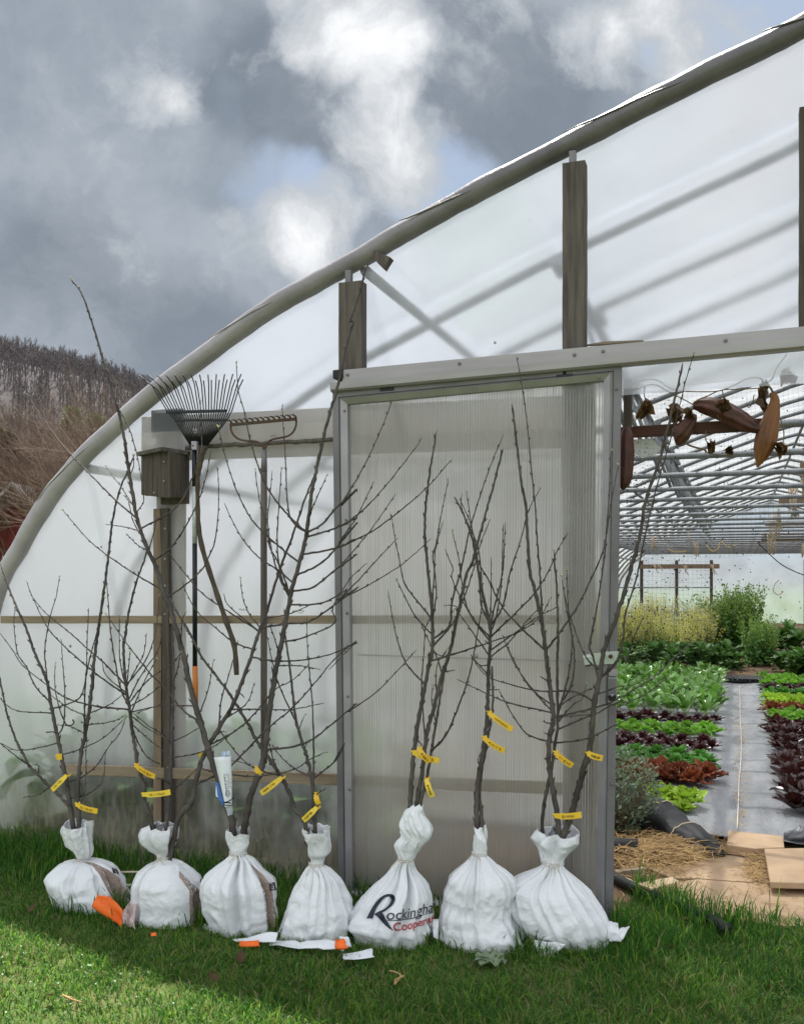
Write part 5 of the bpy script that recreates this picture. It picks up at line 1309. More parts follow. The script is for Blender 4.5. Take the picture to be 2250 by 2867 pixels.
for i in range(NT_):
    t = i / (NT_ - 1)
    xb = lerp(545, 720, t); yb_ = lerp(812, 800, t)
    x1, y1 = lerp(392, 915, t), 552 - 4 * (t - .5)
    x2, y2 = lerp(318, 905 + 55, t), 470 - 10 * t
    alt = (i % 2)
    ex, ey = lerp(165, 1045, t) + (22 if alt else 0) * (1 - 2 * t), (212 if not alt else 262) - 6 * t
    txx, tyy = ex + lerp(-130, 46, t ** .8), ey - (100 if not alt else 95) - 8 * t
    y_e = RY - .012 - .018 * math.sin(t * math.pi)
    pts = [Wp(*zz('a', xb, yb_), RY - .006), Wp(*zz('a', x1, y1), RY - .016), Wp(*zz('a', x2, y2), RY - .02), Wp(*zz('a', ex, ey), y_e - .014), Wp(*zz('a', lerp(ex, txx, .2), lerp(ey, tyy, .25)), y_e - .02), Wp(*zz('a', txx, tyy), y_e - .062)]
    mb = MB(); mb.tube(pts, .0029, 6); mb.build('tine', M['steel_black'], LR, True)
for pts, h in (("a 310,478 905,466", .0075), ("a 392,558 910,556", .0065)):
    a, c = [Wp(*p, RY - .02) for p in path(pts)]
    mb = MB(); mb.prism([a + Vector((0, 0, -h)), c + Vector((0, 0, -h)), c + Vector((0, 0, h)), a + Vector((0, 0, h))], (0, -.010, 0)); br = mb.build('crossbar', M['steel_black'], LR, False, .002)
mb = MB(); mb.tube([Wp(*p, RY - .03) for p in path("a 572,640 585,665 600,640 615,672 590,690 580,650 605,655")], .0028, 6); mb.build('spring', M['galv'], LR, True)
BRK = thing('bow_rake', 'rusty iron bow rake with long grey wooden handle leaning head up on the wall', 'rake', tuple(Wp(740, 2140, RY)))
a, c = [Wp(*p, RY - .01) for p in path("a 945,606 1605,546")]
mb = MB(); mb.prism([a + Vector((0, 0, -.007)), c + Vector((0, 0, -.007)), c + Vector((0, 0, .007)), a + Vector((0, 0, .007))], (0, -.012, 0)); mb.build('head_bar', M['iron'], BRK, False, .002)
for i in range(13):
    t = i / 12; x0, y0 = lerp(958, 1598, t), lerp(600, 544, t)
    P = [zz('a', x0, y0), zz('a', x0 - 6, y0 - 26), zz('a', x0 - 28, y0 - 42), zz('a', x0 - 58, y0 - 44 + 3)]
    mb = MB(); mb.tube([Wp(*P[0], RY - .016), Wp(*P[1], RY - .022), Wp(*P[2], RY - .034), Wp(*P[3], RY - .05)], [.0055, .005, .0042, .002], 6); mb.build('tooth', M['iron'], BRK, True)
for s in ("a 948,612 952,660 985,715 1040,750 1110,762 1190,768 1240,790 1276,835", "a 1600,552 1596,610 1570,670 1520,712 1440,732 1370,745 1320,775 1292,835"):
    mb = MB(); mb.tube(smooth_path([Wp(*p, RY - .012) for p in path(s)], 4), .0052, 8); mb.build('bow', M['iron'], BRK, True)
mb = MB(); p = [Wp(*q, RY) for q in path("a 1282,830 1280,960 1278,1072")]; mb.tube(p, [.010, .0145, .0165], 12); mb.build('socket', M['galv_dark'], BRK, True)
mb = MB(); p = [Wp(*q, RY) for q in path("a 1278,1060 1276,1708 2 1262,700 1262,1088")]; mb.tube(p, [.0160, .0165, .0165, .016], 12); mb.build('handle', M['wood_grey'], BRK, True)
mb = MB()
p = smooth_path([Wp(*q, -.05) for q in path("a 690,815 660,880 645,960 625,1060 615,1160 1 945,900 952,1000 975,1110 1030,1280 1080,1430 1120,1550 1132,1690")], 6)
mb.tube(p, [.019 - .006 * min(1, i / len(p) * 2.5) + .0012 * math.sin(i * 1.3) for i in range(len(p))], 10)
tag(mb.build('curved_stick', M['bark_dark'], None, True), 'dark bent wooden stick hanging on the wall beside the leaf rake handle', 'stick')

# ---- bird box on the post
BX = thing('bird_box', 'weathered grey wooden bird box fixed to the post at the left', 'bird box', tuple(Wp(462, 1330, -.06)))
A0, A1, A2 = Wp(*zz('a', 55, 880), -.07), Wp(*zz('a', 338, 880), -.17), Wp(*zz('a', 502, 880), -.04)
zt_, zb0 = A1.z + .012, Wp(*zz('a', 300, 1335), -.17).z
back = [Vector((A2.x, -.02, 0)), Vector((A0.x, -.02, 0))]
def board(name, p, q, z0, z1, th=.016, parent=BX, mat='wood_dark', zq=None):
    d = (q - p); d.z = 0; nn = Vector((-d.y, d.x, 0)).normalized() * th
    mb = MB(); P = [Vector((v.x, v.y, 0)) for v in (p, q, q + nn, p + nn)]
    z0q, z1q = (zq or (z0, z1))
    mb.hexa([P[0] + Vector((0, 0, z0)), P[1] + Vector((0, 0, z0q)), P[2] + Vector((0, 0, z0q)), P[3] + Vector((0, 0, z0)), P[0] + Vector((0, 0, z1)), P[1] + Vector((0, 0, z1q)), P[2] + Vector((0, 0, z1q)), P[3] + Vector((0, 0, z1))])
    return mb.build(name, M[mat], parent, False, .0025)
e1 = .0015
zl = Wp(*zz('a', 70, 1300), -.07).z
fronts = [0, .42, .985]
for k in range(2):
    p = A0.lerp(A1, fronts[k]); q = A0.lerp(A1, fronts[k + 1] - .012)
    board('front_board', p, q, lerp(zl, zb0, fronts[k]), zt_, .016, zq=(lerp(zl, zb0, fronts[k + 1]), zt_))
zr_ = Wp(*zz('a', 505, 1335), -.04).z
board('side_board', A1 + (A2 - A1) * .02, A2, zb0 + .004, zt_, .016, zq=(zr_, zt_))
mb = MB(); mb.prism([Vector((v.x, v.y, zb0 + .03)) for v in (A0 + Vector((.01, .01, 0)), A1 + Vector((0, .02, 0)), A2 + Vector((-.01, .01, 0)), back[0], back[1])], (0, 0, .015)); mb.build('floor_board', M['wood_dark'], BX)
R3 = [Wp(*zz('a', 8, 870), -.09), Wp(*zz('a', 262, 862), -.205), Wp(*zz('a', 512, 890), -.05)]
zrf = R3[1].z
mb = MB(); mb.prism([Vector((R3[0].x, -.085, zrf)), Vector((R3[1].x, -.205, zrf)), Vector((R3[2].x, -.05, zrf - .004)), Vector((R3[2].x, -.015, zrf)), Vector((R3[0].x, -.015, zrf))], (0, 0, .021)); rf = mb.build('roof_board', M['wood_grey'], BX, False, .003)
a, c = Wp(*zz('a', 250, 1345), -.03), Wp(*zz('a', 518, 1388), -.03)
mb = MB(); mb.box((a.x, -.032, c.z), (c.x, -.012, zt_)); mb.build('back_board', M['wood_dark'], BX, False, .002)
for x, y, yy in ((285, 972, -.155), (287, 1165, -.155), (187, 1282, -.12), (250, 824, -.205), (440, 832, -.1)):
    q = Wp(*zz('a', x, y), yy); 
    h = None
    mb = MB(); mb.ball(q + Vector((0, -.004, 0)), .0055, 8, 4, (1, .6, 1)); mb.build('nail', M['galv'], BX, True)

# ============================================================ things hanging in the doorway
def revolve(mb, axis, rad, n=16, ribs=0, amp=0.0):
    P = smooth_path(axis, 8); k = len(P)
    rows = []; u = None
    for i, p in enumerate(P):
        t = (P[min(i + 1, k - 1)] - P[max(i - 1, 0)]).normalized()
        u = t.orthogonal().normalized() if u is None else (u - t * u.dot(t)).normalized(); w = t.cross(u)
        s = i / (k - 1) * (len(rad) - 1); j = min(int(s), len(rad) - 2); r = lerp(rad[j], rad[j + 1], s - j)
        rows.append([p + (u * math.cos(a) + w * math.sin(a)) * r * (1 + amp * math.cos(ribs * a) + .05 * fbm(p * 22 + Vector((a, 0, 0)))) for a in [2 * math.pi * q / n for q in range(n)]])
    mb.grid(rows, True); m0 = len(mb.v); mb.add(rows[0], [tuple(range(n - 1, -1, -1))]); mb.add(rows[-1], [tuple(range(n))])
def gourd(label, pts, y, rad, mat, ribs=8, stem=None, y2=None):
    P = path(pts); k = len(P); y2 = y if y2 is None else y2
    root = None; mb = MB(); ax = [Wp(*p, lerp(y, y2, i / (k - 1))) for i, p in enumerate(P)]
    revolve(mb, ax, rad, 40, ribs, .085); o = mb.build('gourd', M[mat], None, True)
    tag(o, label, 'gourd', 'dried gourds hanging in the doorway')
    if stem:
        mb = MB(); mb.tube(smooth_path([Wp(*p, y) for p in path(stem)], 5), .0045, 7); mb.build('gourd_stem', M['vine'], o, True)
    return o
gourd('golden brown long necked gourd hanging free at the right of the doorway', "7 1392,405 1408,470 1392,560 1365,660 1340,760 1310,870 1275,975", .10, [.010, .016, .020, .026, .033, .039, .043, .043, .037, .022, .004], 'gourd', 9, "7 1392,405 1375,370 1345,350 1310,320")
gourd('long dark reddish gourd lying slanted across the wooden beam', "7 790,505 870,505 980,535 1090,585 1190,640 1265,675 1318,678", .13, [.016, .033, .040, .042, .041, .037, .030, .020, .012], 'gourd_red', 7, None, .08)
gourd('short reddish gourd hanging below the beam with a curled stem', "7 795,570 770,620 715,690 668,745 640,755", .10, [.012, .022, .034, .040, .036, .018], 'gourd_red', 7, "7 720,765 745,800 800,822 870,840 888,862")
gourd('straight reddish gourd hanging against the door edge', "7 282,665 280,760 277,880 272,1000 262,1090 250,1148", .06, [.012, .028, .032, .032, .030, .024, .006], 'gourd_red', 8)
a = Wp(*zz('7', 200, 690), .18); c = Wp(*zz('7', 1310, 645), .18)
mb = MB(); mb.prism([Wp(*zz('7', 230, 668), .17), Wp(*zz('7', 1312, 600), .17), Wp(*zz('7', 1312, 690), .17), Wp(*zz('7', 230, 748), .17)], (0, .04, 0)); tag(mb.build('wooden_beam', M['wood_red'], GH, False, .003))
mb = MB(); mb.prism([Wp(*zz('7', 258, 300), .10), Wp(*zz('7', 318, 302), .10), Wp(*zz('7', 314, 682), .10), Wp(*zz('7', 255, 682), .10)], (0, .05, 0)); mb.build('door_stop', M['wood_dark'], GH, False, .003)
def crumple(label, pts, y, cat='leaf', seed=0):
    P = [Wp(*p, y) for p in path(pts)]; c = sum(P, Vector()) / len(P); rs = random.Random(seed); mb = MB()
    for k in range(5):
        off = Vector((rs.uniform(-.012, .012), rs.uniform(-.03, .03), rs.uniform(-.012, .012))); n = len(P)
        ring = [c + (p - c) * rs.uniform(.55, 1.05) + off + Vector((0, rs.uniform(-.028, .028), 0)) for p in P]
        mid = [c + (p - c) * rs.uniform(.3, .6) + off * .6 + Vector((0, rs.uniform(-.022, .022), 0)) for p in P]
        o = len(mb.v); mb.add(ring + mid + [c + off * .3], [(i, (i + 1) % n, n + (i + 1) % n, n + i) for i in range(n)] + [(n + i, n + (i + 1) % n, 2 * n) for i in range(n)])
    tag(mb.build('withered_leaf', M['dead_leaf']), label, cat, 'withered leaves on the dry gourd vine')
crumple('withered brown leaf high at the right end of the dry vine', "7 1460,275 1500,215 1530,215 1555,255 1590,275 1565,340 1520,310 1480,355", .1, seed=1)
crumple('withered leaf hanging beside the golden gourd neck', "7 1290,360 1320,320 1355,345 1330,420 1320,480 1355,520 1320,545 1265,500 1285,430", .09, seed=2)
crumple('withered leaf draped over the slanted gourd', "7 950,490 1010,460 1050,480 1065,540 1000,560 985,615 960,560", .07, seed=3)
crumple('withered leaf beside the dark vertical board', "7 400,500 440,450 490,480 480,560 430,570 380,620 355,620", .1, seed=4)
crumple('pale brown withered leaf left of the short gourd top', "7 590,510 640,490 700,540 710,590 670,650 640,640 610,570", .1, seed=5)
crumple('small withered leaf hanging under the beam', "7 890,775 925,790 945,770 940,860 910,870 895,820", .1, seed=6)
crumple('small round withered leaf under the beam to the right', "7 1020,845 1070,820 1095,850 1080,880 1030,868", .1, seed=7)
crumple('withered leaf right of the golden gourd base', "7 1400,785 1450,790 1500,830 1480,890 1455,920 1440,850", .1, seed=8)
crumple('withered leaf where the short gourd meets the beam', "7 730,540 760,510 810,560 805,600 750,605 720,580", .08, seed=9)
VN = MB()
for s, y in (("7 320,350 420,310 520,315 640,385 860,400 1000,390 1120,340 1200,300 1290,295 1340,345", .1), ("7 320,395 480,345 600,400 700,450 790,500", .12), ("7 790,480 900,430 1010,385 1180,380 1300,370", .1), ("7 1340,335 1390,300 1420,220 1480,140 1500,110", .09),
             ("7 1430,570 1470,660 1475,760 1450,860", .1), ("7 885,700 880,760 900,790", .1), ("7 420,360 415,430 440,480", .1), ("7 1010,390 1020,460", .1), ("7 1120,890 960,880 890,860", .1), ("7 1250,420 1240,480 1210,520 1195,490", .1)):
    VN.tube(smooth_path([Wp(*p, y) for p in path(s)], 4), .0024, 5)
tag(VN.build('dry_vine', M['vine'], None, True), 'dry twisting vine strung across the top of the doorway', 'vine')
# bird net across the doorway with dry crumbs caught in it
nt = MB(); rs = random.Random(9)
x0, x1, z0, z1 = -.52, .60, 1.10, 2.36
Yn = .20
def netp(x, z): return Vector((x + .006 * fbm(Vector((x * 5, z * 5, 1))), Yn + .03 * fbm(Vector((x * 3, z * 3, 0))), z + .008 * fbm(Vector((x * 4, z * 4, 5))) - .03 * math.sin((x - x0) * 4)))
for i in range(60):
    x = lerp(x0, x1, i / 59); nt.tube([netp(x, lerp(z0 if i < 22 else 1.62, z1, j / 16)) for j in range(17)], .00030, 3, False)
for i in range(66):
    z = lerp(z0, z1, i / 65); nt.tube([netp(lerp(x0, x1 if z > 1.62 else lerp(x0, x1, .36), j / 16), z) for j in range(17)], .00030, 3, False)
for i in range(1500):
    u = rs.random() ** 1.4; x = lerp(x0 + .04, x1, u); z = lerp(z0, z1 - .03, rs.random() ** (1.0 + .6 * u))
    if x > .12 and rs.random() < .75: continue
    p = netp(x, z) + Vector((rs.uniform(-.01, .01), rs.uniform(-.006, .006), rs.uniform(-.01, .01))); s = rs.uniform(.0013, .0042)
    nt.add([p + Vector((-s, 0, -s * .5)), p + Vector((s, .001, -s)), p + Vector((s * .6, 0, s)), p + Vector((-s * .5, .001, s * .8))], [(0, 1, 2, 3)])
tag(nt.build('bird_net', M['net']), 'fine dark net full of dry crumbs stretched across the open doorway', 'net')
mb = MB(); P = [Wp(*p, .26) for p in path("7 320,765 470,755 545,830 500,880 400,905 330,870")]; mb.prism(P, (0, .002, 0)); tag(mb.build('paper_scrap', M['paper']), 'pale scrap of paper behind the net under the wooden beam', 'paper')
# twine bundles and boards on the crossbars deeper inside
def hank(label, pts_px, y, n, spread, seed):
    rs = random.Random(seed); root = MB()
    for i in range(n):
        a = Wp(*zz('7', pts_px[0] + rs.uniform(-spread, spread), pts_px[1]), y); c = Wp(*zz('7', pts_px[0] + rs.uniform(-spread, spread) * 1.1 + 10, pts_px[2] + rs.uniform(-25, 25)), y)
        root.tube([a, a.lerp(c, .5) + Vector((rs.uniform(-.01, .01), rs.uniform(-.02, .02), 0)), c], .006, 5)
        root.tube([c, c + Vector((.012, 0, -.01)), a + Vector((.02, .01, 0))], .006, 5)
    tag(root.build('twine_hank', M['twine'], None, True), label, 'twine', 'hanks of twine hung on the crossbars')
for i, (lb, px, y, n, sp) in enumerate([('nearest thick hank of beige twine at the right under the roof', (1610, 1060, 1200), 4.9, 3, 12), ('row of long twine hanks above the wooden cross board', (1545, 1120, 1330), 8.6, 6, 40), ('dense hank of twine hanging over the middle cross boards', (1395, 1330, 1520), 11.0, 6, 35), ('twine hank hanging by the lower cross board', (1380, 1480, 1620), 13.5, 6, 30),
     ('single twine hank right of the dense ones', (1435, 1290, 1430), 9.8, 2, 10), ('pale twine tuft at the right hand end of the low board', (1618, 1560, 1660), 14.6, 4, 14), ('beige twine bunch left of centre over the far door', (800, 1545, 1640), 15.9, 4, 25), ('short twine tuft beside the left bunch', (750, 1465, 1540), 13.4, 2, 8), ('twine bunch far left over the crossbars', (480, 1500, 1620), 14.6, 4, 20), ('pair of twine ends over the far header', (520, 1720, 1770), 24.0, 5, 40), ('twine ends above the middle far post', (720, 1720, 1775), 24.0, 4, 20), ('twine ends above the right far post', (935, 1715, 1770), 24.0, 4, 22)]):
    hank(lb, px, y, n, sp, i)
for lb, pts, y in (('top short board laid on the roof crossbars', "7 1440,1200 1700,1195 1700,1262 1440,1268", 9.76), ('middle long board laid on the roof crossbars', "7 1335,1385 1720,1380 1720,1425 1335,1440", 13.42), ('lowest long board laid on the roof crossbars', "7 1305,1490 1720,1482 1720,1535 1305,1548", 17.08), ('nearest board end at the right under the roof', "7 1600,940 1720,935 1720,1050 1600,1055", 4.88)):
    mb = MB(); mb.prism([Wp(*p, y) for p in path(pts)], (0, .04, 0)); tag(mb.build('cross_board', M['wood_post'], None, False, .004), lb, 'board', 'boards laid on the crossbars')
mb = MB()
for s, y in (("7 590,1595 650,1620 740,1615", 17), ("7 890,1570 930,1615 975,1600 990,1555", 17), ("7 1000,1540 1050,1580 1110,1570", 17)):
    mb.tube(smooth_path([Wp(*p, y) for p in path(s)], 4), .012, 5)
tag(mb.build('yellow_cord', basic('yellow_cord', (.58, .44, .16), None, 20), None, True), 'sagging yellowish cord looped along the far crossbars', 'cord')
mb = MB(); mb.tube(smooth_path([Wp(*p, 14) for p in path("7 1270,1540 1350,1620 1450,1710 1560,1770 1640,1800")], 4), .010, 5)
tag(mb.build('sagging_cable', M['black_plastic'], None, True), 'black cable sagging across the far end of the greenhouse', 'cable')
mb = MB(); mb.tube(smooth_path([Wp(*p, 20) for p in path("7 1440,1830 1405,1870 1400,1920 1435,1945 1475,1920")], 5), .018, 6)
tag(mb.build('hook_cord', M['string'], None, True), 'white hook shaped strip hanging before the far plastic wall', 'strip')

# ============================================================ doorway floor
def slab(name, label, pts, z, th, mat, cat, bev=.004):
    P = [Gp(*p, z) for p in path(pts)]; mb = MB(); mb.prism([p - Vector((0, 0, th)) for p in P], (0, 0, th)); 
    return tag(mb.build(name, M[mat], None, False, bev), label, cat)
slab('plywood_board', 'thick plywood board lying at the near end of the fabric path', "e 1048,540 1522,592 1535,690 1275,700 1035,668", .075, .05, 'ply', 'board')
slab('plywood_board', 'large plywood board raised at the right edge of the doorway floor', "e 1360,700 2100,690 2200,1010 1412,992", .085, .03, 'ply', 'board')
slab('plywood_sheet', 'dusty plywood sheet flat on the floor behind the doorway seam', "e 330,862 700,835 980,755 1345,770 1402,1003 770,958 560,955", .022, .014, 'ply', 'board', .002)
slab('plywood_sheet', 'dusty plywood sheet flat in front of the doorway seam', "e 470,1062 640,985 780,966 1402,1012 1412,1345 1250,1335 860,1270", .030, .014, 'ply', 'board', .002)
slab('plywood_sheet', 'dusty plywood sheet at the bottom right of the doorway', "e 1406,1012 2300,1040 2500,1392 1416,1366", .026, .014, 'ply', 'board', .002)
mb = MB(); P = [Gp(*p, .075) for p in path("e 250,1000 560,945 622,985 385,1050")]; mb.prism([p - Vector((0, 0, .038)) for p in P], (0, 0, .038)); tag(mb.build('wooden_block', M['pine'], None, False, .003), 'pale new timber offcut with dark knots lying in the doorway', 'timber')
mb = MB(); P = [Gp(*p, .06) for p in path("e 60,885 318,858 330,875 72,902")]; mb.prism([p - Vector((0, 0, .022)) for p in P], (0, 0, .022)); tag(mb.build('wooden_lath', M['wood_tan'], None, False, .002), 'weathered brown lath lying by the door edge', 'timber')
mb = MB(); P = [Gp(*p, .05) for p in path("e 60,900 110,930 310,1010 280,1040 40,940")]; mb.prism([p - Vector((0, 0, .02)) for p in P], (0, 0, .02)); tag(mb.build('wooden_plank', M['pine'], None, False, .002), 'short pale plank half hidden under the straw by the door', 'timber')
mb = MB(); P = smooth_path([Gp(*p, .045) for p in path("e -60,910 60,950 180,1015 330,1075 500,1140 640,1200 780,1262 900,1320 1040,1400")], 6); mb.tube(P, .024, 14); tag(mb.build('floor_pipe', M['rubber_pipe'], None, True), 'long black pipe lying along the edge of the grass', 'pipe')
mb = MB(); P = [Gp(*p, .06) for p in path("e -140,690 70,688 262,700")]; mb.tube(P, .050, 16); tag(mb.build('pipe_end', M['rubber_pipe'], None, True), 'short stub of thick black pipe by the door edge', 'pipe')
# rolled edge of black fabric
pa = [Gp(*p, .10) for p in path("e 120,330 330,390 520,465 700,540 850,605 980,650")]
P = smooth_path(pa, 8); rows = []
for i, p in enumerate(P):
    t = i / (len(P) - 1); r = .115 * (1 - t) ** .7 + .03; row = []
    d = (P[min(i + 1, len(P) - 1)] - P[max(i - 1, 0)]).normalized(); s = Vector((d.y, -d.x, 0))
    for q in range(28):
        a = 2 * math.pi * q / 28
        rr = r * (1 + .22 * fbm(Vector((math.cos(a) * 1.5, math.sin(a) * 1.5, t * 7))) + .10 * math.sin(a * 5 + t * 9))
        row.append(Vector((p.x, p.y, 0)) + s * math.cos(a) * rr * 1.15 + Vector((0, 0, r * .75 + math.sin(a) * rr * .8)))
    rows.append(row)
mb = MB(); mb.grid(rows, True); mb.add(rows[-1], [tuple(range(28))]); rl = mb.build('fabric_roll', M['black_plastic'], None, True); tag(rl, 'thick black roll of ground fabric bunched at the end of the left bed', 'fabric roll')
for k in (12, 24):
    mb = MB(); c = sum(rows[k], Vector()) / 28; mb.tube([c + (p - c) * 1.03 for p in rows[k]] + [c + (rows[k][0] - c) * 1.03], .004, 5, False); mb.build('roll_string', M['twine'], rl, True)
# crumpled black plastic at the right edge
mb = MB(); rows = []
c0, c1 = Gp(*zz('e', 1530, 640), .03), Gp(*zz('e', 1900, 640), .03)
for i in range(20):
    t = i / 19; p = c0.lerp(c1, t); r_ = []
    for q in range(14):
        a = math.pi * q / 13; w = .09 * (1 + .5 * fbm(Vector((t * 6, q * .5, 2)))) * (.35 + t)
        r_.append(p + Vector((.02 * fbm(Vector((q, t * 5, 0))), -math.cos(a) * w, .02 + math.sin(a) * w * .8)))
    rows.append(r_)
mb.grid(rows); tag(mb.build('plastic_bundle', basic('grey_black_plastic', (.05, .053, .058), (.16, .165, .17), 6, .35, .3), None, True), 'crumpled shiny black plastic at the foot of the dark red lettuces', 'plastic sheet')
# black seed tray at the far end of the path
TY = thing('seed_tray', 'black plastic seed tray at the far end of the grey path', 'tray', tuple(Gp(2070, 1915)))
a, c = Gp(*zz('8', 825, 672), .05), Gp(*zz('8', 1000, 655), .05)
mb = MB(); cx_, cy_ = .5 * (a.x + c.x), a.y + .22
for i in range(9):
    for j in range(6):
        x, y = cx_ - .27 + i * .0675, cy_ - .2 + j * .078
        mb.box((x - .03, y - .034, .05), (x + .03, y + .034, .105))
mb.build('cells', M['black_plastic'], TY, False, .006)
mb = MB(); mb.box((cx_ - .31, cy_ - .245, .094), (cx_ + .31, cy_ + .24, .100)); mb.build('rim', M['black_plastic'], TY)

# ============================================================ plants
def leaf_grid(mb, base, dirv, up, L, W_, curl, frill, rs, nu=4, nv=5, cup=.25, tipn=.2):
    """a curved leaf: nv rows along, nu columns across"""
    side = dirv.cross(up).normalized(); rows = []
    for j in range(nv + 1):
        t = j / nv; ang = curl * t
        c = base + dirv * L * (math.sin(ang) / curl if abs(curl) > 1e-3 else t) + up * L * ((1 - math.cos(ang)) / curl if abs(curl) > 1e-3 else 0) 
        w = W_ * (math.sin(math.pi * min(1, t * .86 + .08)) ** .7) * (1 if t < .9 else .75)
        nrm = up * math.cos(ang) - dirv * math.sin(ang)
        rows.append([c + side * w * (i / nu * 2 - 1) + nrm * (cup * w * abs(i / nu * 2 - 1) ** 1.5 + frill * (abs(i / nu * 2 - 1) > .6 or t > .85) * rs.uniform(-1, 1)) for i in range(nu + 1)])
    mb.grid(rows)
def rosette(n, L, W_, frill, rs, rise=(.15, 1.3), curl=(-.9, .4), cup=.3, nu=4, nv=5):
    mb = MB()
    for i in range(n):
        t = i / n; az = i * 2.399 + rs.uniform(-.3, .3); el = lerp(rise[0], rise[1], t) + rs.uniform(-.12, .12)
        d = Vector((math.cos(az) * math.cos(el), math.sin(az) * math.cos(el), math.sin(el))); u = Vector((-math.cos(az) * math.sin(el), -math.sin(az) * math.sin(el), math.cos(el)))
        l = L * lerp(1.0, .55, t) * rs.uniform(.85, 1.15)
        leaf_grid(mb, Vector((0, 0, .012)) + d * .008, d, u, l, W_ * lerp(1, .7, t) * rs.uniform(.85, 1.1), rs.uniform(*curl), frill, rs, nu, nv, cup)
    return mb
PROTO_Z = -50
def protos(name, mk, mat, k=3):
    out = []
    for i in range(k):
        mb = mk(random.Random(sum(map(ord, name)) % 97 * 5 + i)); me_o = mb.build(name, mat if isinstance(mat, list) else M[mat], None, True); COL.objects.unlink(me_o); out.append(me_o)
    return out
PR = {
 'lime': protos('lettuce', lambda r: rosette(40, .10, .034, .013, r, (.2, 1.4), (-.5, .9)), 'lime'),
 'green': protos('lettuce', lambda r: rosette(32, .11, .036, .009, r, (.15, 1.35), (-.7, .6)), 'green_l'),
 'mid': protos('lettuce', lambda r: rosette(28, .12, .036, .006, r, (.2, 1.3), (-.8, .4)), 'green_m'),
 'rb': protos('lettuce', lambda r: rosette(48, .115, .027, .013, r, (.12, 1.4), (-.5, .8)), 'redbrown'),
 'dark': protos('lettuce', lambda r: rosette(32, .115, .032, .008, r, (.12, 1.35), (-.7, .5)), 'darkred'),
 'darkg': protos('lettuce', lambda r: rosette(34, .16, .042, .006, r, (.45, 1.45), (-.8, .5), .5), 'darkred_g'),
}
def chard(r):
    mb = MB()
    for i in range(15):
        az = r.uniform(0, 6.28); el = r.uniform(.75, 1.35); l = r.uniform(.10, .17)
        d = Vector((math.cos(az) * math.cos(el), math.sin(az) * math.cos(el), math.sin(el))); u = Vector((-math.cos(az) * math.sin(el), -math.sin(az) * math.sin(el), math.cos(el)))
        mb.cur = 1; mb.tube([Vector((0, 0, 0)), d * l * .5, d * l], [.004, .0035, .002], 5)
        mb.cur = 0; leaf_grid(mb, d * l * .85, d, u, r.uniform(.11, .17), r.uniform(.035, .052), r.uniform(-1.3, -.2), .005, r, 4, 5, .25)
    return mb
PR['chard'] = protos('chard_plant', chard, [M['chard'], M['chard_stem']])
def kalep(r):
    mb = MB()
    for i in range(46):
        az = r.uniform(0, 6.28); el = r.uniform(.2, 1.35); h = r.uniform(.02, .34)
        d = Vector((math.cos(az) * math.cos(el), math.sin(az) * math.cos(el), math.sin(el))); u = Vector((-math.cos(az) * math.sin(el), -math.sin(az) * math.sin(el), math.cos(el)))
        leaf_grid(mb, Vector((d.x * .05, d.y * .05, h)), d, u, r.uniform(.16, .28), r.uniform(.05, .085), r.uniform(-1.4, -.1), .014, r, 4, 4, .3)
    return mb
PR['kale'] = protos('kale_plant', kalep, 'kale')
def boltp(r, fl=1):
    mb = MB()
    for i in range(34):
        az = r.uniform(0, 6.28); sp = r.uniform(.02, .30); hh = r.uniform(.55, 1.0)
        b0 = Vector((math.cos(az) * sp * .4, math.sin(az) * sp * .4, 0)); tp = Vector((math.cos(az) * sp * 1.2 + r.uniform(-.05, .05), math.sin(az) * sp * 1.2 + r.uniform(-.05, .05), hh))
        mb.cur = 0; mb.tube([b0, b0.lerp(tp, .5) + Vector((r.uniform(-.03, .03), r.uniform(-.03, .03), 0)), tp], [.005, .004, .002], 4)
        for k in range(9):
            t = r.uniform(.08, .72); c = b0.lerp(tp, t); a2 = r.uniform(0, 6.28); d = Vector((math.cos(a2), math.sin(a2), r.uniform(-.2, .7))).normalized(); u = d.orthogonal().normalized()
            leaf_grid(mb, c, d, u if u.z > 0 else -u, r.uniform(.05, .15) * (1.1 - t), r.uniform(.016, .035), r.uniform(-.8, .4), .004, r, 2, 3)
        for k in range(30):
            t = r.uniform(.62, 1.05); c = b0.lerp(tp, t) + Vector((r.uniform(-.05, .05), r.uniform(-.05, .05), r.uniform(-.03, .03)))
            s = r.uniform(.006, .013); mb.cur = 1 if (r.random() < fl) else 2
            a_ = Vector((r.uniform(-1, 1), r.uniform(-1, 1), r.uniform(-.4, 1))).normalized(); b_ = a_.orthogonal().normalized(); c_ = a_.cross(b_)
            mb.add([c - b_ * s - c_ * s, c + b_ * s - c_ * s, c + b_ * s + c_ * s, c - b_ * s + c_ * s], [(0, 1, 2, 3)])
    return mb
PR['bolty'] = protos('flowering_plant', lambda r: boltp(r, .5), [M['bolt'], M['yflower'], M['seedhead']])
PR['bolts'] = protos('flowering_plant', lambda r: boltp(r, .12), [M['bolt'], M['yflower'], M['seedhead']])
PR['boltg'] = protos('leafy_plant', lambda r: boltp(r, .0), [M['kale'], M['bolt'], M['bolt']])
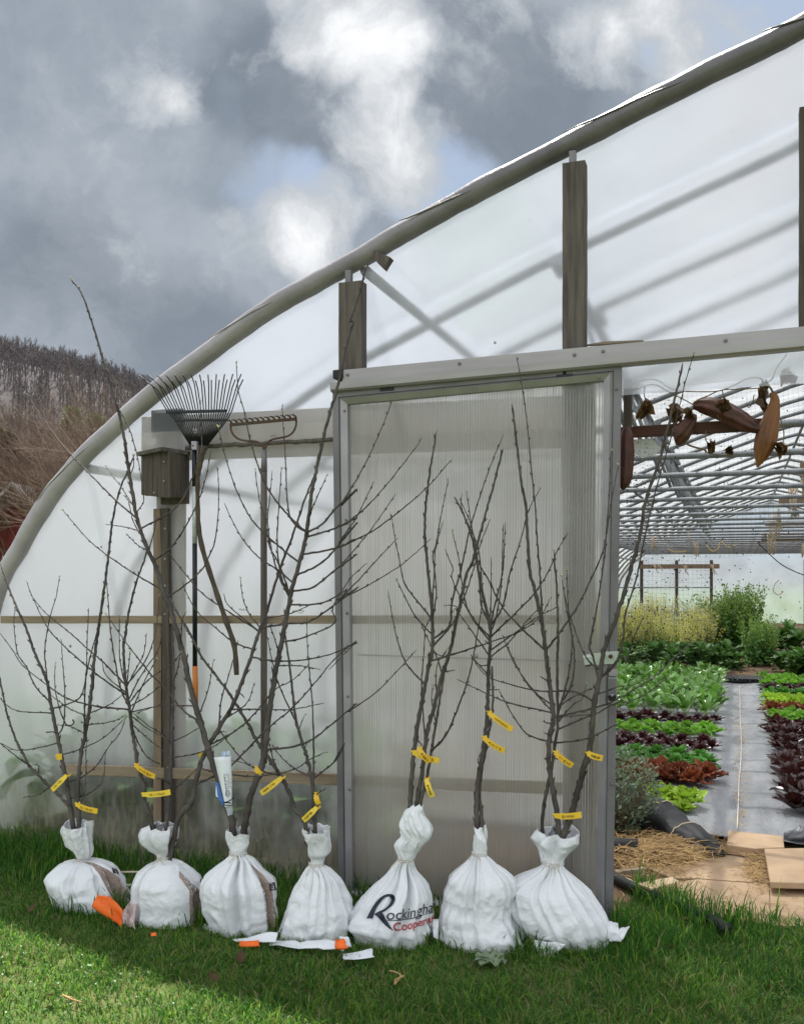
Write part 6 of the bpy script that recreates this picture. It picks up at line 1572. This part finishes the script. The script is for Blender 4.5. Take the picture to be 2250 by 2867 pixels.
def broadp(r):
    mb = MB()
    for i in range(11):
        az = r.uniform(0, 6.28); el = r.uniform(.5, 1.25); l = r.uniform(.12, .34)
        d = Vector((math.cos(az) * math.cos(el), math.sin(az) * math.cos(el), math.sin(el))); u = Vector((-math.cos(az) * math.sin(el), -math.sin(az) * math.sin(el), math.cos(el)))
        mb.tube([Vector(), d * l * .5, d * l], [.006, .005, .004], 5)
        leaf_grid(mb, d * l * .95, (d + Vector((0, 0, -.4))).normalized(), u, r.uniform(.18, .30), r.uniform(.08, .13), r.uniform(-1.2, -.2), .01, r, 5, 6, .2)
    return mb
PR['broad'] = protos('broadleaf_plant', broadp, 'broad')
def put(kind, x, y, z, s, label, cat, group):
    p = random.choice(PR[kind]); return ghost(p, (x, y, z), random.uniform(0, 6.28), s, label, cat, group)
zb = .05
def bed_rows(kind, ys, xs, s, label, cat, group, jx=.012):
    for q, y in enumerate(ys):
        for i, x in enumerate(xs):
            xx = x + (.075 if q % 2 else 0)
            if xx < -.110 * (y + 4.19) - .30: continue
            put(kind, xx + random.uniform(-jx, jx), y + random.uniform(-.02, .02), zb, s * random.uniform(.88, 1.12), label, cat, group)
xl = [-.30 - .168 * i for i in range(11)]
for i, (x, y, lb) in enumerate([(695, 318, 'bright lime frilly lettuce nearest the grey path at the front of the left bed'), (672, 372, 'small lime lettuce in front of the one nearest the path'), (490, 282, 'bright lime lettuce in the middle of the front row'), (470, 322, 'small lime lettuce low in front of the middle one'), (315, 268, 'bright lime lettuce at the left of the front row by the grey shrub')]):
    g = Gp(*zz('e', x, y), .06); put('lime', g.x, g.y, zb, (1.3, .85, 1.25, .8, 1.2)[i], lb, 'lettuce', 'lime lettuces at the front of the left bed')
bed_rows('rb', [2.72, 2.92], xl[:6], 1.22, 'russet red frilly lettuce in the front red row of the left bed', 'lettuce', 'russet frilly lettuces in the left bed')
bed_rows('mid', [3.30, 3.50, 3.70], xl[:8], .98, 'mid green lettuce in the row just behind the russet frilly ones', 'lettuce', 'mid green lettuces in the left bed')
bed_rows('dark', [4.0, 4.22, 4.44], xl[:8], .95, 'dark red lettuce in the nearer dark row of the left bed', 'lettuce', 'dark red lettuces in the nearer row of the left bed')
bed_rows('green', [4.78, 5.0, 5.22], xl[:9], .95, 'light green lettuce between the two dark red rows of the left bed', 'lettuce', 'light green lettuces between the dark rows')
bed_rows('dark', [5.56, 5.78], xl[:9], .95, 'dark red lettuce in the farther dark row before the chard', 'lettuce', 'dark red lettuces in the farther row of the left bed')
bed_rows('chard', [6.15 + .36 * i for i in range(12)], [-.34 - .18 * i for i in range(9)], .85, 'leafy green chard plant in the big block at the back of the left bed', 'chard', 'chard plants in the left bed', .03)
xr = [.33, .52, .71]
bed_rows('darkg', [2.12 + .205 * i for i in range(17)], xr, 1.0, 'glossy dark red lettuce in the long block of the right bed', 'lettuce', 'glossy dark red lettuces in the right bed')
xr2 = [.34 + .17 * i for i in range(4)]
for kind, ys, lb, gr in (('green', [5.75, 6.05, 6.35], 'light green lettuce just behind the dark red block of the right bed', 'light green lettuces in the right bed'), ('rb', [6.75], 'russet lettuce in the thin row of the right bed', 'russet lettuces in the right bed'), ('lime', [7.05, 7.4, 7.75], 'lime yellow lettuce in the bright row of the right bed', 'lime lettuces in the right bed'), ('mid', [8.2], 'mid green lettuce behind the bright row of the right bed', 'mid green lettuces in the right bed'), ('dark', [8.6, 8.9], 'dark red lettuce in the far row of the right bed', 'far dark red lettuces in the right bed'), ('green', [9.4, 9.8, 10.2], 'light green lettuce at the far end of the right bed', 'far light green lettuces in the right bed')):
    bed_rows(kind, ys, xr2, 1.15, lb, 'lettuce', gr)
for i in range(26):
    x, y = random.uniform(-2.7, .05), random.uniform(11.0, 12.6)
    if abs(x + .05) < .35 and y < 11.4: y += .8
    put('kale', x, y, 0, random.uniform(.7, 1.0), 'dark leafy kale plant in the row behind the chard', 'kale', 'kale plants behind the chard')
for i in range(10): put('kale', random.uniform(.45, 1.25), random.uniform(11.2, 12.6), 0, random.uniform(.7, .95), 'dark leafy kale plant at the far right behind the lettuces', 'kale', 'kale plants at the far right')
for i in range(12): put('kale', random.uniform(.15, 1.6), random.uniform(15.5, 16.6), 0, random.uniform(1.0, 1.25), 'dark green kale plant in the farthest right row', 'kale', 'kale plants in the farthest right row')
for i in range(22): put('bolty', random.uniform(-2.9, -.55), random.uniform(13.0, 14.4), 0, random.uniform(.72, .92), 'bolted plant with yellow flowers behind the kale', 'flowering plant', 'yellow flowering plants')
for i in range(16): put('bolts', random.uniform(-2.5, -.45), random.uniform(14.6, 16.0), 0, random.uniform(.9, 1.15), 'pale seeding plant behind the yellow flowers', 'seeding plant', 'pale seeding plants')
for i in range(11): put('boltg', random.uniform(-.75, .12), random.uniform(14.6, 16.0), 0, random.uniform(1.1, 1.35), 'tall green leafy plant right of the yellow flowers', 'leafy plant', 'tall green leafy plants')
for i in range(4): put('boltg', random.uniform(.2, .55), random.uniform(12.6, 13.4), 0, random.uniform(.75, .9), 'loose grey green plant right of the seed tray', 'leafy plant', 'loose plants by the tray')
for i in range(44):
    x = -3.85 + 1.9 * (i + random.random()) / 44
    put('kale' if i % 3 else 'broad', x, random.uniform(.62 if i % 3 == 0 else .50, 1.2), 0, random.uniform(.9, 1.35), 'big leaved dark plant pressed behind the lower plastic wall', 'plant', 'big leaved plants inside the plastic wall')
for x, y, s, lb in ((-3.72, .56, 1.0, 'big pale leaved plant showing through the plastic at the far left'), (-2.05, .56, .85, 'bright leaved plant showing through the plastic left of the door'), (-2.32, .58, .85, 'smaller bright leaf clump behind the plastic near the bow rake')):
    put('broad', x, y, .16, s, lb, 'plant', None)
# grey green herb bush by the door edge
mb = MB(); rs = random.Random(31)
hc = Gp(*zz('e', 120, 640), 0) + Vector((-.02, .10, 0))
for i in range(1500):
    v = Vector((rs.gauss(0, 1), rs.gauss(0, 1), rs.gauss(0, 1))).normalized() * rs.random() ** .4
    c = hc + Vector((v.x * .24, v.y * .20, .27 + v.z * .26)) 
    d = Vector((rs.uniform(-1, 1), rs.uniform(-1, 1), rs.uniform(-.3, 1))).normalized(); u = d.orthogonal().normalized(); u = u if u.z > 0 else -u
    leaf_grid(mb, c, d, u, rs.uniform(.022, .04), rs.uniform(.006, .010), -.4, 0, rs, 2, 2)
hb = mb.build('foliage', M['sage'], None, True)
HB = thing('herb_bush', 'grey green bushy herb growing by the edge of the open door', 'bush', tuple(hc)); hb.parent = HB; hb.location = -hc
mb = MB()
for i in range(26):
    a = rs.uniform(0, 6.28); mb.tube([hc, hc + Vector((math.cos(a) * .08, math.sin(a) * .07, .16)), hc + Vector((math.cos(a) * .19, math.sin(a) * .15, rs.uniform(.3, .48)))], [.005, .004, .002], 5)
mb.build('stem', M['vine'], HB, True)
# straw and litter
mb = MB(); rs = random.Random(77)
def strand(x, y, z, L):
    a = rs.uniform(0, 6.28) if rs.random() < .6 else rs.gauss(.1, .5); d = Vector((math.cos(a), math.sin(a), rs.uniform(-.12, .2))) * L
    p = Vector((x, y, z)); w = rs.uniform(.0012, .0028); s = Vector((-d.y, d.x, 0)).normalized() * w; mid = p + d * .5 + Vector((rs.uniform(-.1, .1) * L, rs.uniform(-.1, .1) * L, rs.uniform(0, .12) * L))
    e = p + d
    mb.add([p - s, p + s, mid + s, mid - s, e + s * .6, e - s * .6, p + Vector((0, 0, w)), mid + Vector((0, 0, w * 1.4))], [(0, 1, 2, 3), (3, 2, 4, 5), (0, 6, 7, 3), (1, 6, 7, 2)])
for i in range(2600):
    u = rs.random(); q = zz('e', rs.gauss(430, 230), rs.gauss(725, 55) + 0)
    if q[0] < 1690 or q[0] > 2060: continue
    g = Gp(*q, .03); strand(g.x, g.y, .028 + rs.random() ** 2 * .06, rs.uniform(.03, .13))
for i in range(520):
    q = zz('e', rs.gauss(1300, 60), rs.gauss(880, 90)); g = Gp(*q, .03); strand(g.x, g.y, .035 + rs.random() * .02, rs.uniform(.02, .08))
for i in range(260):
    q = zz('e', rs.uniform(60, 700), rs.gauss(880, 70)); g = Gp(*q, .03); strand(g.x, g.y, .036 + rs.random() * .02, rs.uniform(.02, .09))
for i in range(130):
    q = zz('e', rs.uniform(600, 1700), rs.uniform(850, 1330)); g = Gp(*q, .03); strand(g.x, g.y, .034, rs.uniform(.01, .06))
for i in range(240):
    q = zz('8', rs.gauss(915, 22), rs.uniform(690, 1570)); g = Gp(*q, .05); strand(g.x, g.y, .058, rs.uniform(.015, .06))
tag(mb.build('loose_straw', M['straw']), 'loose golden straw scattered over the doorway floor', 'straw', kind='stuff')
# odd bits on the lawn
mb = MB()
for s in ("4 325,885 350,890 378,908 350,950", "4 378,908 392,912 355,925 350,945"): mb.tube(smooth_path([Gp(*p, .035) for p in path(s)], 4), .003, 5)
tag(mb.build('dead_twig', M['straw'], None, True), 'dry straw coloured twig on the lawn below the lettered sack', 'twig')
mb = MB()
for s in ("3 300,1000 340,1020 390,1035", "3 310,1005 350,1015"): mb.tube([Gp(*p, .03) for p in path(s)], .003, 5)
tag(mb.build('dead_stalk', M['straw'], None, True), 'pale dry stalk lying on the sunlit lawn at the left', 'twig')
def lawn_leaf(label, k, x, y, r, seed, mat='dead_leaf'):
    g = Gp(*zz(k, x, y), .03); rs = random.Random(seed); mb = MB(); leaf_grid(mb, g, Vector((math.cos(seed), math.sin(seed), .1)).normalized(), Vector((0, 0, 1)), r * 2, r * .7, .8, .006, rs, 4, 5); tag(mb.build('fallen_leaf', M[mat], None, True), label, 'leaf')
lawn_leaf('brown fallen leaf on the lawn below the fourth sack', '3', 1150, 850, .03, 2); lawn_leaf('curled brown leaf on the shaded lawn in the middle', '3', 1040, 930, .022, 3); lawn_leaf('brown leaf in the sunlit lawn at the left', '3', 250, 1000, .025, 5); lawn_leaf('small brown leaf near the left sack on the grass', '3', 140, 600, .02, 8)
mb = MB(); rs = random.Random(8); g = Gp(*zz('d', 500, 1285), .03)
for i in range(7):
    a = i * .9; leaf_grid(mb, g, Vector((math.cos(a), math.sin(a), .25)).normalized(), Vector((0, 0, 1)), .07, .028, -.5, .01, rs, 4, 4)
tag(mb.build('weed', M['sage'], None, True), 'dark green weed in the grass at the foot of the tightly wrapped sack', 'weed')
mb = MB(); rs = random.Random(18); g = Gp(*zz('e', 660, 1190), .02)
for i in range(9):
    a = i * .7; leaf_grid(mb, g, Vector((math.cos(a), math.sin(a), .5)).normalized(), Vector((0, 0, 1)), .07, .018, -.5, .004, rs, 3, 4)
tag(mb.build('weed', M['sage'], None, True), 'pale green weed at the edge of the plywood beside the black pipe', 'weed')
mb = MB(); g = Gp(*zz('e', 1455, 1330), .02)
for i, (dx, h) in enumerate(((.025, .20), (-.03, .07), (.01, .10), (-.05, .05))):
    mb.grid([[g + Vector((dx * t - .006 * (1 - t), 0, h * t)), g + Vector((dx * t + .006 * (1 - t), .002, h * t))] for t in np.linspace(0, 1, 6)])
tag(mb.build('grass_sprout', M['blade_b'], None, True), 'single tall grass sprout at the edge of the plywood floor', 'sprout')

# ============================================================ behind, at the left: shed, bare trees, evergreen
SH = thing('shed', 'small red shed with a pale metal gable roof behind the bare trees', 'shed', (-19.5, 16.5, 0))
def shp(px, py, d): # point at camera depth d
    r_ = ray(px, py); return CAM + r_ * d
ap = shp(80, 1372, 22.5); el, er = shp(-60, 1500, 22.5), shp(150, 1530, 22.5)
bk = Vector((1.6, 2.4, 0)); zg = 0
gx = (_R * 1.0)
mb = MB(); A_ = [shp(-75, 1490, 22.7), shp(142, 1505, 22.7)]
fpts = [Vector((A_[0].x, A_[0].y, 0)), Vector((A_[1].x, A_[1].y, 0)), shp(142, 1500, 22.7), shp(48, 1404, 22.7), shp(-75, 1520, 22.7)]
mb.prism(fpts, _F * 4.0); M['barn'] = basic('barn_red', (.20, .030, .024), (.13, .02, .017), 5, .8, .2, stretch=(8, 8, .6)); mb.build('wall', M['barn'], SH)
mb = MB(); ov = _F * -.35
e1_, e2_, ap_ = shp(-90, 1530, 22.7) + ov, shp(150, 1462, 22.7) + ov, shp(48, 1364, 22.7) + ov
e1_ = shp(-90, 1512, 22.7) + ov
mb.prism([e1_, ap_, ap_ + Vector((0, 0, .10)), e1_ + Vector((0, 0, .10))], _F * 4.8); mb.prism([ap_, e2_, e2_ + Vector((0, 0, .10)), ap_ + Vector((0, 0, .10))], _F * 4.8)
M['tin'] = basic('tin_roof', (.56, .58, .60), (.40, .42, .43), 3, .4, .15, .3, stretch=(12, 12, 1)); mb.build('roof', M['tin'], SH)
mb = MB(); mb.prism([shp(10, 1555, 22.68), shp(55, 1560, 22.68), shp(52, 1600, 22.68), shp(8, 1600, 22.68)], _F * -.05); mb.build('window_frame', M['paper'], SH)
def bare_tree(label, base, h, seed, spread=.5, twigmat='twig', lv=5, name='bare_tree', k0=9):
    rs = random.Random(seed); root = thing(name, label, 'tree', tuple(base), 'bare trees behind the greenhouse'); mt = MB(); mc = MB()
    def grow(mbx, p, d, L, r, lev):
        pts = [p]; 
        for i in range(3):
            d = (d + Vector((rs.uniform(-1, 1), rs.uniform(-1, 1), rs.uniform(-.3, .9))) * .16).normalized(); pts.append(pts[-1] + d * L / 3)
        mbx.tube(pts, [r, r * .88, r * .75, r * .6], 3 if lev < 3 else 5, False)
        if lev == 0: return
        for i in range(4 if lev > 1 else 5):
            t = rs.uniform(.35, 1.0); q = pts[0].lerp(pts[-1], t) if t < .9 else pts[-1]
            nd = (d + Vector((rs.uniform(-1, 1), rs.uniform(-1, 1), rs.uniform(-.6, .8))) * spread * 1.35).normalized()
            grow(mc, q, nd, L * rs.uniform(.55, .8), r * .52, lev - 1)
    for i in range(k0):
        a = rs.uniform(0, 6.28); grow(mt if i < 3 else mc, Vector(base) + Vector((math.cos(a) * .1 * h * .2, math.sin(a) * .02 * h, 0)), Vector((math.cos(a) * .35, math.sin(a) * .35, 1)).normalized(), h * .36, .022 * h * .35, lv)
    mt.build('trunk', M[twigmat], root, True); mc.build('crown', M[twigmat], root, True); return root
M['twig'] = basic('brown_twig', (.21, .135, .10), (.13, .088, .068), 3, .85, .0, lo=.35, hi=.65)
M['twig_g'] = basic('grey_twig', (.30, .25, .19), (.19, .155, .115), 3, .85, .0)
for i, (px, d, h, sd, lb, mt_) in enumerate([(20, 26, 7.4, 1, 'bare brown thicket tree at the left edge behind the shed', 'twig_g'), (150, 23, 6.8, 2, 'bare reddish brown tree just left of the arch, standing before the hill', 'twig'), (270, 21, 6.3, 3, 'bare brown tree half hidden behind the greenhouse arch', 'twig'), (-40, 17, 1.9, 5, 'low bare bush in front of the red shed at the left edge', 'twig'), (85, 27, 7.8, 6, 'taller bare tree farther back behind the shed roof', 'twig'), (345, 25, 6.0, 7, 'bare brown tree far back beside the arch top', 'twig'), (215, 25, 6.9, 8, 'slender bare tree rising right of the shed', 'twig_g')]):
    b0 = shp(px, 1618, d); bare_tree(lb, (b0.x, b0.y, 0), h, sd, .62, mt_)
M['conifer'] = leaf_mat('conifer_needles', (.17, .20, .085), (.11, .145, .07), .2, scale=2, rnd=0); M['cedar'] = leaf_mat('cedar_needles', (.15, .125, .075), (.10, .088, .055), .15, scale=2, rnd=0)
def conifer(label, px, d, h, w, mat, seed, top=None):
    b0 = shp(px, 1618, d); b0.z = 0; rs = random.Random(seed); root = thing('evergreen_tree', label, 'tree', tuple(b0)); mb = MB()
    mb.tube([b0, b0 + Vector((0, 0, h * .95))], [.12, .03], 7); mb.build('trunk', M['twig'], root, True); mb = MB()
    for i in range(5200):
        t = rs.random() ** .8; z = h * (.12 + .88 * t); rr = w * (1.05 - t) ** .7 * (.55 + .6 * abs(fbm(Vector((seed, z * 1.2, rs.uniform(0, .2)))) ) + .35 * rs.random()); a = rs.uniform(0, 6.28)
        c = b0 + Vector((math.cos(a) * rr * rs.random() ** .4, math.sin(a) * rr * rs.random() ** .4, z)); dv = Vector((math.cos(a) + rs.uniform(-.5, .5), math.sin(a) + rs.uniform(-.5, .5), rs.uniform(.1, 1.2))).normalized(); s = dv.orthogonal().normalized() * .028; L = rs.uniform(.12, .30)
        mb.add([c - s, c + s, c + dv * L], [(0, 1, 2)])
    mb.build('crown', M[mat], root)
conifer('feathery green evergreen standing among the bare trees below the hill', 270, 30, 6.6, 1.5, 'conifer', 1)
conifer('second lighter evergreen beside the feathery one', 205, 34, 7.6, 1.6, 'conifer', 4)
conifer('dark evergreen bush low at the left edge', 10, 24, 5.2, 1.7, 'cedar', 2)
conifer('dark round evergreen between the bare trees left of the arch', 120, 26, 4.6, 1.7, 'cedar', 3)
